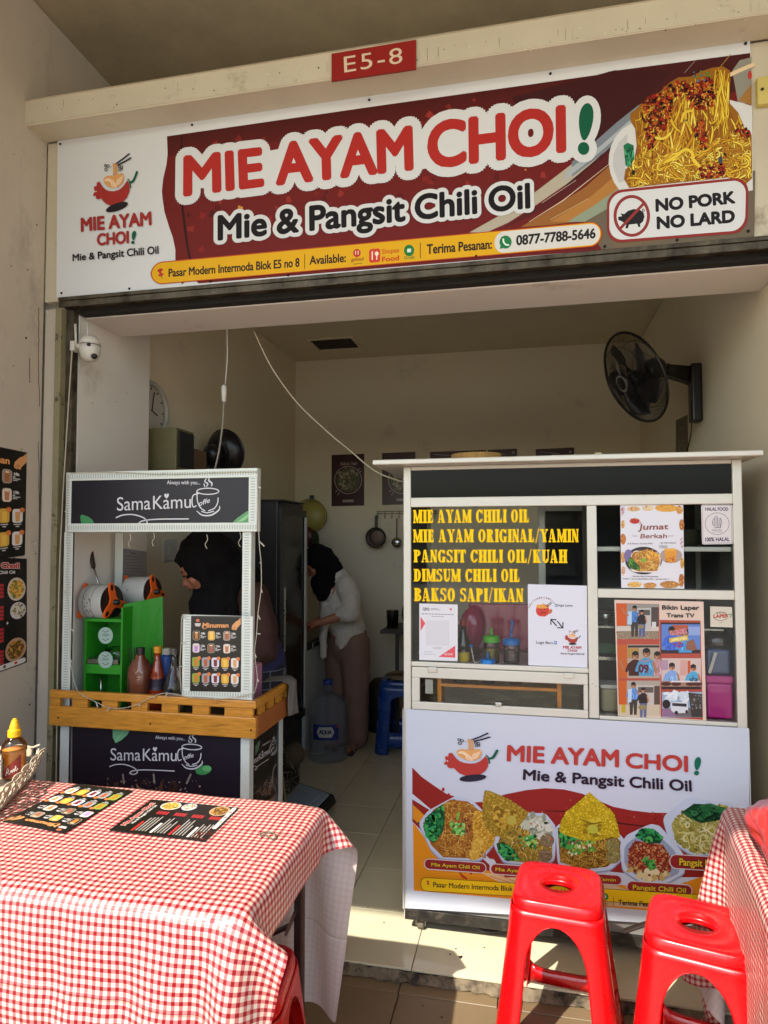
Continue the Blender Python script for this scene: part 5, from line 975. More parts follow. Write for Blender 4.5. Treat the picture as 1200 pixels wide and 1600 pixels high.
MB().box(-1.485, -1.481, 3.9003, 4.3147, .3502, 1.6548).build('glass_pane', glass_mat('dusty_glass', (.95, .95, .93), .12, .9), dr)
for z in (.65, .95, 1.25, 1.5): MB().box(-1.4933, -1.488, 3.902, 4.313, z, z + .012).build('shelf_line', ALU2, dr)
rr = random.Random(3)
for k in range(8): yv = 3.93 + k * .048; MB().lathe([(.018, 0), (.018, .07), (.008, .09), (.008, .11)], (-1.5, yv, 1.515), 10, Matrix.Diagonal((.25, 1, 1))).build('bottle', mat('drink_' + str(k % 3), ('#8a7a5c', '#6a4a34', '#7a8a70')[k % 3], .4), dr, smooth=True)
MB().box(-1.474, -1.462, 3.905, 3.92, .8, 1.2).build('handle', ALU2, dr, bevel=.003)
MB().box(-1.90, -1.48, 3.90, 4.30, 1.7405, 1.752).build('top_lid', BLKP, q, bevel=.003)
# chest freezer
q = thing('chest_freezer', 'white chest freezer with dark rim behind the fridge', 'freezer', (-1.71, 4.75, 0))
MB().box(-1.93, -1.50, 4.40, 5.15, .03, .72).build('body', mat('freezer_white', '#c8ccc8', .4, var=.05), q, bevel=.01); MB().box(-1.935, -1.49, 4.39, 5.16, .722, .77).build('rim', FB, q, bevel=.006)
fr = MB().box(-1.489, -1.483, 4.52, 4.70, .727, .765).build('handle', ALU2, q, bevel=.003); MB().box(-1.4828, -1.48, 4.545, 4.675, .735, .757).build('handle_recess', BLKP, fr)
MB().box(-1.93, -1.49, 4.40, 5.15, .7702, .785).build('glass_lid', mat('dim_glass_lid', '#30363a', .1), q, bevel=.003)
# water bottle
c = (-1.333, 4.40, 0)
q = thing('water_jug', 'big blue-tinted plastic water jug standing on the tile floor', 'water jug', c); JG = bpy.data.materials.new('jug_plastic'); JG.use_nodes = True; b = JG.node_tree.nodes['Principled BSDF']
b.inputs['Base Color'].default_value = (.55, .64, .76, 1); b.inputs['Roughness'].default_value = .12; b.inputs['Transmission Weight'].default_value = .75; b.inputs['Alpha'].default_value = .5; b.inputs['IOR'].default_value = 1.2
MB().lathe([(.10, .003), (.132, .012), (.136, .03), (.136, .085), (.130, .095), (.136, .105), (.136, .15), (.131, .16), (.137, .17), (.137, .262), (.131, .272), (.137, .282), (.137, .33), (.133, .36), (.115, .395), (.080, .425), (.045, .445), (.032, .46), (.030, .50), (.034, .502), (.034, .515)], c, 40).build('bottle_wall', JG, q, smooth=True)
MB().lathe([(.035, .508), (.037, .512), (.036, .535), (.030, .54)], c, 24).build('cap', mat('jug_blue_cap', '#1f3f8a', .35), q, smooth=True)
lb = MB(); cols = []; 
lb.grid(lambda i, j: Vector(c) + Vector((.1385 * math.sin(-.48 + 1.3 * i), -.1385 * math.cos(-.48 + 1.3 * i), .165 + .10 * j)), 24, 2); L1 = lb.build('label', mat('jug_label_blue', '#1c3478', .4), q, smooth=True)
lb = MB(); hexp = [(.18, .5), (.28, .16), (.70, .14), (.84, .52), (.72, .86), (.28, .88)]
def onj(i, j, r=.1392): return Vector(c) + Vector((r * math.sin(-.48 + 1.3 * i), -r * math.cos(-.48 + 1.3 * i), .165 + .10 * j))
lb.grid(lambda i, j: onj(.5 + (i - .5) * (.68 - .40 * abs(j - .5)), .18 + .68 * j), 16, 9)
lb.build('label_panel', WPL, L1)
v_, t_, _a = glyphs('AQUA'); lb = MB()
for dx, dy in ((0, 0), (.012, 0), (-.012, 0)): lb.add([onj(.27 + .46 * x + dx, .40 + .28 * y, .1399 + dx * .01) for x, y in v_], [tuple(t) for t in t_])
lb.build('label_lettering', mat('label_navy', '#14204a', .4), L1)
lb = MB(); lb.add([onj(.90, .8, .1400), onj(1, .8, .1400), onj(1, .98, .1400), onj(.90, .98, .1400)], [(0, 1, 2, 3)]); lb.build('label_corner', mat('label_red', '#a83a2c', .4), L1)
# blue stool with woven plate, side table with jar
def big_stool(name, label, c, top, base, h, col, rot=0, group=None, hole=True, cat='stool', opw=.63, zaf=.865, zsf=.60, stz=(.115, .20)):
    """moulded plastic stool: rounded square top, four splayed legs joined low down by stretchers"""
    t = thing(name, label, cat, (0, 0, 0), group); m = mat(name + '_plastic', col, .27, spec=.5, coat=.15, var=.07, vscale=7, dirt='#8a1a16' if 'red' in name else '#16305a', dscale=26, dlo=.60, dhi=.72)
    def S(z): return base + (top - base) * (z / h) ** .85
    def per(k, s_, z, off=0):
        """side k, s in -1..1 across the face (corner at +-1, rounded)"""
        w_ = S(z) - off; rc = .045 * w_ / top; L = w_ - rc; tot = L + rc * math.pi / 4; d = s_ * tot
        if abs(d) <= L: p_ = Vector((d, -w_, 0))
        else:
            a = (abs(d) - L) / rc; p_ = Vector((math.copysign(L + rc * math.sin(a), d), -w_ + rc * (1 - math.cos(a)), 0))
        p_ = Matrix.Rotation(k * math.pi / 2, 3, 'Z') @ p_; p_.z = z; return p_
    zt = h - .03; za = h * zaf; zs = h * zsf
    def openw(z):
        if z >= za: return 0
        if z >= zs: return opw * math.sqrt(max(0, 1 - ((z - zs) / (za - zs)) ** 2.2))
        return opw + .05 * (zs - z) / zs
    zsamp = sorted(set([0, .02, h * .2, h * .35, zs] + [zs + (za - zs) * math.sin(math.pi / 2 * k / 16) for k in range(17)] + [za + .001, (za + zt) / 2, zt]))
    g = MB()
    for k in range(4):
        for sg in (-1, 1):
            U = 12; idx = [[None] * U for _ in zsamp]; vs_ = []
            for i, z in enumerate(zsamp):
                a = openw(z) 
                for j in range(U): s_ = sg * (a + (1 - a) * j / (U - 1)); vs_.append(per(k, s_, z))
            fs_ = [(i * U + j, i * U + j + 1, (i + 1) * U + j + 1, (i + 1) * U + j) for i in range(len(zsamp) - 1) for j in range(U - 1)]
            if sg < 0: fs_ = [f[::-1] for f in fs_]
            g.add(vs_, fs_)
            # turned-in flange along the opening gives the legs their depth
            fv = []; 
            zz = [z for z in zsamp if z <= za]
            for z in zz: a = openw(z); p0 = per(k, sg * a, z); nrm = (Matrix.Rotation(k * math.pi / 2, 3, 'Z') @ Vector((0, 1, 0))); fv += [p0, p0 + nrm * .026 - Vector((0, 0, .0))]
            ff = [(2 * i, 2 * i + 1, 2 * i + 3, 2 * i + 2) for i in range(len(zz) - 1)]
            if sg < 0: ff = [f[::-1] for f in ff]
            g.add(fv, ff)
        # low stretcher
        z0, z1 = h * stz[0], h * stz[1]; n = 12; fv = []
        for i in range(n + 1):
            s_ = -.70 + 1.40 * i / n; fl_ = .03 * (abs(s_) / .70) ** 6
            for z, of in ((z1 + fl_, 0.0015), (z0 - fl_ * .6, .0015), (z0, .02), (z1, .02)): fv.append(per(k, s_, max(.0, z), of))
        g.add(fv, [(i * 4 + a, i * 4 + (a + 1) % 4, (i + 1) * 4 + (a + 1) % 4, (i + 1) * 4 + a) for i in range(n) for a in range(4)])
    g.build('legs', m, t, smooth=True, weld=.0004, solid=.0028)
    # seat: lip, rounded shoulder, dished face with rings and the hand hole
    def sq(w_, ang, rc):
        c_, s_ = math.cos(ang), math.sin(ang); n_ = 2 + 5 * (1 - rc); k_ = (abs(c_) ** n_ + abs(s_) ** n_) ** (-1 / n_); return w_ * k_ * c_, w_ * k_ * s_
    prof = [(1.012, zt - .004, .25), (1.016, zt + .002, .25), (1.01, zt + .012, .25), (.985, h - .006, .28), (.95, h, .35), (.90, h, .45), (.84, h - .0035, .55), (.80, h - .0045, .65), (.77, h - .0025, .75), (.70, h - .0015, .85), (.66, h - .0045, .95), (.50, h - .005, 1), (.46, h - .003, 1), (.40, h - .003, 1), (.40, h - .006, 1), (.295, h - .006, 1), (.28, h - .010, 1), (.28, h - .02, 1)]
    N = 64; vs_ = []
    for w_, z, rc in prof:
        for i in range(N):
            x, y = sq(top * w_, 2 * math.pi * i / N, rc)
            if rc >= 1 and w_ < .3: x, y = top * w_ * 1.25 * math.cos(2 * math.pi * i / N), top * w_ * .8 * math.sin(2 * math.pi * i / N)
            vs_.append((x, y, z))
    fs_ = [(a * N + i, a * N + (i + 1) % N, (a + 1) * N + (i + 1) % N, (a + 1) * N + i) for a in range(len(prof) - 1) for i in range(N)]
    if not hole: fs_.append(tuple((len(prof) - 1) * N + i for i in range(N)))
    MB().add(vs_, fs_).build('seat', m, t, smooth=True)
    t.location = c; t.rotation_euler.z = rot; return t
big_stool('blue_stool', 'blue plastic stool at the back, half hidden by the food cart', (-.86, 4.76, 0), .165, .20, .50, '#1c4690', R(4), opw=.50, zaf=.80, zsf=.70, stz=(.10, .30))
woven('woven_plate', 'straw plate lying on the blue stool', (-.86, 4.74, .502), .13, .12, .012, '#8a7a5c', 'plate')
q = thing('side_table', 'small dark table in the shade behind the cart', 'table', (-.7, 5.0, 0)); MB().box(-1.06, -.45, 4.82, 5.3, .80, .825).build('tabletop', mat('dark_table', '#3a3430', .5), q, bevel=.003)
for x, y in ((-.945, 4.9), (-.5, 4.9), (-.945, 5.25), (-.5, 5.25)): MB().box(x - .012, x + .012, y - .012, y + .012, 0, .7995).build('leg', MATS['dark_table'], q)
CG = glass_mat('clear_jar', (.93, .95, .94), .06)
q = thing('glass_mug', 'clear ribbed glass mug on the dark side table', 'mug', (-.99, 4.95, .826)); MB().lathe([(.03, .002), (.042, .004), (.046, .10), (.048, .135), (.045, .135), (.042, .01), (.0, .008)], (-.99, 4.95, .826), 20, capb=False, capt=False).build('cup', CG, q, smooth=True); MB().tube(curve([(-.945, 4.95, .93), (-.915, 4.95, .92), (-.912, 4.95, .87), (-.945, 4.95, .85)], 5), .005, 6).build('handle', CG, q, smooth=True)
MB().ball((-.83, 5.05, .93), .10, 14, 10, (1.1, .8, 1.15)).build('green_bag', mat('dark_green_plastic', '#173322', .35, var=.3), label='dark green bag heaped on the side table', cat='bag', smooth=True)
MB().lathe([(.10, 0), (.13, .05), (.13, .28), (.10, .36), (.06, .40)], (-1.12, 5.15, 0), 20).build('bin', mat('bin_dark', '#241f1d', .5), label='dark rounded bin on the floor against the back wall', cat='bin', smooth=True)
# things on the floor by the coffee stand
q = thing('dustpan_tray', 'grey-white plastic tray leaning on a dark box by the coffee stand', 'tray', (-1.15, 3.42, 0)); m = mat('tray_plastic', '#8d979e', .3)
Mx = Matrix.Translation((-1.17, 3.42, .10)) @ Matrix.Rotation(R(-28), 4, 'Z') @ Matrix.Rotation(R(24), 4, 'X')
MB().box(-.115, .115, -.09, .09, 0, .012, Mx).build('tray_plate', m, q, bevel=.004); MB().box(-.085, .085, -.065, .06, .0125, .026, Mx).build('tray_top', m, q, bevel=.010, seg=3)
MB().box(-.14, .13, -.10, .11, -.06, -.004, Mx).build('dark_tray', BLKP, q, bevel=.01)
q = thing('dark_crate', 'dark box with tangled straw beside the fridge', 'box', (-1.35, 3.7, 0)); MB().box(-1.46, -1.33, 3.55, 3.82, 0, .42).build('crate_body', mat('black_carton', '#17130f', .8), q, bevel=.006)
g = MB(); rr = random.Random(9)
for _ in range(60):
    a = Vector((rr.uniform(-1.40, -1.20), rr.uniform(3.35, 3.5), rr.uniform(.05, .40))); g.tube(curve([a, a + Vector((rr.uniform(-.05, .05), rr.uniform(-.04, .04), rr.uniform(-.04, .08))), a + Vector((rr.uniform(-.08, .08), rr.uniform(-.05, .05), rr.uniform(-.1, .05)))], 3), .0012, 4)
g.build('wire_tangle', mat('pale_straw', '#8a8068', .6), q, kind='stuff')
q = thing('straw_broom', 'straw-brown hand brush hanging behind the coffee stand', 'brush', (-1.28, 3.35, .2)); MB().lathe([(.02, .30), (.05, .27), (.06, .22), (.03, .17)], (-1.30, 3.40, .13), 14, Matrix.Rotation(R(20), 3, 'Y')).build('head', mat('straw_brown', '#4a3f2a', .9, bump=.8), q, smooth=True)
MB().tube([(-1.29, 3.38, .33), (-1.25, 3.37, .10)], .006, 6).build('handle', mat('pale_wood', '#9a8a5c', .6), q); MB().tube([(-1.31, 3.39, .32), (-1.30, 3.38, .16)], .005, 6).build('handle', MATS['pale_wood'], q)
# ------------------------------------------------------------------ the coffee stand
def warp(w_, h_, tl, tr, br, bl):
    tl, tr, br, bl = [np.array(a, float) for a in (tl, tr, br, bl)]
    def f(P): u, v = P[:, :1] / w_, P[:, 1:2] / h_; return (1 - u) * (1 - v) * tl + u * (1 - v) * tr + u * v * br + (1 - u) * v * bl
    return f
YF = 2.34; AL3 = mat('white_slotted_angle', '#d3d9d0', .45, .1, var=.05, vscale=20); SLOT = mat('slot_dark', '#adb4ac', .6)
CC = thing('coffee_stand', 'small coffee stand with white slotted frame, wooden crate rail and black panels', 'stall', (-1.41, 2.52, 0))
def cb(name, x0, x1, y0, y1, z0, z1, m, par=None, bevel=.002, **kw): return MB().box(x0, x1, y0, y1, z0, z1).build(name, m, par or CC, bevel=bevel, **kw)
def slots(o, x0, x1, z0, z1, y, horiz):
    g = MB(); n = int(((x1 - x0) if horiz else (z1 - z0)) / .0105)
    for i in range(n):
        if horiz: x = x0 + .006 + i * .0105; g.box(x, x + .0045, y - .0006, y, z0 + (z1 - z0) * .25, z0 + (z1 - z0) * .75)
        else: z = z0 + .006 + i * .0105; g.box(x0 + (x1 - x0) * .25, x0 + (x1 - x0) * .75, y - .0006, y, z, z + .0045)
    g.build('slots', SLOT, o, kind='stuff')
XL_, XR_ = -1.823, -1.014
for x0, x1 in ((XL_, XL_ + .04), (XR_ - .036, XR_)):
    o = cb('post', x0, x1, YF, YF + .004, .0, 1.53, AL3); slots(o, x0, x1, .9, 1.52, YF, False)
    cb('post', x0, x1, YF + .34, YF + .344, 0, 1.53 if x0 < -1.5 else .80, AL3)
o = cb('post', XR_ - .0005, XR_ + .003, YF + .30, YF + .344, 0, .80, AL3); cb('post_side', XR_ - .004, XR_, YF + .0045, YF + .04, 0, 1.53, AL3); cb('post_side', XL_, XL_ + .004, YF + .0045, YF + .04, 0, 1.53, AL3)
# header board
hy = YF - .016; X0, X1, Z0, Z1 = -1.806, -.985, 1.53, 1.770
for b in ((X0, X1, Z1 - .034, Z1, True), (X0, X1, Z0, Z0 + .034, True), (X0, X0 + .024, Z0 + .0342, Z1 - .0342, False), (X1 - .034, X1, Z0 + .0342, Z1 - .0342, False)):
    o = cb('header_frame', b[0], b[1], hy, hy + .004, b[2], b[3], AL3, bevel=.001); slots(o, b[0], b[1], b[2], b[3], hy, b[4])
cb('header_side', X1 - .003, X1, hy + .0045, hy + .035, Z0, Z1, AL3)
PNL = mat('black_printed_board', '#15121c', .45); PR = print_mat('print_board', .42, spec=.4)
def samakamu(A, full=True):
    """handwritten stand name with cup, drawn in header crop pixels"""
    Wc = '#cfcfd2'
    for wd, x0, x1 in (('Sama', 457, 588), ('Ka', 598, 663), ('mu', 668, 746)):
        sh = (795 - (x0 - 455) * .04, 795 - (x1 - 455) * .04)
        A.text(wd, (x0, sh[0]), (x1, sh[1]), (x1, sh[1] - 52), (x0, sh[0] - 52), Wc, .0)
    A.poly([(651, 748), (641, 737), (643, 729), (648, 728), (651, 733), (655, 727), (660, 730), (659, 738)], Wc)
    A.text('Always with you...', (652, 692), (782, 692), (782, 677), (652, 677), Wc, .01)
    A.line([(808, 668), (800, 680), (812, 690), (806, 702)], 5, Wc, smooth=4, taper=True); A.line([(820, 664), (815, 676), (828, 688), (826, 700)], 6, Wc, smooth=4, taper=True); A.line([(797, 690), (800, 700)], 4, Wc)
    A.ring(812, 719, 43, 12, 4, Wc, 36); A.line([(769, 722), (772, 760), (785, 785), (800, 795)], 4, Wc, smooth=4); A.line([(852, 745), (850, 765), (838, 785), (815, 795)], 4, Wc, smooth=4)
    A.line([(775, 728), (755, 735), (750, 760), (755, 780), (766, 776)], 4.5, Wc, smooth=5); A.text('offe', (776, 778), (820, 762), (817, 745), (774, 758), Wc, .02, shear=.2)
    A.line([(768, 795), (790, 812), (825, 812), (855, 792), (858, 776)], 6, Wc, smooth=5, taper=True); A.line([(788, 798), (810, 803), (835, 797)], 4, Wc, smooth=4)
    A.line([(454, 822), (480, 812), (520, 810), (560, 822), (575, 840), (560, 850), (542, 846), (560, 834), (620, 828), (736, 827)], 4.5, Wc, smooth=6)
fr_ = FY(hy + .006); A = Art(fr_).crop(2.5, 0, 480); c = [(283, 672), (980, 661), (980, 852), (281, 850)]; A.poly(c, '#15121c')
A.poly([(318, 850), (313, 818), (320, 810), (345, 818), (362, 832), (370, 848)], '#3f8a55'); A.poly([(900, 850), (925, 825), (960, 800), (979, 790), (979, 850)], '#5f9a66'); A.poly([(925, 840), (960, 815), (979, 800), (979, 812), (950, 835)], '#8cc08c'); samakamu(A)
hd = sheet('header_panel', 'black header board lettered SamaKamu Coffe', None, A, c, PNL, .004, parent=CC, m_print=PR)
# front and side panels
A = Art(FY(YF + .0055)).crop(2.5, 0, 820); c = [(283, 770), (938, 810), (938, 1900), (283, 1900)]; A.poly(c, '#18121f')
A.poly([(440, 790), (510, 795), (498, 820), (475, 840), (452, 853), (440, 830)], '#6fa87c'); A.line([(450, 845), (490, 798)], 3, '#9fcfa6', taper=True); A.ell(795, 958, 32, 18, '#3f8a50', 18, -10); A.ell(808, 952, 18, 12, '#5fae68', 14)
A.A = affine([(455, 795), (860, 780), (651, 692)], [(430, 920), (792, 925), (606, 836)]); samakamu(A); A.A = None
for x in (480, 600, 745): A.line([(x, 975), (x + (4 if x < 700 else -16), 1010)], 7, '#8a8078')
A.bits([(420, 985), (790, 1000), (790, 1080), (420, 1080)], 160, ['#8a7a70', '#5a4238', '#b8a898', '#3a2a24', '#6a4a3a'], 1.5, 5); A.strands([(430, 1000), (780, 1000), (780, 1400), (430, 1400)], 60, ['#5a3a28', '#8a6a50', '#3a2418'], 14, 90, 1.5, .3, .4)
sheet('front_panel', 'black front board lettered SamaKamu Coffe', None, A, c, PNL, .004, parent=CC, m_print=PR)
A = Art(((XR_ - .006, 0, 0), (0, 1, 0), (0, 0, 1))).crop(7.06, 370, 1080); c = [(166, 440), (443, 250), (443, 1110), (166, 1400)]
A.poly(c, '#16110f'); A.poly([(205, 610), (235, 560), (262, 540), (240, 640), (205, 710)], '#5a7a62')
A.A = lambda P: np.stack([166 + (P[:, 0] - 500) * .77, 800 - (P[:, 0] - 500) * .77 * .62 - (700 - P[:, 1]) * 0 + (P[:, 1] - 795) * 1.35 + 20], 1); samakamu(A); A.A = None
A.strands([(180, 1000), (440, 900), (440, 1150), (180, 1200)], 50, ['#6a3a28', '#8a7a70', '#3a2018'], 6, 120, 1.4, .2, .4); A.line([(435, 800), (400, 880), (385, 1060)], 7, '#9a9a94', smooth=4)
sheet('side_panel', None, None, A, c, PNL, .004, parent=CC, m_print=PR)
# wooden crate rail
WOOD = mat('varnished_pine', '#c9882a', .4, var=.32, vscale=13, bump=.12, bscale=40, dirt='#6d3f12', dscale=5, dlo=.60, dhi=.74, stretch=(1, 6, 9), coat=.25)
WOOD2 = mat('varnished_pine_side', '#a5602a', .4, var=.32, vscale=13, bump=.12, bscale=40, dirt='#6d3f12', dscale=5, dlo=.58, dhi=.74, stretch=(6, 1, 9), coat=.2)
yw = YF - .042; xw0, xw1 = -1.842, -.972
cb('top_board', xw0, xw1, yw, yw + .022, .876, .906, WOOD, bevel=.004)
for x0 in (-1.842, -1.742, -1.612, -1.484, -1.356, -1.228, -1.098, -1.03): cb('spacer', x0, x0 + (.045 if x0 > -1.05 or x0 < -1.8 else .068), yw + .004, yw + .020, .845, .8757, WOOD, bevel=.001)
cb('lower_board', xw0 - .001, xw1, yw, yw + .022, .768, .8447, WOOD, bevel=.004)
cb('side_board', xw1 - .0215, xw1 + .0, yw + .0223, yw + .415, .768, .8447, WOOD2, bevel=.004); cb('side_top_board', xw1 - .0215, xw1, yw + .0223, yw + .415, .876, .906, WOOD, bevel=.004)
for y0 in (.05, .14, .23, .33): cb('spacer', xw1 - .018, xw1 - .004, yw + y0, yw + y0 + .05, .845, .8757, WOOD, bevel=.001)
cb('counter', xw0 + .01, xw1 - .03, yw + .0225, yw + .40, .792, .806, mat('dark_counter', '#2b2620', .5), bevel=0)
for x in (-1.80, -1.40, -.99): MB().lathe([(.004, 0), (.003, .0015)], (x, yw - .0002, .80), 8, mX).build('nail', RIV, CC)
# towel over the crate corner
tw = MB(); rr = random.Random(2)
def tf(i, j):
    s_ = -0.10 + .24 * i; y = 2.60 + .10 * j; wv = .004 * math.sin(j * 9 + i * 5)
    if s_ < 0: x, z = xw1 - .012 + s_ * .9, .912 + .006 + s_ * .1
    else: x, z = xw1 + .006 + wv + .012 * (s_ > .01), .914 - s_
    return Vector((x, y + .006 * math.sin(i * 7), z - .012 * j * (i > .6)))
tw.grid(tf, 26, 14); tw.build('towel', mat('grey_towel', '#77736c', .95, var=.3, vscale=90, bump=1, bscale=160), label='grey speckled towel draped over the crate corner of the coffee stand', cat='towel', smooth=True, solid=.004)

# drinks menu in its frame
def minuman(A):
    """menu print drawn in a 120 x 150 px crop enlarged ten times"""
    A.poly([(188, 140), (962, 148), (950, 1312), (170, 1295)], '#181613'); SK = '#e0985a'
    A.text('Minuman', (368, 312), (772, 305), (772, 232), (368, 228), SK, .05); A.ring(395, 290, 36, 36, 8, SK, 24); A.poly([(960, 150), (962, 250), (905, 315), (890, 350), (870, 335), (850, 348), (818, 325), (830, 270), (880, 215), (925, 190)], '#d89a62'); A.line([(835, 320), (870, 290)], 8, '#a86a3c'); A.line([(850, 335), (885, 300)], 8, '#a86a3c')
    A.ell(290, 195, 30, 26, '#c86a4a'); A.box(245, 240, 338, 262, '#d8d0c8'); A.box(255, 268, 328, 285, '#d8d0c8')
    for (x, y, bgc, dr_, pr_) in ((270, 430, '#2a221e', '#b87a3c', '18k'), (505, 432, '#e0a83c', '#f0c85a', '18k'), (745, 435, '#9a8a84', '#a8643c', '18k'), (265, 625, '#d8d0e0', '#c088c0', '12k'), (500, 630, '#6a5a48', '#a8604c', '15k'), (745, 635, '#dcd4cc', '#c07c50', '15k')):
        A.box(x - 56, y - 74, x + 56, y + 74, '#b8a488', 34); A.box(x - 50, y - 68, x + 50, y + 68, bgc, 28); A.poly([(x - 30, y - 50), (x + 30, y - 50), (x + 24, y + 55), (x - 24, y + 55)], dr_); A.ell(x, y - 45, 26, 10, '#e8d0a8')
        A.text(pr_, (x + 76, y - 18), (x + 140, y - 16), (x + 140, y - 48), (x + 76, y - 50), '#e0dcd8', .05); A.box(x + 66, y - 8, x + 92, y + 6, '#c8c4c0'); A.box(x + 66, y + 14, x + 150, y + 24, '#c8c4c0'); A.box(x + 66, y + 32, x + 120, y + 40, '#c8c4c0')
    for r_ in (0, 1):
        for k_, (bgc, dr_) in enumerate((('#8aa040', '#c87828'), ('#9a9a9c', '#b05a30'), ('#d8d4dc', '#7a2a34'), ('#d8a848', '#e8c050'), ('#dcd8d4', '#d8a060'))):
            x, y = 262 + k_ * 152, 845 + r_ * 250 + k_ * 4; A.box(x - 60, y - 78, x + 58, y + 74, bgc, 30); A.poly([(x - 28, y - 45), (x + 30, y - 45), (x + 24, y + 60), (x - 22, y + 60)], dr_); A.ell(x + 50, y - 66, 30, 28, '#d87a3c', 16); A.box(x - 44, y + 86, x + 44, y + 96, '#c8c4c0'); A.box(x - 20, y + 108, x + 20, y + 120, '#c8c4c0')
mf = thing('menu_frame', 'white slotted frame holding the drinks menu at the right of the stand', 'frame', (-1.16, 2.31, .907)); yq = YF - .036
a = at_y(284, 1090, yq); b = at_y(395, 963, yq); mx0, mx1, mz0, mz1 = a.x, b.x, .9075, b.z
for q_ in ((mx0, mx0 + .042, mz0 + .03, mz1, False), (mx1 - .045, mx1, mz0 + .03, mz1, False), (mx0, mx1, mz0, mz0 + .0298, True)): o = MB().box(q_[0], q_[1], yq, yq + .004, q_[2], q_[3]).build('bar', AL3, mf, bevel=.001); slots(o, q_[0], q_[1], q_[2], q_[3], yq, q_[4])
MB().box(mx0 + .0422, mx1 - .0452, yq + .001, yq + .0045, mz1 - .03, mz1).build('bar', AL3, mf); MB().box(mx0, mx0 + .004, yq + .0042, yq + .03, mz0, mz1).build('bar', AL3, mf)
A = Art(FY(yq - .002)).crop(10, 280, 950); minuman(A); sheet('drinks_menu', 'black laminated drinks menu headed Minuman on the coffee stand', 'menu', A, [(186, 120), (970, 128), (956, 1316), (168, 1298)], mat('black_laminate', '#191715', .15, coat=.5), m_print=GLOSSP)

# cup sealing machine with its film rolls
GR = mat('green_painted_steel', '#2a921f', .4, var=.05, vscale=6, coat=.15); ORG = mat('orange_plastic', '#e2601c', .4)
t = thing('cup_sealer', 'green cup sealing machine with orange-hubbed film rolls', 'sealing machine', (-1.62, 2.46, .81))
fx0, fx1 = at_y(131, 1000, 2.44).x, at_y(192, 1000, 2.44).x; z9 = at_y(160, 967, 2.44).z
MB().box(fx0, fx0 + .012, 2.44, 2.60, .806, z9).build('side_plate', GR, t, bevel=.001)
MB().box(fx1 - .004, fx1 + .004, 2.43, 2.60, .806, at_y(192, 950, 2.43).z).build('side_plate', GR, t, bevel=.001)
MB().box(fx0 + .0125, fx1 - .0045, 2.585, 2.60, .806, z9).build('back_plate', GR, t); MB().box(fx0 + .0125, fx1 - .0045, 2.436, 2.584, at_y(160, 1053, 2.44).z, at_y(160, 1038, 2.44).z).build('shelf', GR, t, bevel=.002); MB().box(fx0 + .0125, fx1 - .0045, 2.44, 2.584, z9 - .012, z9).build('top_plate', GR, t)
MB().box(fx0 + .02, fx1 - .02, 2.438, 2.5, at_y(160, 1037, 2.44).z, at_y(160, 1030, 2.44).z).build('tray', ALU2, t); MB().tube([(fx0 + .07, 2.46, .81), (fx0 + .07, 2.46, .93)], .004, 8).build('rod', STEEL, t, smooth=True)
MB().lathe([(.05, 0), (.055, .05)], (fx0 + .11, 2.52, at_y(160, 1036, 2.44).z), 20).build('mould', CG, t, smooth=True)
for (u, v) in ((165, 993), (165, 1031)):
    p = at_y(u, v, 2.434); g = MB().lathe([(.0, 0), (.034, 0), (.034, .001)], p, 28, mX, capb=False).build('round_sticker', mat('pale_teal_sticker', '#9fb8ac', .5), t); A = Art(FY(2.4325)); 
    for yy in (-8, 5): A.line([(u - 5, v + yy), (u, v + yy + 3), (u + 5, v + yy)], .9, '#3a4440', cap=False)
    A.line([(u - 5, v + 1), (u - 2, v - 3), (u, v + 1), (u + 3, v - 2), (u + 5, v)], .9, '#3a4440', cap=False, smooth=3); A.build('sticker_print', PR, g)
# big side panel: quadrilateral leaning away
p0, p1_, p2, p3 = at_y(192, 1082, 2.47), at_y(256, 1082, 2.60), at_y(254, 932, 2.60), at_y(193, 944, 2.47)
p0.z = p1_.z = .806
g = MB(); off = Vector((0, .006, 0)); g.add([p0, p1_, p2, p3, p0 + off, p1_ + off, p2 + off, p3 + off], [(0, 1, 2, 3), (7, 6, 5, 4), (0, 4, 5, 1), (1, 5, 6, 2), (2, 6, 7, 3), (3, 7, 4, 0)]); sp = g.build('side_cover', GR, t)
for fu, fv in ((.08, .15), (.08, .5), (.08, .85), (.92, .1), (.92, .35), (.92, .62), (.92, .9), (.5, .92), (.3, .45), (.75, .55)):
    p = p0 * (1 - fu) * (1 - fv) + p1_ * fu * (1 - fv) + p2 * fu * fv + p3 * (1 - fu) * fv; MB().ball(p - Vector((0, .001, 0)), .0028, 8, 5).build('rivet', STEEL, sp)
FILM = mat('clear_film_roll', '#b9b8b0', .3, coat=.3)
PH = .5 - .785
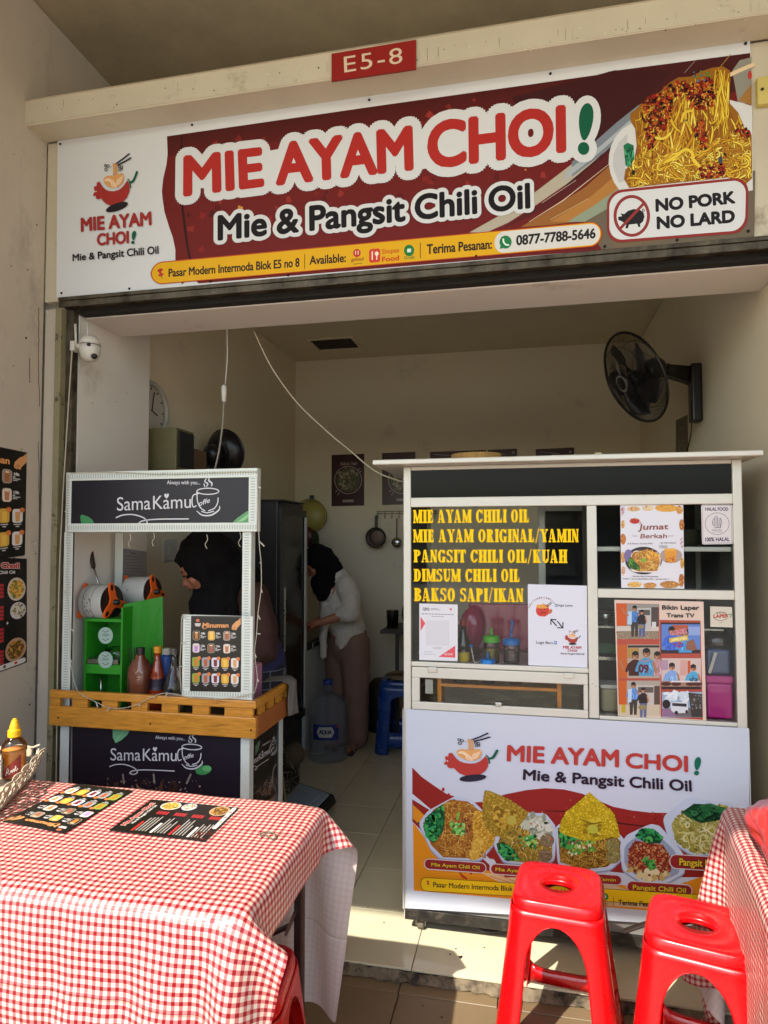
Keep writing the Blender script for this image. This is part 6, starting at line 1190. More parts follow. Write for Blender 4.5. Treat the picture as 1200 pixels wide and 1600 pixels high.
def roll(u, v, Y, rr_, L, yaw, dark):
    c_ = at_y(u, v, Y); ax = Vector((math.cos(yaw), -math.sin(yaw), .03)).normalized(); M = ax.to_track_quat('Z', 'Y').to_matrix()
    o = MB().lathe([(rr_ * .3, -L / 2), (rr_, -L / 2), (rr_ * 1.005, -L / 2 + .004), (rr_ * 1.005, L / 2 - .004), (rr_, L / 2), (rr_ * .3, L / 2)], c_, 36, M, capb=False, capt=False).build('film_roll', FILM, t, smooth=True)
    g = MB(); rnd = random.Random(int(u))
    for k in range(46 if not dark else 36):
        a = R(rnd.uniform(150, 330)) if not dark else rnd.uniform(0, 6.28); z = rnd.uniform(-L * .30, L * .05) if not dark else rnd.uniform(-L * .4, L * .4); da = rnd.uniform(.03, .09); dz = rnd.uniform(.002, .006)
        g.add([c_ + M @ Vector((rr_ * 1.012 * math.cos(x), rr_ * 1.012 * math.sin(x), zz)) for x, zz in ((a, z), (a + da, z), (a + da, z + dz), (a, z + dz))], [(0, 1, 2, 3)])
    for z in ((-L * .30, L * .08) if not dark else ()): g.tube([c_ + M @ Vector((rr_ * 1.008 * math.cos(x * .2), rr_ * 1.008 * math.sin(x * .2), z)) for x in range(32)], .0008, 4, True)
    g.build('film_print', BLKP, o, kind='stuff')
    MB().lathe([(rr_ * .96, L / 2 + .0005), (rr_ * .96, L / 2 + .003)], c_, 30, M).build('dark_core', BLKP, o); MB().lathe([(.011, -L / 2 - .02), (.011, L / 2 + .035)], c_, 14, M).build('spindle', BLKP, o, smooth=True)
    for sg in (-1, 1):
        P2 = []
        for k in range(72):
            a = 2 * math.pi * k / 72; f_ = max(0, (1 + math.cos(3 * (a - PH))) / 2) ** 3.2; r_ = .026 + (rr_ * 1.16 - .026) * f_; P2.append((r_ * math.cos(a), r_ * math.sin(a)))
        ex, ey = M @ Vector((1, 0, 0)), M @ Vector((0, 1, 0)); zc_ = L / 2 + .006 if sg > 0 else -L / 2 - .014
        h_ = MB(); h_.prism(P2, (c_ + ax * zc_, ex, ey), 0, .008); s_o = h_.build('spoke_hub', ORG, o, bevel=.0015)
        for k in range(3): a = PH + 2 * math.pi * k / 3; cc = c_ + ax * (zc_ + (.0083 if sg > 0 else -.0003)) + (ex * math.cos(a) + ey * math.sin(a)) * rr_ * .86; MB().ball(cc, .0085, 10, 4, (1, 1.6, .06), M @ Matrix.Rotation(a - math.pi / 2, 3, 'Z')).build('slot_hole', BLKP, s_o)
    return c_
roll(158, 941, 2.50, .074, .108, .08, False); roll(221, 925, 2.68, .068, .115, .08, True)
MB().tube([at_y(157, 926, 2.53), at_y(146, 884, 2.54)], .0045, 8).build('lever_rod', STEEL, t, smooth=True); MB().tube([at_y(146.5, 887, 2.54), at_y(141, 860, 2.56)], [.009, .0125], 12).build('lever_grip', mat('dark_brown_grip', '#2a1c18', .4), t, bevel=.002)
# bottles on the stand
def bottle(name, label, u, Y, prof, m, capm, capprof, extra=None, sqr=0, base=.806, cat='bottle', group=None, rot=0):
    x = at_y(u, 1050, Y).x; c_ = (x, Y, base); q_ = thing(name, label, cat, c_, group); MB().lathe(prof, c_, 28, Matrix.Rotation(rot, 3, 'Z'), sq=sqr).build('glass', m, q_, smooth=True); MB().lathe(capprof, c_, 20).build('cap', capm, q_, smooth=False, bevel=.001); return q_, c_
q, c_ = bottle('syrup_jug', 'square brown cocoa syrup jug with black cap and dark label beside the green machine', 219, 2.42, [(.034, .0), (.040, .006), (.040, .160), (.037, .182), (.014, .226), (.0135, .232)], mat('cocoa_syrup', '#6e3f2c', .2, coat=.5), BLKP, [(.017, .232), (.017, .258)], sqr=5)
MB().box(c_[0] - .027, c_[0] + .013, 2.3805, 2.3825, .85, .94).build('label', mat('black_label', '#1c1816', .4), q, bevel=.004)
A = Art(FY(2.3803)); A.line([(212, 1052), (217, 1046), (222, 1052)], 1, '#c8b8a0'); A.line([(209, 1058), (221, 1058)], 1.6, '#a89880', cap=False); A.line([(211, 1062), (219, 1062)], 1, '#a89880', cap=False); A.build('label_print', PR, q)
SY = mat('amber_squash', '#8a2c12', .12, coat=.6, spec=.7)
q, c_ = bottle('squash_bottle', 'red syrup bottle with a yellow cap right of the brown jug', 246, 2.44, [(.026, 0), (.031, .006), (.031, .09), (.026, .11), (.028, .14), (.017, .19), (.0125, .21), (.0125, .235)], SY, mat('orange_cap', '#d8901c', .4), [(.0155, .236), (.0155, .262)])
MB().lathe([(.0317, .092), (.0272, .111), (.0285, .135)], c_, 28, capb=False, capt=False).build('label_band', mat('dark_bottle_label', '#241a2c', .4), q, smooth=True)
q, c_ = bottle('clear_bottle', 'clear glass bottle of milky liquid left of the menu frame', 272, 2.42, [(.034, 0), (.041, .006), (.041, .10), (.033, .135), (.018, .175), (.014, .21), (.015, .235)], CG, mat('grey_stopper', '#55534e', .3), [(.016, .2355), (.016, .26)])
MB().lathe([(.030, .004), (.0385, .008), (.0385, .075)], c_, 24).build('milky_liquid', mat('milky_liquid', '#d5d8cc', .4), q, smooth=True)
q, c_ = bottle('blue_bottle', 'short blue bottle with white cap behind the clear bottle', 260, 2.55, [(.024, .02), (.026, .03), (.026, .20), (.02, .21)], mat('blue_label_plastic', '#1c4a9a', .35), WPL, [(.018, .2105), (.018, .235)])
for k, (u, uu) in enumerate(((207, 203), (213, 210), (240, 236), (243, 241))):
    a = at_y(u, 1070, 2.47); b = at_y(uu, 1012, 2.47); MB().tube([a, b], .0025, 6).build('black_straw', BLKP, label='black drinking straws standing beside the brown syrup jug', cat='straw', group='black straws in the coffee stand')
q = thing('pink_tub', 'pink plastic tub behind the drinks menu', 'tub', (-1.03, 2.52, .806)); MB().box(at_y(402, 1010, 2.5).x - .07, at_y(402, 1010, 2.5).x, 2.47, 2.56, .806, 1.00).build('body', mat('pale_pink_plastic', '#b07890', .4), q, bevel=.01)
# string of little lights
WIRE2 = mat('clear_wire', '#b8b29c', .35)
t = thing('string_lights', 'pale string of tiny lights looped over the coffee stand and crate rail', 'string lights', (-1.4, 2.30, .9)); yy = yw - .006
for P, Yp in (([(122, 1081), (130, 1086), (150, 1097), (172, 1106), (195, 1106), (216, 1100), (240, 1088), (262, 1083), (300, 1090), (340, 1092), (372, 1089), (398, 1082)], yy), ([(398, 1082), (402, 1060), (398, 1020), (401, 990), (403, 960), (408, 920), (408, 880), (405, 845), (402, 760), (403, 740)], hy - .006), ([(106, 740), (104, 800), (106, 860), (105, 920), (109, 980), (110, 1030), (115, 1062), (122, 1081)], hy - .006), ([(110, 739), (180, 738), (250, 741), (330, 739), (403, 737)], hy - .004), ([(283, 1080), (281, 1040), (283, 1005), (284, 965), (290, 960)], yq - .006)):
    MB().tube(curve([at_y(u, v, Yp) for u, v in P], 6), .0016, 5).build('wire', WIRE2, t, smooth=True)
    rnd = random.Random(len(P)); 
    for k in range(1, len(P) - 1): a = at_y(P[k][0], P[k][1], Yp); MB().tube([a, a + Vector((rnd.uniform(-.012, .022), -.004, rnd.uniform(-.022, .004)))], [.0015, .0028], 6).build('bulb', WPL, t, smooth=True)
for (u, v) in ((240, 832), (203, 834), (375, 832), (323, 835)):
    a = at_y(u, v, hy + .01); MB().tube(curve([a, a + Vector((.004, 0, -.02)), a + Vector((-.006, 0, -.038)), a + Vector((.002, 0, -.055))], 4), .0014, 5).build('wire', WIRE2, t, smooth=True)
# papers on the pier and the inner wall
A = Art(((XP + .0015, 0, 0), (0, 1, 0), (0, 0, 1))); c = [(188, 856), (229, 862), (229, 936), (188, 934)]; A.poly(c, '#8f8d92'); A.line([(204, 864), (212, 865)], 1.4, '#3a383c', cap=False)
for k in range(13): y = 869 + k * 4.6; A.line([(194, y), (194 + A.rnd.uniform(14, 28), y + 1.2)], .7, '#5a585c', cap=False)
sheet('wall_paper', 'printed notice sheet taped to the pier above the green machine', 'paper', A, c, mat('grey_paper', '#9a989c', .6), m_print=GLOSSP)
A = Art(((XI + .0015, 0, 0), (0, 1, 0), (0, 0, 1))); c = [(326, 829), (381, 838), (398, 838), (398, 925), (326, 932)]; A.poly(c, '#a3a199'); A.poly([(330, 838), (396, 843), (396, 850), (330, 846)], '#2c5a94')
for k in range(9):
    for j in range(6): A.box(340 + j * 9, 856 + k * 7.5, 346 + j * 9, 861 + k * 7.5, '#7d7b76' if (k + j) % 3 else '#5a5854')
sheet('wall_calendar', 'wall calendar with blue band partly behind the black headscarf', 'calendar', A, c, mat('calendar_paper', '#a3a199', .6), m_print=GLOSSP)
pp = at_x(262, 860, XI); q = thing('switch_plate', 'grey-white switch plate on the inner wall beside the pier', 'switch', (XI, pp.y, pp.z)); MB().box(XI + .001, XI + .012, pp.y - .06, pp.y + .08, pp.z - .06, pp.z + .06).build('plate', WPL, q, bevel=.003); MB().box(XI + .0125, XI + .018, pp.y - .015, pp.y + .025, pp.z - .02, pp.z + .02).build('rocker', WPL, q, bevel=.002)

# menus on the left side wall
def makanan(A):
    """food menu in a 1000 x 1400 space"""
    A.poly([(0, 0), (1000, 0), (1000, 1400), (0, 1400)], '#171312'); A.text('Mie Ayam Choi!', (180, 130), (900, 130), (900, 60), (180, 60), '#b02c28', .08, '#d8ccc0', .08); A.text('Mie & Pangsit Chili Oil', (260, 200), (840, 200), (840, 160), (260, 160), '#d8d4cc', .04)
    y = 280
    for k in range(4):
        A.quad((60, y + 34), (360, y + 34), (360, y - 4), (60, y - 4), '#d8cfc8' if k % 2 else '#b02c28', r=14); y += 62
        for j in range(4): A.line([(80, y), (80 + A.rnd.uniform(280, 470), y)], 13, '#b8b2a8', cap=False); A.quad((600, y + 16), (690, y + 16), (690, y - 20), (600, y - 20), '#a82c30', r=6); y += 46
        y += 26
    for (x, yy_, rx, ry, c1, cs) in ((860, 400, 120, 150, '#cfc0b0', ['#c98f34', '#1f7a44', '#a8742c', '#dcae4a']), (880, 680, 105, 110, '#c8c0d0', ['#d8d0b8', '#a89a70', '#7a6a40', '#c8c4b0']), (850, 1180, 140, 150, '#b09070', ['#3a4a20', '#a06a28', '#c08a3c', '#6a4420'])):
        A.ell(x, yy_, rx, ry, c1, 28); P = [(x + rx * .8 * math.cos(a / 2), yy_ + ry * .8 * math.sin(a / 2)) for a in range(13)]; A.poly(P, cs[-1]); A.bits(P, 90, cs, 10, 26)
    A.strands([(20, 1150), (300, 1150), (300, 1390), (20, 1390)], 18, ['#4a1c14', '#5a2418'], 26, 120, 1.2, .2, .4); A.quad((350, 1385), (980, 1385), (980, 1320), (350, 1320), '#d0ccc4', r=28)
    for x, cl in ((560, '#2a7a3c'), (700, '#55504a'), (850, '#c04030')): A.ell(x, 1352, 20, 20, cl)
LAM = mat('black_laminate', '#191715', .15)
wf = ((XL + .0012, 0, 0), (0, 1, 0), (0, 0, 1))
A = Art(wf); c = [(-66, 685), (42, 707), (39, 867), (-66, 884)]; mp_ = warp(1200, 1180, c[0], c[1], c[2], c[3]); A.A = lambda P: mp_((P - np.array([188, 140])) * np.array([1200 / 775, 1180 / 1165])); minuman(A); A.A = None
sheet('wall_drinks_menu', 'black drinks menu poster, upper one on the left side wall', 'poster', A, c, LAM, m_print=GLOSSP)
A = Art(wf); c = [(-75, 868), (42, 873), (42, 1035), (-75, 1078)]; A.A = warp(1000, 1400, *c); makanan(A); A.A = None; sheet('wall_food_menu', 'black food menu poster, lower one on the left side wall', 'poster', A, c, LAM, m_print=GLOSSP)

# hairline cracks, scuffs and drips on the plaster and the cornice
MK = mat('crack_dark', '#3a3128', .95); rr = random.Random(31)
A = Art(wf)
for (u, v0, v1) in ((61, 480, 640), (60, 690, 805), (46, 560, 600)):
    P_ = []; v = v0; uu = u
    while v < v1: P_.append((uu, v)); v += rr.uniform(4, 12); uu += rr.uniform(-.8, .8)
    A.line(P_, .9, '#4a4034', cap=False)
for _ in range(26): A.ell(rr.uniform(3, 58), rr.uniform(230, 1150), rr.uniform(.5, 1.4), rr.uniform(.6, 2.4), rr.choice(['#3a3128', '#5a4e40', '#d0c8ba', '#6a5c4c']), 7, 0, .3)
for _ in range(9): x = rr.uniform(2, 60); y = rr.uniform(1040, 1150); A.line([(x, y), (x + rr.uniform(-3, 6), y + rr.uniform(-3, 9))], .8, '#5a4e40', taper=True)
A.build('wall_marks', print_mat('print_marks', .9, spec=.1), bpy.data.objects['left_side_wall'], kind='stuff')
A = Art(FY(2.2572))
for _ in range(60): u = rr.uniform(45, 1190); v = 178 - (u - 40) * .141 + rr.uniform(-16, 14); A.ell(u, v, rr.uniform(.5, 1.8), rr.uniform(.4, 1.4), rr.choice(['#4a3a24', '#6a5838', '#d8d0b8', '#3a2c1c']), 7, 0, .3)
for _ in range(26): u = rr.uniform(45, 1190); v = 178 - (u - 40) * .141 - 14; A.line([(u, v), (u + .3, v + rr.uniform(4, 20))], rr.uniform(.5, 1.6), rr.choice(['#8a7a58', '#9a8a66']), taper=True)
A.build('stains', MATS['print_marks'], bpy.data.objects['cornice'], kind='stuff')
A = Art(((XP + .0012, 0, 0), (0, 1, 0), (0, 0, 1)))
for _ in range(14): A.ell(rr.uniform(112, 228), rr.uniform(560, 1060), rr.uniform(.4, 1.1), rr.uniform(.5, 1.5), rr.choice(['#8a8072', '#6a6052']), 7, 0, .3)
A.build('wall_marks', MATS['print_marks'], bpy.data.objects['left_shop_pier'], kind='stuff')
# ------------------------------------------------------------------ tables and cloths
def gingham(name):
    m = bpy.data.materials.new(name); m.use_nodes = True; n = m.node_tree.nodes; L = m.node_tree.links; b = n['Principled BSDF']
    uv = n.new('ShaderNodeUVMap'); sx = n.new('ShaderNodeSeparateXYZ'); nz = n.new('ShaderNodeTexNoise'); nz.inputs['Scale'].default_value = 5; nz.inputs['Detail'].default_value = 2; L.new(uv.outputs[0], nz.inputs['Vector'])
    wv = n.new('ShaderNodeVectorMath'); wv.operation = 'MULTIPLY_ADD'; wv.inputs[1].default_value = (.012, .012, 0); L.new(nz.outputs['Color'], wv.inputs[0]); L.new(uv.outputs[0], wv.inputs[2]); L.new(wv.outputs[0], sx.inputs[0]); fs = []
    for k in (0, 1):
        a = n.new('ShaderNodeMath'); a.operation = 'MULTIPLY'; a.inputs[1].default_value = 1 / .0172; L.new(sx.outputs[k], a.inputs[0])
        f = n.new('ShaderNodeMath'); f.operation = 'FRACT'; L.new(a.outputs[0], f.inputs[0]); g = n.new('ShaderNodeMath'); g.operation = 'LESS_THAN'; g.inputs[1].default_value = .47; L.new(f.outputs[0], g.inputs[0]); fs.append(g)
    s = n.new('ShaderNodeMath'); s.operation = 'ADD'; L.new(fs[0].outputs[0], s.inputs[0]); L.new(fs[1].outputs[0], s.inputs[1]); h = n.new('ShaderNodeMath'); h.operation = 'MULTIPLY'; h.inputs[1].default_value = .5; L.new(s.outputs[0], h.inputs[0])
    cr = n.new('ShaderNodeValToRGB'); cr.color_ramp.interpolation = 'CONSTANT'; e = cr.color_ramp.elements; e[0].position = 0; e[0].color = (*lin('#d3c8b6'), 1); e[1].position = .4; e[1].color = (*lin('#c2706d'), 1); e2 = e.new(.9); e2.color = (*lin('#8c0b1a'), 1)
    L.new(h.outputs[0], cr.inputs[0])
    geo = n.new('ShaderNodeNewGeometry'); mx = n.new('ShaderNodeMix'); mx.data_type = 'RGBA'; L.new(geo.outputs['Backfacing'], mx.inputs[0]); L.new(cr.outputs[0], mx.inputs[6])
    mb_ = n.new('ShaderNodeMix'); mb_.data_type = 'RGBA'; mb_.inputs[0].default_value = .12; mb_.inputs[6].default_value = (*lin('#cfc4bc'), 1); L.new(cr.outputs[0], mb_.inputs[7]); L.new(mb_.outputs[2], mx.inputs[7]); L.new(mx.outputs[2], b.inputs['Base Color'])
    b.inputs['Roughness'].default_value = .38; b.inputs['Coat Weight'].default_value = .12; b.inputs['Coat Roughness'].default_value = .3
    no = n.new('ShaderNodeTexNoise'); no.inputs['Scale'].default_value = 7; no.inputs['Detail'].default_value = 7; no.inputs['Distortion'].default_value = .6; L.new(uv.outputs[0], no.inputs['Vector']); bp = n.new('ShaderNodeBump'); bp.inputs['Strength'].default_value = .6; bp.inputs['Distance'].default_value = .008; 
    s2 = n.new('ShaderNodeSeparateXYZ'); L.new(uv.outputs[0], s2.inputs[0]); hs = no.outputs[0]
    for k, per in ((0, .31), (1, .27)):
        pp_ = n.new('ShaderNodeMath'); pp_.operation = 'PINGPONG'; pp_.inputs[1].default_value = per; L.new(s2.outputs[k], pp_.inputs[0]); mr = n.new('ShaderNodeMapRange'); mr.inputs[1].default_value = 0; mr.inputs[2].default_value = .006; mr.inputs[3].default_value = .5; mr.inputs[4].default_value = 0; L.new(pp_.outputs[0], mr.inputs[0])
        ad_ = n.new('ShaderNodeMath'); ad_.operation = 'ADD'; L.new(hs, ad_.inputs[0]); L.new(mr.outputs[0], ad_.inputs[1]); hs = ad_.outputs[0]
    L.new(hs, bp.inputs['Height']); L.new(bp.outputs[0], b.inputs['Normal'])
    out = n['Material Output']; tr = n.new('ShaderNodeBsdfTranslucent'); L.new(mx.outputs[2], tr.inputs[0]); ms = n.new('ShaderNodeMixShader'); ms.inputs[0].default_value = .10; L.new(b.outputs[0], ms.inputs[1]); L.new(tr.outputs[0], ms.inputs[2]); L.new(ms.outputs[0], out.inputs[0]); return m
GING = gingham('gingham_oilcloth')
def drape(x0, x1, y0, y1, zt, oL, oR, oF, oB, res=.028, steps=170, seed=1, its=14, obst=(), zmin=-.03):
    nx = int(round((x1 - x0 + oL + oR) / res)) + 1; ny = int(round((y1 - y0 + oF + oB) / res)) + 1
    gx = np.linspace(x0 - oL, x1 + oR, nx); gy = np.linspace(y0 - oF, y1 + oB, ny); hx, hy_ = gx[1] - gx[0], gy[1] - gy[0]
    P = np.zeros((nx, ny, 3)); P[..., 0] = gx[:, None]; P[..., 1] = gy[None]; UV = P[..., :2].copy(); rnd = np.random.RandomState(seed)
    ox = np.maximum(0, np.maximum(x0 - P[..., 0], P[..., 0] - x1)); oy = np.maximum(0, np.maximum(y0 - P[..., 1], P[..., 1] - y1)); P[..., 2] = zt + .001
    fixed = (ox == 0) & (oy == 0); edge = ~fixed
    # start almost folded down so that the cloth settles quickly
    d = np.sqrt(ox ** 2 + oy ** 2); ux = np.where(P[..., 0] > x1, 1, -1) * (ox > 0); uy = np.where(P[..., 1] > y1, 1, -1) * (oy > 0)
    k = .45; P[..., 0] -= ux * ox * k; P[..., 1] -= uy * oy * k; P[..., 2] -= d * .8
    P[edge] += rnd.normal(0, .0035, (edge.sum(), 3)); V = np.zeros_like(P); g = np.array([0, 0, -9.8]); dt = .012
    w = np.where(fixed, 0., 1.)[..., None]
    sets = []
    def add(sl1, sl2, L0, st): sets.append((sl1, sl2, L0, st))
    S = slice
    for a in (0, 1):
        add((S(a, nx - 1, 2), S(None)), (S(a + 1, nx, 2), S(None)), hx, 1.); add((S(None), S(a, ny - 1, 2)), (S(None), S(a + 1, ny, 2)), hy_, 1.)
        for b_ in (0,):
            add((S(a, nx - 1, 2), S(0, ny - 1)), (S(a + 1, nx, 2), S(1, ny)), math.hypot(hx, hy_), .3); add((S(a, nx - 1, 2), S(1, ny)), (S(a + 1, nx, 2), S(0, ny - 1)), math.hypot(hx, hy_), .3)
    for a in range(4):
        if a in (0, 2):
            pass
    bx_ = [((S(a, nx - 2, 4), S(None)), (S(a + 2, nx, 4), S(None)), 2 * hx, .04) for a in range(4)] + [((S(None), S(a, ny - 2, 4)), (S(None), S(a + 2, ny, 4)), 2 * hy_, .04) for a in range(4)]
    for q_ in bx_: sets.append(q_)
    r_ = .012
    for s_ in range(steps):
        V += g * dt * w; Q = P + V * dt * w
        for _ in range(its):
            for a_, b_, L0, st in sets:
                A_, B_ = Q[a_], Q[b_]; n_ = (min(A_.shape[0], B_.shape[0]), min(A_.shape[1], B_.shape[1])); A_ = A_[:n_[0], :n_[1]]; B_ = B_[:n_[0], :n_[1]]
                wa, wb = w[a_][:n_[0], :n_[1]], w[b_][:n_[0], :n_[1]]; D = B_ - A_; l = np.sqrt((D * D).sum(-1, keepdims=True)) + 1e-9; c_ = st * (l - L0) / l / np.maximum(wa + wb, 1e-6) * D
                A_ += wa * c_; B_ -= wb * c_
            ins = (Q[..., 0] > x0 - r_) & (Q[..., 0] < x1 + r_) & (Q[..., 1] > y0 - r_) & (Q[..., 1] < y1 + r_) & (Q[..., 2] < zt) & edge
            if ins.any():
                q = Q[ins]; dd = np.stack([q[:, 0] - (x0 - r_), (x1 + r_) - q[:, 0], q[:, 1] - (y0 - r_), (y1 + r_) - q[:, 1], zt - q[:, 2]], 1); m_ = dd.argmin(1); i = np.arange(len(q))
                q[m_ == 0, 0] = x0 - r_; q[m_ == 1, 0] = x1 + r_; q[m_ == 2, 1] = y0 - r_; q[m_ == 3, 1] = y1 + r_; q[m_ == 4, 2] = zt; Q[ins] = q
            for ax, sg, lim in obst:
                if sg > 0: Q[..., ax] = np.minimum(Q[..., ax], lim)
                else: Q[..., ax] = np.maximum(Q[..., ax], lim)
            Q[..., 2] = np.maximum(Q[..., 2], zmin)
        V = (Q - P) / dt * .94; P = Q
    return P, UV
def ripple(P, x0, x1, y0, amp=.016):
    t = np.clip((y0 - P[..., 1] + .02) * 0 + (.735 - P[..., 2]) / .5, 0, 1) * (P[..., 1] < y0 + .02); X = P[..., 0]; k = .35 + .65 * np.clip((X - (x0 + x1) / 2) / ((x1 - x0) / 2), 0, 1)
    P[..., 1] -= amp * t * k * (np.sin(X * 41 + 3 * t) + .6 * np.sin(X * 73 + 1.3)) + .006 * t * np.sin(P[..., 2] * 38 + X * 5); return P
def cloth_obj(name, P, UV, label, rotz=0, piv=None):
    nx, ny = P.shape[:2]; mb_ = MB(); V = P.reshape(-1, 3)
    if rotz: c_, s_ = math.cos(rotz), math.sin(rotz); X = V - np.array(piv); V = np.column_stack([X[:, 0] * c_ - X[:, 1] * s_, X[:, 0] * s_ + X[:, 1] * c_, X[:, 2]]) + np.array(piv)
    mb_.v = V.tolist(); mb_.f = [(i * ny + j, (i + 1) * ny + j, (i + 1) * ny + j + 1, i * ny + j + 1) for i in range(nx - 1) for j in range(ny - 1)]; mb_.uv = UV.reshape(-1, 2)
    return mb_.build(name, GING, label=label, cat='tablecloth', smooth=True, sub=2, fold=(.11, .007))
def table(name, label, x0, x1, y0, y1, zt, rotz=0, piv=(0, 0, 0), legs=()):
    t = thing(name, label, 'table', piv if rotz else ((x0 + x1) / 2, (y0 + y1) / 2, -.04)); ST = mat('brown_tube_steel', '#3b302c', .4, .5, var=.15, vscale=20)
    MB().box(x0 + .018, x1 - .018, y0 + .018, y1 - .018, zt - .03, zt - .004).build('tabletop', mat('table_board', '#6a5a48', .6), t, bevel=.004)
    for x, y in legs: MB().bar((x, y, -.038), (x, y, zt - .031), .026, .026, (0, 1, 0)).build('leg', ST, t, bevel=.005)
    if legs:
        (xa, ya) = legs[0]; MB().bar((xa - .02, ya - .014, .46), (xa - .36, ya - .02, .30 - .02), .008, .022, (0, 1, 0)).build('brace', ST, t, bevel=.002); MB().bar((xa - .005, ya - .014, .50), (xa - .03, ya - .014, .44), .008, .03, (0, 1, 0)).build('hinge', ALU2, t)
        MB().bar((xa, min(l[1] for l in legs) + .014, .60), (xa, max(l[1] for l in legs) - .014, .60), .018, .018).build('crossbar', ST, t)
    if rotz: t.rotation_euler.z = rotz
    return t
T1 = (-1.86, -.562, 1.262, 1.83, .747)
table('left_table', 'folding table with dark tube legs under the left gingham cloth', T1[0], T1[1], T1[2], T1[3], T1[4] - .002, legs=((-.607, 1.745), (-.607, 1.33), (-1.80, 1.745), (-1.80, 1.33))).name = 'folding_table'
P, UV = drape(*T1, .08, .115, .60, .565, seed=4, obst=((0, -1, -1.97),))
P = ripple(P, T1[0], T1[1], T1[2])
cloth_obj('tablecloth', P, UV, 'red and white gingham oilcloth over the left table by the wall')
T2 = (.600, 1.60, 1.30, 2.27, .678)
t = table('folding_table', 'folding table under the gingham cloth at the right edge', T2[0], T2[1], T2[2], T2[3], T2[4] - .002, R(-7.0), (T2[0], T2[3], 0), legs=((.66, 2.2), (.66, 1.4)))
P, UV = drape(*T2, .50, .05, .05, .52, seed=7)
cloth_obj('tablecloth', P, UV, 'red and white gingham oilcloth over the table at the right edge', R(-7.0), (T2[0], T2[3], 0))

# menus, loose band, basket and bottles on the left table
zt = T1[4] + .0022; tf_ = ((0, 0, zt + .002), (1, 0, 0), (0, 1, 0))
A = Art(tf_); c = [(100, 1302), (3, 1283), (120, 1225), (207, 1235)]; mp2 = warp(1000, 1500, *c); A.A = lambda P: mp2((P - np.array([188, 140])) * np.array([1000 / 770, 1500 / 1165])); minuman(A); A.A = None
sheet('table_drinks_menu', 'laminated drinks menu lying upside down on the gingham table, left one', 'menu', A, c, LAM, .0008, m_print=GLOSSP)
A = Art(tf_); c = [(170, 1297), (237, 1249), (373, 1262), (320, 1315)]; A.A = warp(1000, 1400, *c); makanan(A); A.A = None
sheet('table_food_menu', 'laminated food menu lying sideways on the gingham table, right one', 'menu', A, c, LAM, .0008, m_print=GLOSSP)
pts = [at_z(u, v, zt + .003) for u, v in ((405, 1304), (412, 1301), (420, 1300), (428, 1302), (431, 1307), (427, 1311), (420, 1308), (413, 1304), (408, 1306))]
cc_ = curve(pts + [pts[0]], 6)[:-1]; MB().tube(cc_, .0016, 6, True).build('rubber_band', mat('olive_rubber', '#5c5a44', .5), label='olive rubber band lying curled on the gingham table', cat='rubber band', smooth=True)
BSK = mat('cream_plastic_lace', '#c2b49a', .45)
q = thing('lace_basket', 'cream perforated plastic basket standing at the wall end of the table', 'basket', (-1.60, 1.72, zt))
a0 = Vector((-1.552, 1.885, zt)); b0 = Vector((-1.382, 1.485, zt)); dd = (b0 - a0).normalized(); nn = Vector((-dd.y, dd.x, 0)) * -1
if nn.x > 0: nn = -nn
Lb, Wb, Hb = .42, .17, .082
def wall_(p0, p1, out_, seed, nm='wall'):
    p0, p1 = Vector(p0), Vector(p1); L = (p1 - p0).length; n = int(L / .0042); m = 24; g = MB(); rnd = random.Random(seed); dl = (p1 - p0).normalized()
    H = [(rnd.uniform(0, L), rnd.uniform(.012, Hb * .9), rnd.uniform(.0032, .0068)) for _ in range(int(L * 420))]
    vs_ = []; 
    for i in range(n + 1):
        s_ = L * i / n; top_ = Hb * (.90 + .10 * abs(math.sin(s_ * 42)))
        for j in range(m + 1): z = top_ * j / m; vs_.append(p0 + dl * s_ + Vector(out_) * (.028 * (z / Hb) + .004 * math.sin(s_ * 84) * (z / Hb) ** 3) + Vector((0, 0, z)))
    fs_ = []
    for i in range(n):
        for j in range(m):
            s_, z = L * (i + .5) / n, Hb * .95 * (j + .5) / m
            if j < m - 2 and j > 1 and any((s_ - hx_) ** 2 + (z - hz_) ** 2 < hr * hr for hx_, hz_, hr in H): continue
            fs_.append((i * (m + 1) + j, (i + 1) * (m + 1) + j, (i + 1) * (m + 1) + j + 1, i * (m + 1) + j + 1))
    g.add(vs_, fs_); g.build(nm, BSK, q, solid=.003, smooth=True)
wall_(a0, a0 + dd * Lb, -nn, 1); wall_(a0 + nn * Wb, a0 + nn * Wb + dd * Lb, nn, 2); wall_(a0 + nn * Wb, a0, -dd, 3)
g = MB(); g.add([a0, a0 + dd * Lb, a0 + dd * Lb + nn * Wb, a0 + nn * Wb], [(0, 1, 2, 3)]); g.build('floor', BSK, q, solid=.003)
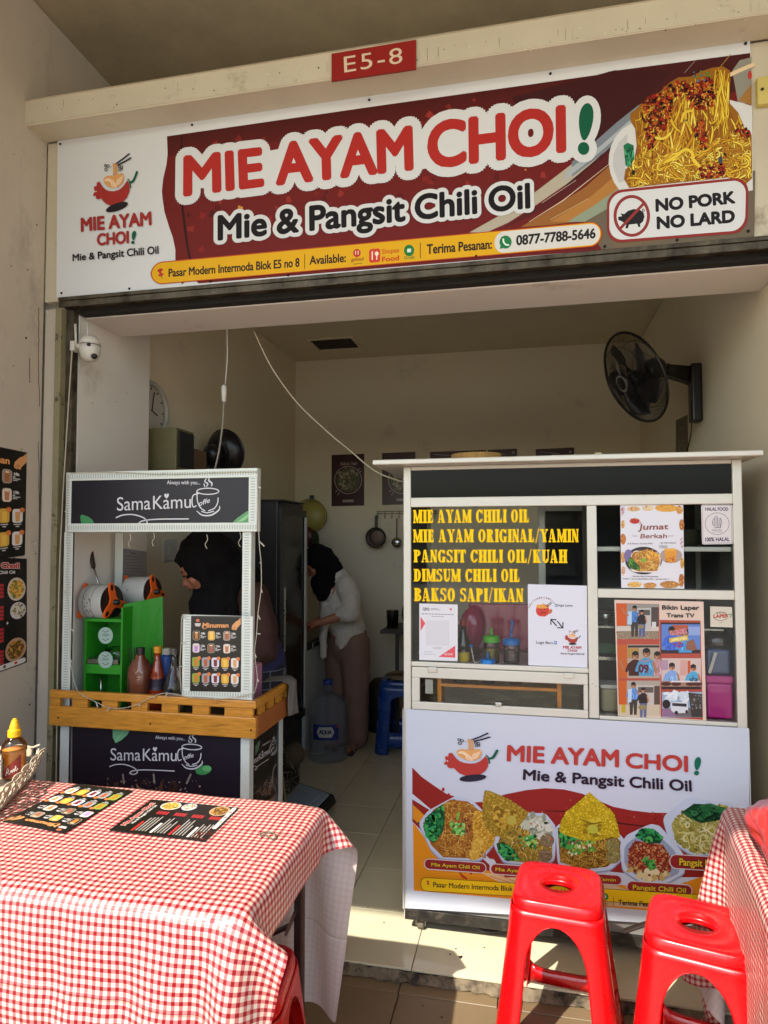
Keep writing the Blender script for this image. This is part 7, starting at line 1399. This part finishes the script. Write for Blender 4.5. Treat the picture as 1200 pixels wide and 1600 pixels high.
def sauce(name, label, c_, s_, liquid, capc, lab, h=.17):
    q_ = thing(name, label, 'bottle', c_); G2 = glass_mat('bottle_clear', (.96, .94, .92), .08)
    MB().lathe([(.030 * s_, .002), (.037 * s_, .008), (.0375 * s_, .085 * s_), (.040 * s_, .095 * s_), (.038 * s_, .112 * s_), (.026 * s_, .130 * s_), (.016 * s_, .138 * s_), (.016 * s_, .142 * s_)], c_, 32, capt=False).build('clear_bottle', G2, q_, smooth=True)
    MB().lathe([(.028 * s_, .004), (.0345 * s_, .010), (.035 * s_, .085 * s_), (.0365 * s_, .098 * s_)], c_, 28).build('sauce', liquid, q_, smooth=True)
    MB().lathe([(.0205 * s_, .138 * s_), (.0205 * s_, .160 * s_), (.0165 * s_, .163 * s_), (.0145 * s_, .175 * s_), (.0095 * s_, .192 * s_), (.007 * s_, .194 * s_), (.006 * s_, .198 * s_)], c_, 24).build('cap', capc, q_, smooth=False, bevel=.0008)
    g = MB(); g.grid(lambda i, j: Vector(c_) + Vector((.0384 * s_ * math.sin(-.2 + 1.5 * i), -.0384 * s_ * math.cos(-.2 + 1.5 * i), (.012 + .070 * j * (.35 + .65 * i)) * s_)), 14, 6); L_ = g.build('label', lab, q_, smooth=True)
    g = MB(); g.tube(curve([Vector(c_) + Vector((.0386 * s_ * math.sin(.1 + x), -.0386 * s_ * math.cos(.1 + x), (.030 + .010 * x + .010 * y) * s_)) for x, y in ((0, -1), (.12, 1.2), (.25, .2), (.12, 0), (.3, -.8), (.45, .3), (.5, -.6), (.62, .4), (.66, -.6), (.78, 1.2), (.8, -.5), (.95, .1))], 5), .0011 * s_, 5); g.build('label_script', WPL, L_)
    g = MB(); g.grid(lambda i, j: Vector(c_) + Vector((.0386 * s_ * math.sin(-1.05 + .75 * i), -.0386 * s_ * math.cos(-1.05 + .75 * i), (.010 + .062 * j) * s_)), 10, 4); g.build('label', mat('pale_bottle_label', '#b8bab0', .5), q_, smooth=True)
    return q_
sauce('sauce_bottle', 'sauce bottle with yellow nozzle cap standing in the lace basket', (-1.578, 1.815, zt + .003), .93, mat('orange_sauce', '#e68a28', .4), mat('yellow_cap', '#e0a808', .4), mat('maroon_label', '#7a1c1c', .4))
sauce('chili_bottle', 'red chili sauce bottle at the left picture edge in the basket', (-1.62, 1.70, zt + .003), .9, mat('red_sauce', '#a8241c', .35), mat('red_cap', '#a8241c', .4), mat('maroon_label', '#7a1c1c', .4))

# red plastic bag on the right table
g = MB(); rnd = random.Random(6); cB = Vector((.715, 1.79, .688)); pn = [Vector((rnd.gauss(0, 1), rnd.gauss(0, 1), rnd.gauss(0, 1))).normalized() for _ in range(26)]
def bagp(i, j):
    th = math.pi * (.02 + .96 * j); ph = 2 * math.pi * i; d_ = Vector((math.sin(th) * math.cos(ph), math.sin(th) * math.sin(ph), math.cos(th))); r_ = 1
    for k, n_ in enumerate(pn): r_ += .014 * math.cos(9 * d_.dot(n_) + k) + .009 * abs(math.sin(17 * d_.dot(n_) + k))
    p_ = Vector((d_.x * .135 * r_, d_.y * .30 * r_, max(0, .05 + d_.z * .065 * r_))); return cB + p_
g.grid(bagp, 110, 60); RB = mat('red_bag_film', '#c4200c', .28, coat=.4, bump=.6, bscale=25); q = thing('plastic_bag', 'crumpled red plastic bag lying on the right table', 'bag', cB); g.build('body', RB, q, smooth=True)
g = MB(); g.grid(lambda i, j: at_z(1192 - 18 * i, 1268 + 6 * i + (14 * (1 - i) + 3) * j, .755 - .02 * i), 10, 8); g.build('handle', RB, q, smooth=True, solid=.002)

# stools
s1 = big_stool('red_stool', 'glossy red plastic stool nearest the food cart centre, left of the pair', (.092, 2.165, -.038), .130, .192, .47, '#c4070e', R(-6), group='red plastic stools')
s2 = copy_tree(s1); s2.location = (.462, 2.03, -.038); s2.rotation_euler.z = R(-14); s2['label'] = 'glossy red plastic stool half beside the right gingham cloth, right of the pair'
s3 = copy_tree(s1); s3.location = (-.705, 1.56, -.038); s3.rotation_euler.z = R(8); s3['label'] = 'red plastic stool tucked away in the shade under the left table'

# pink container, jars and dishes seen through the cart glass
PK = mat('pink_plastic', '#c21c84', .3, coat=.2, sub=0)
q = thing('pink_container', 'bright magenta plastic container behind the lower right cart window', 'container', (.66, 2.63, .858)); x0, x1 = at_y(1104, 1090, 2.59).x, at_y(1149, 1090, 2.59).x
MB().box(x0, min(x1, .722), 2.585, 2.75, .859, at_y(1130, 1068, 2.59).z).build('tub', PK, q, bevel=.008, seg=3); MB().box(x0 - .003, min(x1 + .003, .724), 2.583, 2.753, at_y(1130, 1067.5, 2.59).z, at_y(1130, 1056, 2.59).z).build('rim', PK, q, bevel=.004)
MB().box(x0 + .003, min(x1 - .003, .72), 2.59, 2.745, at_y(1130, 1055, 2.59).z, at_y(1130, 1015, 2.59).z).build('lid', mat('bluish_lid', '#4a5578', .25, coat=.3), q, bevel=.012, seg=3)
a = at_y(1106, 1050, 2.60); b = at_y(1116, 1018, 2.60); MB().bar(a + Vector((.0, -.02, 0)), b + Vector((0, -.02, 0)), .010, .003, (0, 1, 0)).build('white_spoon', WPL, q)
MB().ball(at_y(1122, 1003, 2.66), .055, 20, 12, (1.1, .8, .8)).build('food_bag', mat('dark_wrapped_food', '#241c1a', .2, coat=.5, bump=1, bscale=30), label='dark food bag on top of the magenta container', cat='bag', smooth=True)
q = thing('rice_tub', 'clear tub of pale flour with white lid behind the cart glass', 'tub', (.31, 2.64, .858)); MB().box(.275, .345, 2.60, 2.68, .859, .945).build('tub', mat('pale_flour', '#8f8a68', .5), q, bevel=.01); MB().box(.270, .350, 2.595, 2.685, .9455, .96).build('lid', WPL, q, bevel=.004)
q = thing('green_box', 'green plastic box on the inner cart shelf', 'box', (.33, 2.7, 1.05)); MB().box(.27, .40, 2.68, 2.80, 1.06, 1.10).build('box_body', mat('green_plastic', '#1f5a34', .4), q, bevel=.006)
MB().box(.262, .70, 2.66, 2.85, 1.04, 1.052).build('inner_shelf', ALU2, FC); MB().box(.262, .70, 2.60, 2.85, 1.17, 1.176).build('inner_shelf', ALU2, FC)
JC = glass_mat('jar_plastic', (.80, .82, .80), .08)
def jar(name, label, u, Y, r_, h_, body, lid, liq=None, spout=0, base=1.0205):
    x = at_y(u, 1000, Y).x; c_ = (x, Y, base); q_ = thing(name, label, 'jar', c_)
    MB().lathe([(r_ * .9, .002), (r_, .006), (r_, h_ * .86), (r_ * .92, h_ * .93)], c_, 24, capt=False).build('jar_wall', body, q_, smooth=True)
    if liq: MB().lathe([(r_ * .85, .004), (r_ * .94, .01), (r_ * .94, h_ * .62)], c_, 20).build('contents', liq, q_, smooth=True)
    MB().lathe([(r_ * 1.06, h_ * .90), (r_ * 1.08, h_ * .93), (r_ * 1.08, h_ * 1.10), (r_ * .95, h_ * 1.18), (.006, h_ * 1.20)], c_, 20).build('lid', lid, q_, smooth=False, bevel=.001)
    if spout: MB().tube([(x, Y, base + h_ * 1.18), (x, Y, base + h_ * 1.18 + spout)], [.0055, .0045], 10).build('spout', lid, q_, smooth=True)
    return q_, c_
LG = mat('lime_plastic', '#4fb81c', .35); BL = mat('sky_blue_plastic', '#1676c4', .35)
jar('green_jar', 'jar of yellow sauce with lime green spout lid in the cart window', 768, 2.63, .030, .088, JC, LG, mat('yellow_oil', '#a88a1c', .2), .03)
q, c_ = jar('blue_jar', 'empty clear jar with sky blue spout lid in the cart window', 799, 2.62, .031, .082, JC, BL, None, .02)
MB().tube([(c_[0], c_[1], 1.135), (c_[0] + .004, c_[1] - .004, 1.175)], .004, 8).build('spout_cover', BL, q, smooth=True); MB().ball((c_[0] + .004, c_[1] - .004, 1.18), .0065).build('spout_ball', BL, q, smooth=True)
x = at_y(762, 1030, 2.585).x; q = thing('squeeze_top', 'loose sky blue squeeze top lying in front of the green jar', 'lid', (x, 2.588, 1.0205)); MB().lathe([(.030, 0), (.031, .004), (.031, .018), (.024, .022)], (x, 2.588, 1.0207), 24).build('lid', BL, q, bevel=.001); MB().tube([(x, 2.588, 1.042), (x, 2.588, 1.068)], [.006, .004], 10).build('spout', BL, q, smooth=True)
MB().tube(curve([(x - .03, 2.586, 1.03), (x - .05, 2.58, 1.028), (x - .058, 2.58, 1.06), (x - .062, 2.58, 1.085)], 6), .0022, 6).build('strap', WPL, q, smooth=True); MB().ball((x - .062, 2.58, 1.089), .007).build('spout_cap', BL, q, smooth=True)
x = at_y(724, 1030, 2.62).x; q = thing('soy_bottle', 'dark soy bottle with red top and yellow base label in the cart window', 'bottle', (x, 2.62, 1.0205)); MB().lathe([(.024, .0), (.026, .03), (.026, .075), (.012, .115), (.010, .14)], (x, 2.62, 1.0205), 20).build('glass', mat('dark_soy', '#1a100c', .1, coat=.5), q, smooth=True)
MB().lathe([(.0265, .004), (.0266, .04)], (x, 2.62, 1.0205), 20, capb=False, capt=False).build('label', mat('yellow_label', '#c8a818', .4), q, smooth=True); MB().lathe([(.013, .14), (.013, .165)], (x, 2.62, 1.0205), 14).build('cap', mat('red_cap', '#a8241c', .4), q)
q = thing('red_reflection_basin', 'crimson basin shape put in for the red reflection on the cart glass', 'basin', (-.17, 2.9, 1.02)); MB().box(-.245, .20, 2.93, 2.945, 1.0205, 1.22).build('reflection_wall', mat('crimson_reflection', '#b01a48', .15, coat=.6), q, bevel=.03, seg=3); MB().ball((-.225, 2.86, 1.12), .075, 16, 10, (.7, .5, 1.2)).build('reflection_bowl', mat('crimson_reflection', '#b01a48', .15, coat=.6), q, smooth=True)  # crimson wall and bowl put in for the red reflection on the glass
# shelf behind the flap window
q = thing('spice_rack', 'small orange-brown wooden rack behind the cart flap window', 'rack', (-.09, 2.65, .858)); OW = mat('orange_wood', '#e08a24', .45, var=.2, vscale=12, stretch=(1, 8, 8))
MB().box(-.34, -.325, 2.60, 2.72, .8585, 1.0).build('upright', OW, q); MB().box(.115, .13, 2.60, 2.72, .8585, 1.0).build('upright', OW, q); MB().box(-.3245, .1145, 2.60, 2.72, .925, .936).build('shelf', OW, q)
for i_, (x, m_, r_, nm, lb) in enumerate(((-.26, mat('yellow_oil', '#a88a1c', .2), .032, 'jar', 'dark jar of yellow paste on the rack shelf, left'), (-.145, BLKP, .030, 'jar', 'dark round jar in the middle of the rack shelf'), (-.04, STEEL, .026, 'can', 'shiny metal can on the rack shelf, right'))):
    q = thing('spice_' + nm, lb, nm, (x, 2.65, .9362)); MB().lathe([(r_ * .8, .0), (r_, .004), (r_, .03), (r_ * .95, .034)], (x, 2.65, .9363), 20).build('body', BLKP if i_ == 0 else m_, q, smooth=True); MB().lathe([(r_ * .96, .0345), (r_ * .96, .045)], (x, 2.65, .9363), 20).build('lid', m_, q)
MB().box(-.385, -.355, 2.575, 2.585, .90, .955).build('price_card', WPL, label='small crumpled white card behind the left end of the flap window', cat='card')
q = thing('steel_pot', 'steel pot behind the middle right cart window', 'pot', (.31, 2.75, 1.472)); MB().lathe([(.03, 0), (.05, .02), (.052, .05)], (.31, 2.75, 1.322 - .0), 24).build('bowl', STEEL, q, smooth=True); q.location.z = 1.32
MB().lathe([(.045, 0), (.06, .012), (.06, .065), (.062, .067)], (.60, 2.75, 1.4712), 24).build('cup_stack', mat('olive_cup', '#55543a', .4), label='olive plastic tub on the upper right cart shelf', cat='tub', smooth=True)

# crumbs and dry bits on the floor
rr = random.Random(14); LITT = mat('dark_debris', '#241c14', .9)
for (u, v, z) in ((720, 1496, .0), (712, 1483, .0), (703, 1492, 0), (757, 1481, 0), (600, 1442, 0), (575, 1418, 0), (661, 1572, -.038), (690, 1590, -.038)):
    p = at_z(u, v, z); s_ = .003 if u != 720 else .009; g = MB(); g.prism([(s_ * rr.uniform(.5, 1.3) * math.cos(a), s_ * rr.uniform(.4, 1) * math.sin(a)) for a in (0, .9, 1.9, 2.8, 3.7, 4.6, 5.5)], (p, (1, 0, 0), (0, 1, 0)), .0008, .003); g.build('dry_crumb', LITT, label='tiny dark dry crumb lying on the floor tiles near the food cart', cat='crumb', group='dry crumbs on the floor')
# ------------------------------------------------------------------ the two women
SKIN = mat('tan_skin', '#a86c50', .5, sub=.1); HJ = mat('black_headscarf', '#0e0c0e', .9, spec=.2, bump=.5, bscale=14); EYE_M = mat('dark_eye', '#140e0c', .2); LIP = mat('lip', '#7a3a34', .4)
class Fig:
    """body pieces placed by photo pixel and distance; radii in metres"""
    def __init__(s): s.m = MB()
    def p(s, u, v, Y): return at_y(u, v, Y)
    def limb(s, A, B, ra, rb, n=12):
        A, B = Vector(A), Vector(B); s.m.tube([A.lerp(B, k / 6) for k in range(7)], [ra + (rb - ra) * k / 6 for k in range(7)], n); s.m.ball(A, ra * .99, 12, 8); s.m.ball(B, rb * .99, 12, 8); return s
    def ball(s, c, r, sc=(1, 1, 1), rot=None): s.m.ball(c, r, 16, 12, sc, rot); return s
    def path(s, P, rs):
        for k in range(len(P) - 1): s.limb(P[k], P[k + 1], rs[k], rs[k + 1])
        return s
def head(f, c, face, up, r=.095, feats=None, par=None):
    """skull, jaw, nose, lips and ears turned towards 'face'"""
    face = Vector(face).normalized(); up = Vector(up); up = (up - face * up.dot(face)).normalized(); sd_ = face.cross(up); M = Matrix((sd_, face, up)).transposed(); c = Vector(c)
    def L(x, y, z): return c + M @ Vector((x * r, y * r, z * r))
    f.ball(L(0, -.05, .15), r, (.82, 1.0, .98), M); f.ball(L(0, .32, -.42), r * .62, (.88, .85, 1.0), M); f.ball(L(0, .50, -.82), r * .30, (1, .9, .8), M)
    for sx in (-1, 1): f.ball(L(.36 * sx, .55, -.30), r * .28, (1, .8, 1), M); f.ball(L(.34 * sx, .70, .16), r * .22, (1.2, .5, .5), M); f.ball(L(.84 * sx, -.05, -.1), r * .2, (.4, .8, 1.2), M)
    f.limb(L(0, .88, .02), L(0, 1.06, -.28), r * .075, r * .12); f.ball(L(.10, .98, -.30), r * .09); f.ball(L(-.10, .98, -.30), r * .09); f.ball(L(0, .88, -.53), r * .15, (1.5, .7, .6), M)
    return L, M
def face_parts(L, M, r, par):
    for sx in (-1, 1):
        MB().ball(L(.33 * sx, .845, .03), r * .12, 10, 8, (1.3, .5, .45), M).build('eye', EYE_M, par, smooth=True); MB().bar(L(.16 * sx, .92, .24), L(.52 * sx, .78, .22), r * .05, r * .05).build('eyebrow', EYE_M, par)
    MB().ball(L(0, .955, -.55), r * .15, 10, 8, (1.5, .45, .4), M).build('lips', LIP, par, smooth=True)
def hand(f, w_, d, up, s=1.0):
    """palm and five curled fingers from wrist w_ along d"""
    d = Vector(d).normalized(); up = Vector(up); up = (up - d * up.dot(d)).normalized(); sd_ = d.cross(up); w_ = Vector(w_)
    f.limb(w_, w_ + d * .045 * s, .024 * s, .030 * s); f.ball(w_ + d * .055 * s, .036 * s, (1, 1, .62), Matrix((sd_, d, up)).transposed())
    for k, (o_, ln) in enumerate(((-.027, .062), (-.009, .074), (.010, .070), (.027, .055))):
        a = w_ + d * .082 * s + sd_ * o_ * s; b_ = a + (d * .9 - up * .25).normalized() * ln * .5 * s; c_ = b_ + (d * .55 - up * .8).normalized() * ln * .5 * s; f.path([a - d * .02, a, b_, c_], [.010 * s, .0095 * s, .0085 * s, .007 * s])
    a = w_ + d * .03 * s - sd_ * .028 * s; b_ = a + (d * .6 - sd_ * .7 - up * .2).normalized() * .038 * s; f.path([a, b_, b_ + (d * .9 - up * .3).normalized() * .028 * s], [.013 * s, .0105 * s, .009 * s])

# ---- woman at the back: bends to the left over the freezer
Y = 4.66; P2 = lambda u, v, y=Y: at_y(u, v, y)
w2 = thing('person', 'woman in black headscarf, pale blouse and brown trousers bending over the freezer at the back', 'person', P2(548, 1168) * 1.0)
w2.location.z = 0; WORLD[w2.name] = Vector(w2.location)
r = .092; f = Fig(); hc = P2(494, 881, 4.58); L2, M2 = head(f, hc, (-.80, -.42, -.52), (-.35, -.1, .9), r)
neck = P2(508, 900, 4.64); f.limb(L2(0, -.2, -.4), neck, .05, .05); sh_r, sh_l = P2(541, 915, 4.60), P2(512, 918, 4.80); hip = P2(543, 1000, 4.70)
f.path([neck, P2(527, 925, 4.68), P2(536, 960, 4.70), hip], [.06, .115, .105, .12])
el = P2(548, 958, 4.50); wr = P2(502, 972, 4.42); f.path([sh_r, el, wr], [.052, .042, .026]); hand(f, wr, (-1, -.1, -.12), (.0, -.3, 1), .95)
el2 = P2(510, 962, 4.86); f.path([sh_l, el2, P2(488, 980, 4.66)], [.05, .04, .026]); hand(f, P2(488, 980, 4.66), (-.8, -.5, -.1), (0, -.2, 1), .95)
for (hx, hy2, kx, ky, ax_, ay) in ((530, 4.76, 527, 4.72, 528, 4.72), (556, 4.66, 557, 4.64, 556, 4.66)):
    an = P2(ax_, 1160, ay); an.z = .07; kn = P2(kx, 1085, ky); kn.z = .44; hp = P2(hx, 1010, hy2); f.path([hp, kn, an], [.09, .06, .038]); f.path([an, Vector((an.x - .01, an.y - .04, .035)), Vector((an.x - .02, an.y - .14, .025))], [.036, .034, .026])
b2 = f.m.build('body', SKIN, w2, smooth=True, remesh=.0062, sm_it=3); face_parts(L2, M2, r, w2)
f = Fig(); f.ball(L2(0, -.30, .30), r * 1.15, (.96, 1.0, 1.0), M2); f.limb(L2(0, .35, .86), L2(0, -.5, .6), r * .34, r * .7)
for sx in (-1, 1): f.path([L2(.60 * sx, .28, .62), L2(.78 * sx, .02, 0), L2(.66 * sx, .05, -.55), L2(.40 * sx, .22, -1.08)], [r * .24, r * .25, r * .27, r * .36])
f.path([L2(0, -.75, .1), P2(520, 893, 4.66), P2(517, 905, 4.66)], [.085, .085, .10]); f.path([L2(0, .15, -1.15), P2(502, 915, 4.56), P2(503, 930, 4.54)], [.075, .075, .045]); f.limb(P2(520, 900, 4.66), P2(503, 925, 4.56), .09, .055)
f.m.build('headscarf', HJ, w2, smooth=True, remesh=.009, sm_it=4, fold=(.05, .026))
BLS = mat('pale_blouse', '#d0c8bc', .8, bump=.9, bscale=9, var=.12, vscale=10, stretch=(3, 3, 1)); f = Fig()
f.path([P2(517, 912, 4.68), P2(530, 935, 4.69), P2(538, 965, 4.70), P2(545, 985, 4.71)], [.10, .135, .135, .135]); f.ball(P2(530, 906, 4.66), .085); f.ball(P2(522, 904, 4.70), .085); f.path([sh_r, P2(549, 935, 4.55), el], [.075, .075, .066]); f.path([el, P2(533, 960, 4.48)], [.066, .052]); f.path([sh_l, el2], [.07, .06])
f.path([P2(545, 980, 4.70), P2(536, 1000, 4.60), P2(533, 1012, 4.56)], [.125, .06, .018]); f.path([P2(512, 945, 4.62), P2(506, 985, 4.56), P2(505, 1024, 4.55)], [.06, .030, .026]); f.ball(P2(560, 972, 4.72), .045)
f.m.build('blouse', BLS, w2, smooth=True, remesh=.009, sm_it=4, fold=(.05, .02))
f = Fig(); f.path([P2(546, 985, 4.71), P2(543, 1010, 4.71)], [.125, .135]); TR = mat('brown_trousers', '#86675a', .8, bump=.8, bscale=7, stretch=(4, 4, 1))
for (hx, hy2, ax_, ay) in ((530, 4.76, 528, 4.72), (555, 4.67, 557, 4.65)):
    an = P2(ax_, 1150, ay); an.z = .09; kn = P2((hx + ax_) / 2, 1080, (hy2 + ay) / 2); kn.z = .45; f.path([P2(hx, 1010, hy2), kn, an], [.115, .098, .090])
f.m.build('trousers', TR, w2, smooth=True, remesh=.010, sm_it=4, fold=(.08, .02))
for (ax_, ay) in ((528, 4.72), (556, 4.66)):
    an = P2(ax_, 1160, ay); g = MB(); g.box(an.x - .055, an.x + .025, an.y - .19, an.y + .05, .001, .016); s_ = g.build('sandal', mat('dark_sandal', '#241a18', .6), w2, bevel=.007, seg=3)
    for yy in (-.13, -.07): MB().tube(curve([(an.x - .052, an.y + yy, .015), (an.x - .035, an.y + yy, .045), (an.x - .01, an.y + yy, .058), (an.x + .012, an.y + yy, .045), (an.x + .024, an.y + yy, .015)], 5), .006, 6).build('strap', mat('beige_strap', '#8a7466', .6), s_, smooth=True)

# ---- woman behind the coffee stand, head bowed to the left
w1 = thing('person', 'woman in large black headscarf and brown top bowed behind the coffee stand', 'person', (-1.40, 3.02, 0)); f = Fig(); r = .108; Y = 2.92
hc = P2(318, 886, 2.86); L1_, M1 = head(f, hc, (-.84, -.28, -.50), (-.42, -.12, .9), r)
nk = P2(352, 905, 2.98); f.limb(L1_(0, -.2, -.4), nk, .055, .058); shR, shL = P2(396, 935, 2.90), P2(345, 935, 3.18)
f.path([nk, P2(372, 945, 3.05), P2(385, 1010, 3.08), P2(392, 1060, 3.08)], [.07, .12, .12, .125])
elR = P2(412, 1015, 2.86); wrR = P2(352, 1040, 2.74); f.path([shR, elR, wrR], [.055, .045, .028]); hand(f, wrR, (-.95, -.2, -.15), (0, -.2, 1))
elL = P2(335, 1010, 3.05); wrL = P2(312, 1040, 2.78); f.path([shL, elL, wrL], [.055, .045, .028]); hand(f, wrL, (-.6, -.7, -.1), (0, -.2, 1))
for dx in (-.09, .09): hp = P2(392, 1065, 3.08) + Vector((dx, 0, 0)); f.path([hp, Vector((hp.x, 3.06, .46)), Vector((hp.x, 3.08, .08))], [.095, .062, .04]); f.path([Vector((hp.x, 3.08, .08)), Vector((hp.x - .01, 3.02, .035)), Vector((hp.x - .02, 2.92, .027))], [.038, .035, .027])
f.m.build('body', SKIN, w1, smooth=True, remesh=.0065, sm_it=3); face_parts(L1_, M1, r, w1)
f = Fig(); f.ball(L1_(0, -.34, .32), r * 1.2, (.98, 1.02, 1.0), M1); f.path([L1_(0, .92, .84), L1_(0, .5, .92), L1_(0, -.3, .9)], [r * .10, r * .28, r * .6]); f.path([L1_(-.4, .66, .74), L1_(0, .92, .80), L1_(.4, .66, .74)], [r * .13, r * .10, r * .13])
for sx in (-1, 1): f.path([L1_(.56 * sx, .45, .66), L1_(.80 * sx, .05, .1), L1_(.72 * sx, .0, -.5), L1_(.42 * sx, .2, -1.1)], [r * .18, r * .24, r * .28, r * .36])
f.path([P2(335, 882, 2.92), P2(360, 905, 2.98), P2(372, 930, 3.02), P2(378, 955, 3.02)], [.135, .14, .135, .12]); f.path([P2(318, 925, 2.86), P2(318, 965, 2.86), P2(320, 1010, 2.88)], [.062, .065, .07]); f.path([P2(345, 915, 2.92), P2(345, 960, 2.90), P2(342, 1010, 2.92)], [.13, .12, .11])
f.m.build('headscarf', HJ, w1, smooth=True, remesh=.011, sm_it=4, fold=(.06, .032))
f = Fig(); BT = mat('brown_top', '#3d221a', .85, bump=.8, bscale=9, stretch=(3, 3, 1)); f.path([P2(372, 945, 3.05), P2(388, 1000, 3.08), P2(398, 1030, 3.07)], [.14, .14, .14]); f.path([shR, P2(408, 985, 2.90), elR, P2(385, 1034, 2.79)], [.08, .078, .07, .05]); f.path([shL, elL], [.075, .06])
f.m.build('blouse', BT, w1, smooth=True, remesh=.010, sm_it=4, fold=(.06, .02))
f = Fig(); f.path([P2(398, 1030, 3.06), P2(400, 1040, 3.06)], [.152, .152]); f.m.build('waistband', mat('purple_band', '#33305a', .8), w1, smooth=True, remesh=.01, sm_it=4)
PL = mat('plaid_skirt', '#23262e', .85); n = PL.node_tree.nodes; Lk = PL.node_tree.links; tc = n.new('ShaderNodeTexCoord'); sx_ = n.new('ShaderNodeSeparateXYZ'); Lk.new(tc.outputs['Object'], sx_.inputs[0]); ad = []
for k, sc_ in ((0, 26), (2, 24)):
    a = n.new('ShaderNodeMath'); a.operation = 'MULTIPLY'; a.inputs[1].default_value = sc_; Lk.new(sx_.outputs[k], a.inputs[0]); b = n.new('ShaderNodeMath'); b.operation = 'FRACT'; Lk.new(a.outputs[0], b.inputs[0]); c = n.new('ShaderNodeMath'); c.operation = 'LESS_THAN'; c.inputs[1].default_value = .1; Lk.new(b.outputs[0], c.inputs[0]); ad.append(c)
mxx = n.new('ShaderNodeMath'); mxx.operation = 'MAXIMUM'; Lk.new(ad[0].outputs[0], mxx.inputs[0]); Lk.new(ad[1].outputs[0], mxx.inputs[1]); mm = n.new('ShaderNodeMix'); mm.data_type = 'RGBA'; mm.inputs[6].default_value = (*lin('#23262e'), 1); mm.inputs[7].default_value = (*lin('#6a6f7a'), 1); Lk.new(mxx.outputs[0], mm.inputs[0]); Lk.new(mm.outputs[2], n['Principled BSDF'].inputs['Base Color'])
f = Fig(); t0 = P2(402, 1048, 3.06); f.path([t0, Vector((t0.x - .06, 3.07, .6)), Vector((t0.x - .10, 3.07, .14))], [.15, .15, .15]); f.m.build('skirt', PL, w1, smooth=True, remesh=.012, sm_it=4)
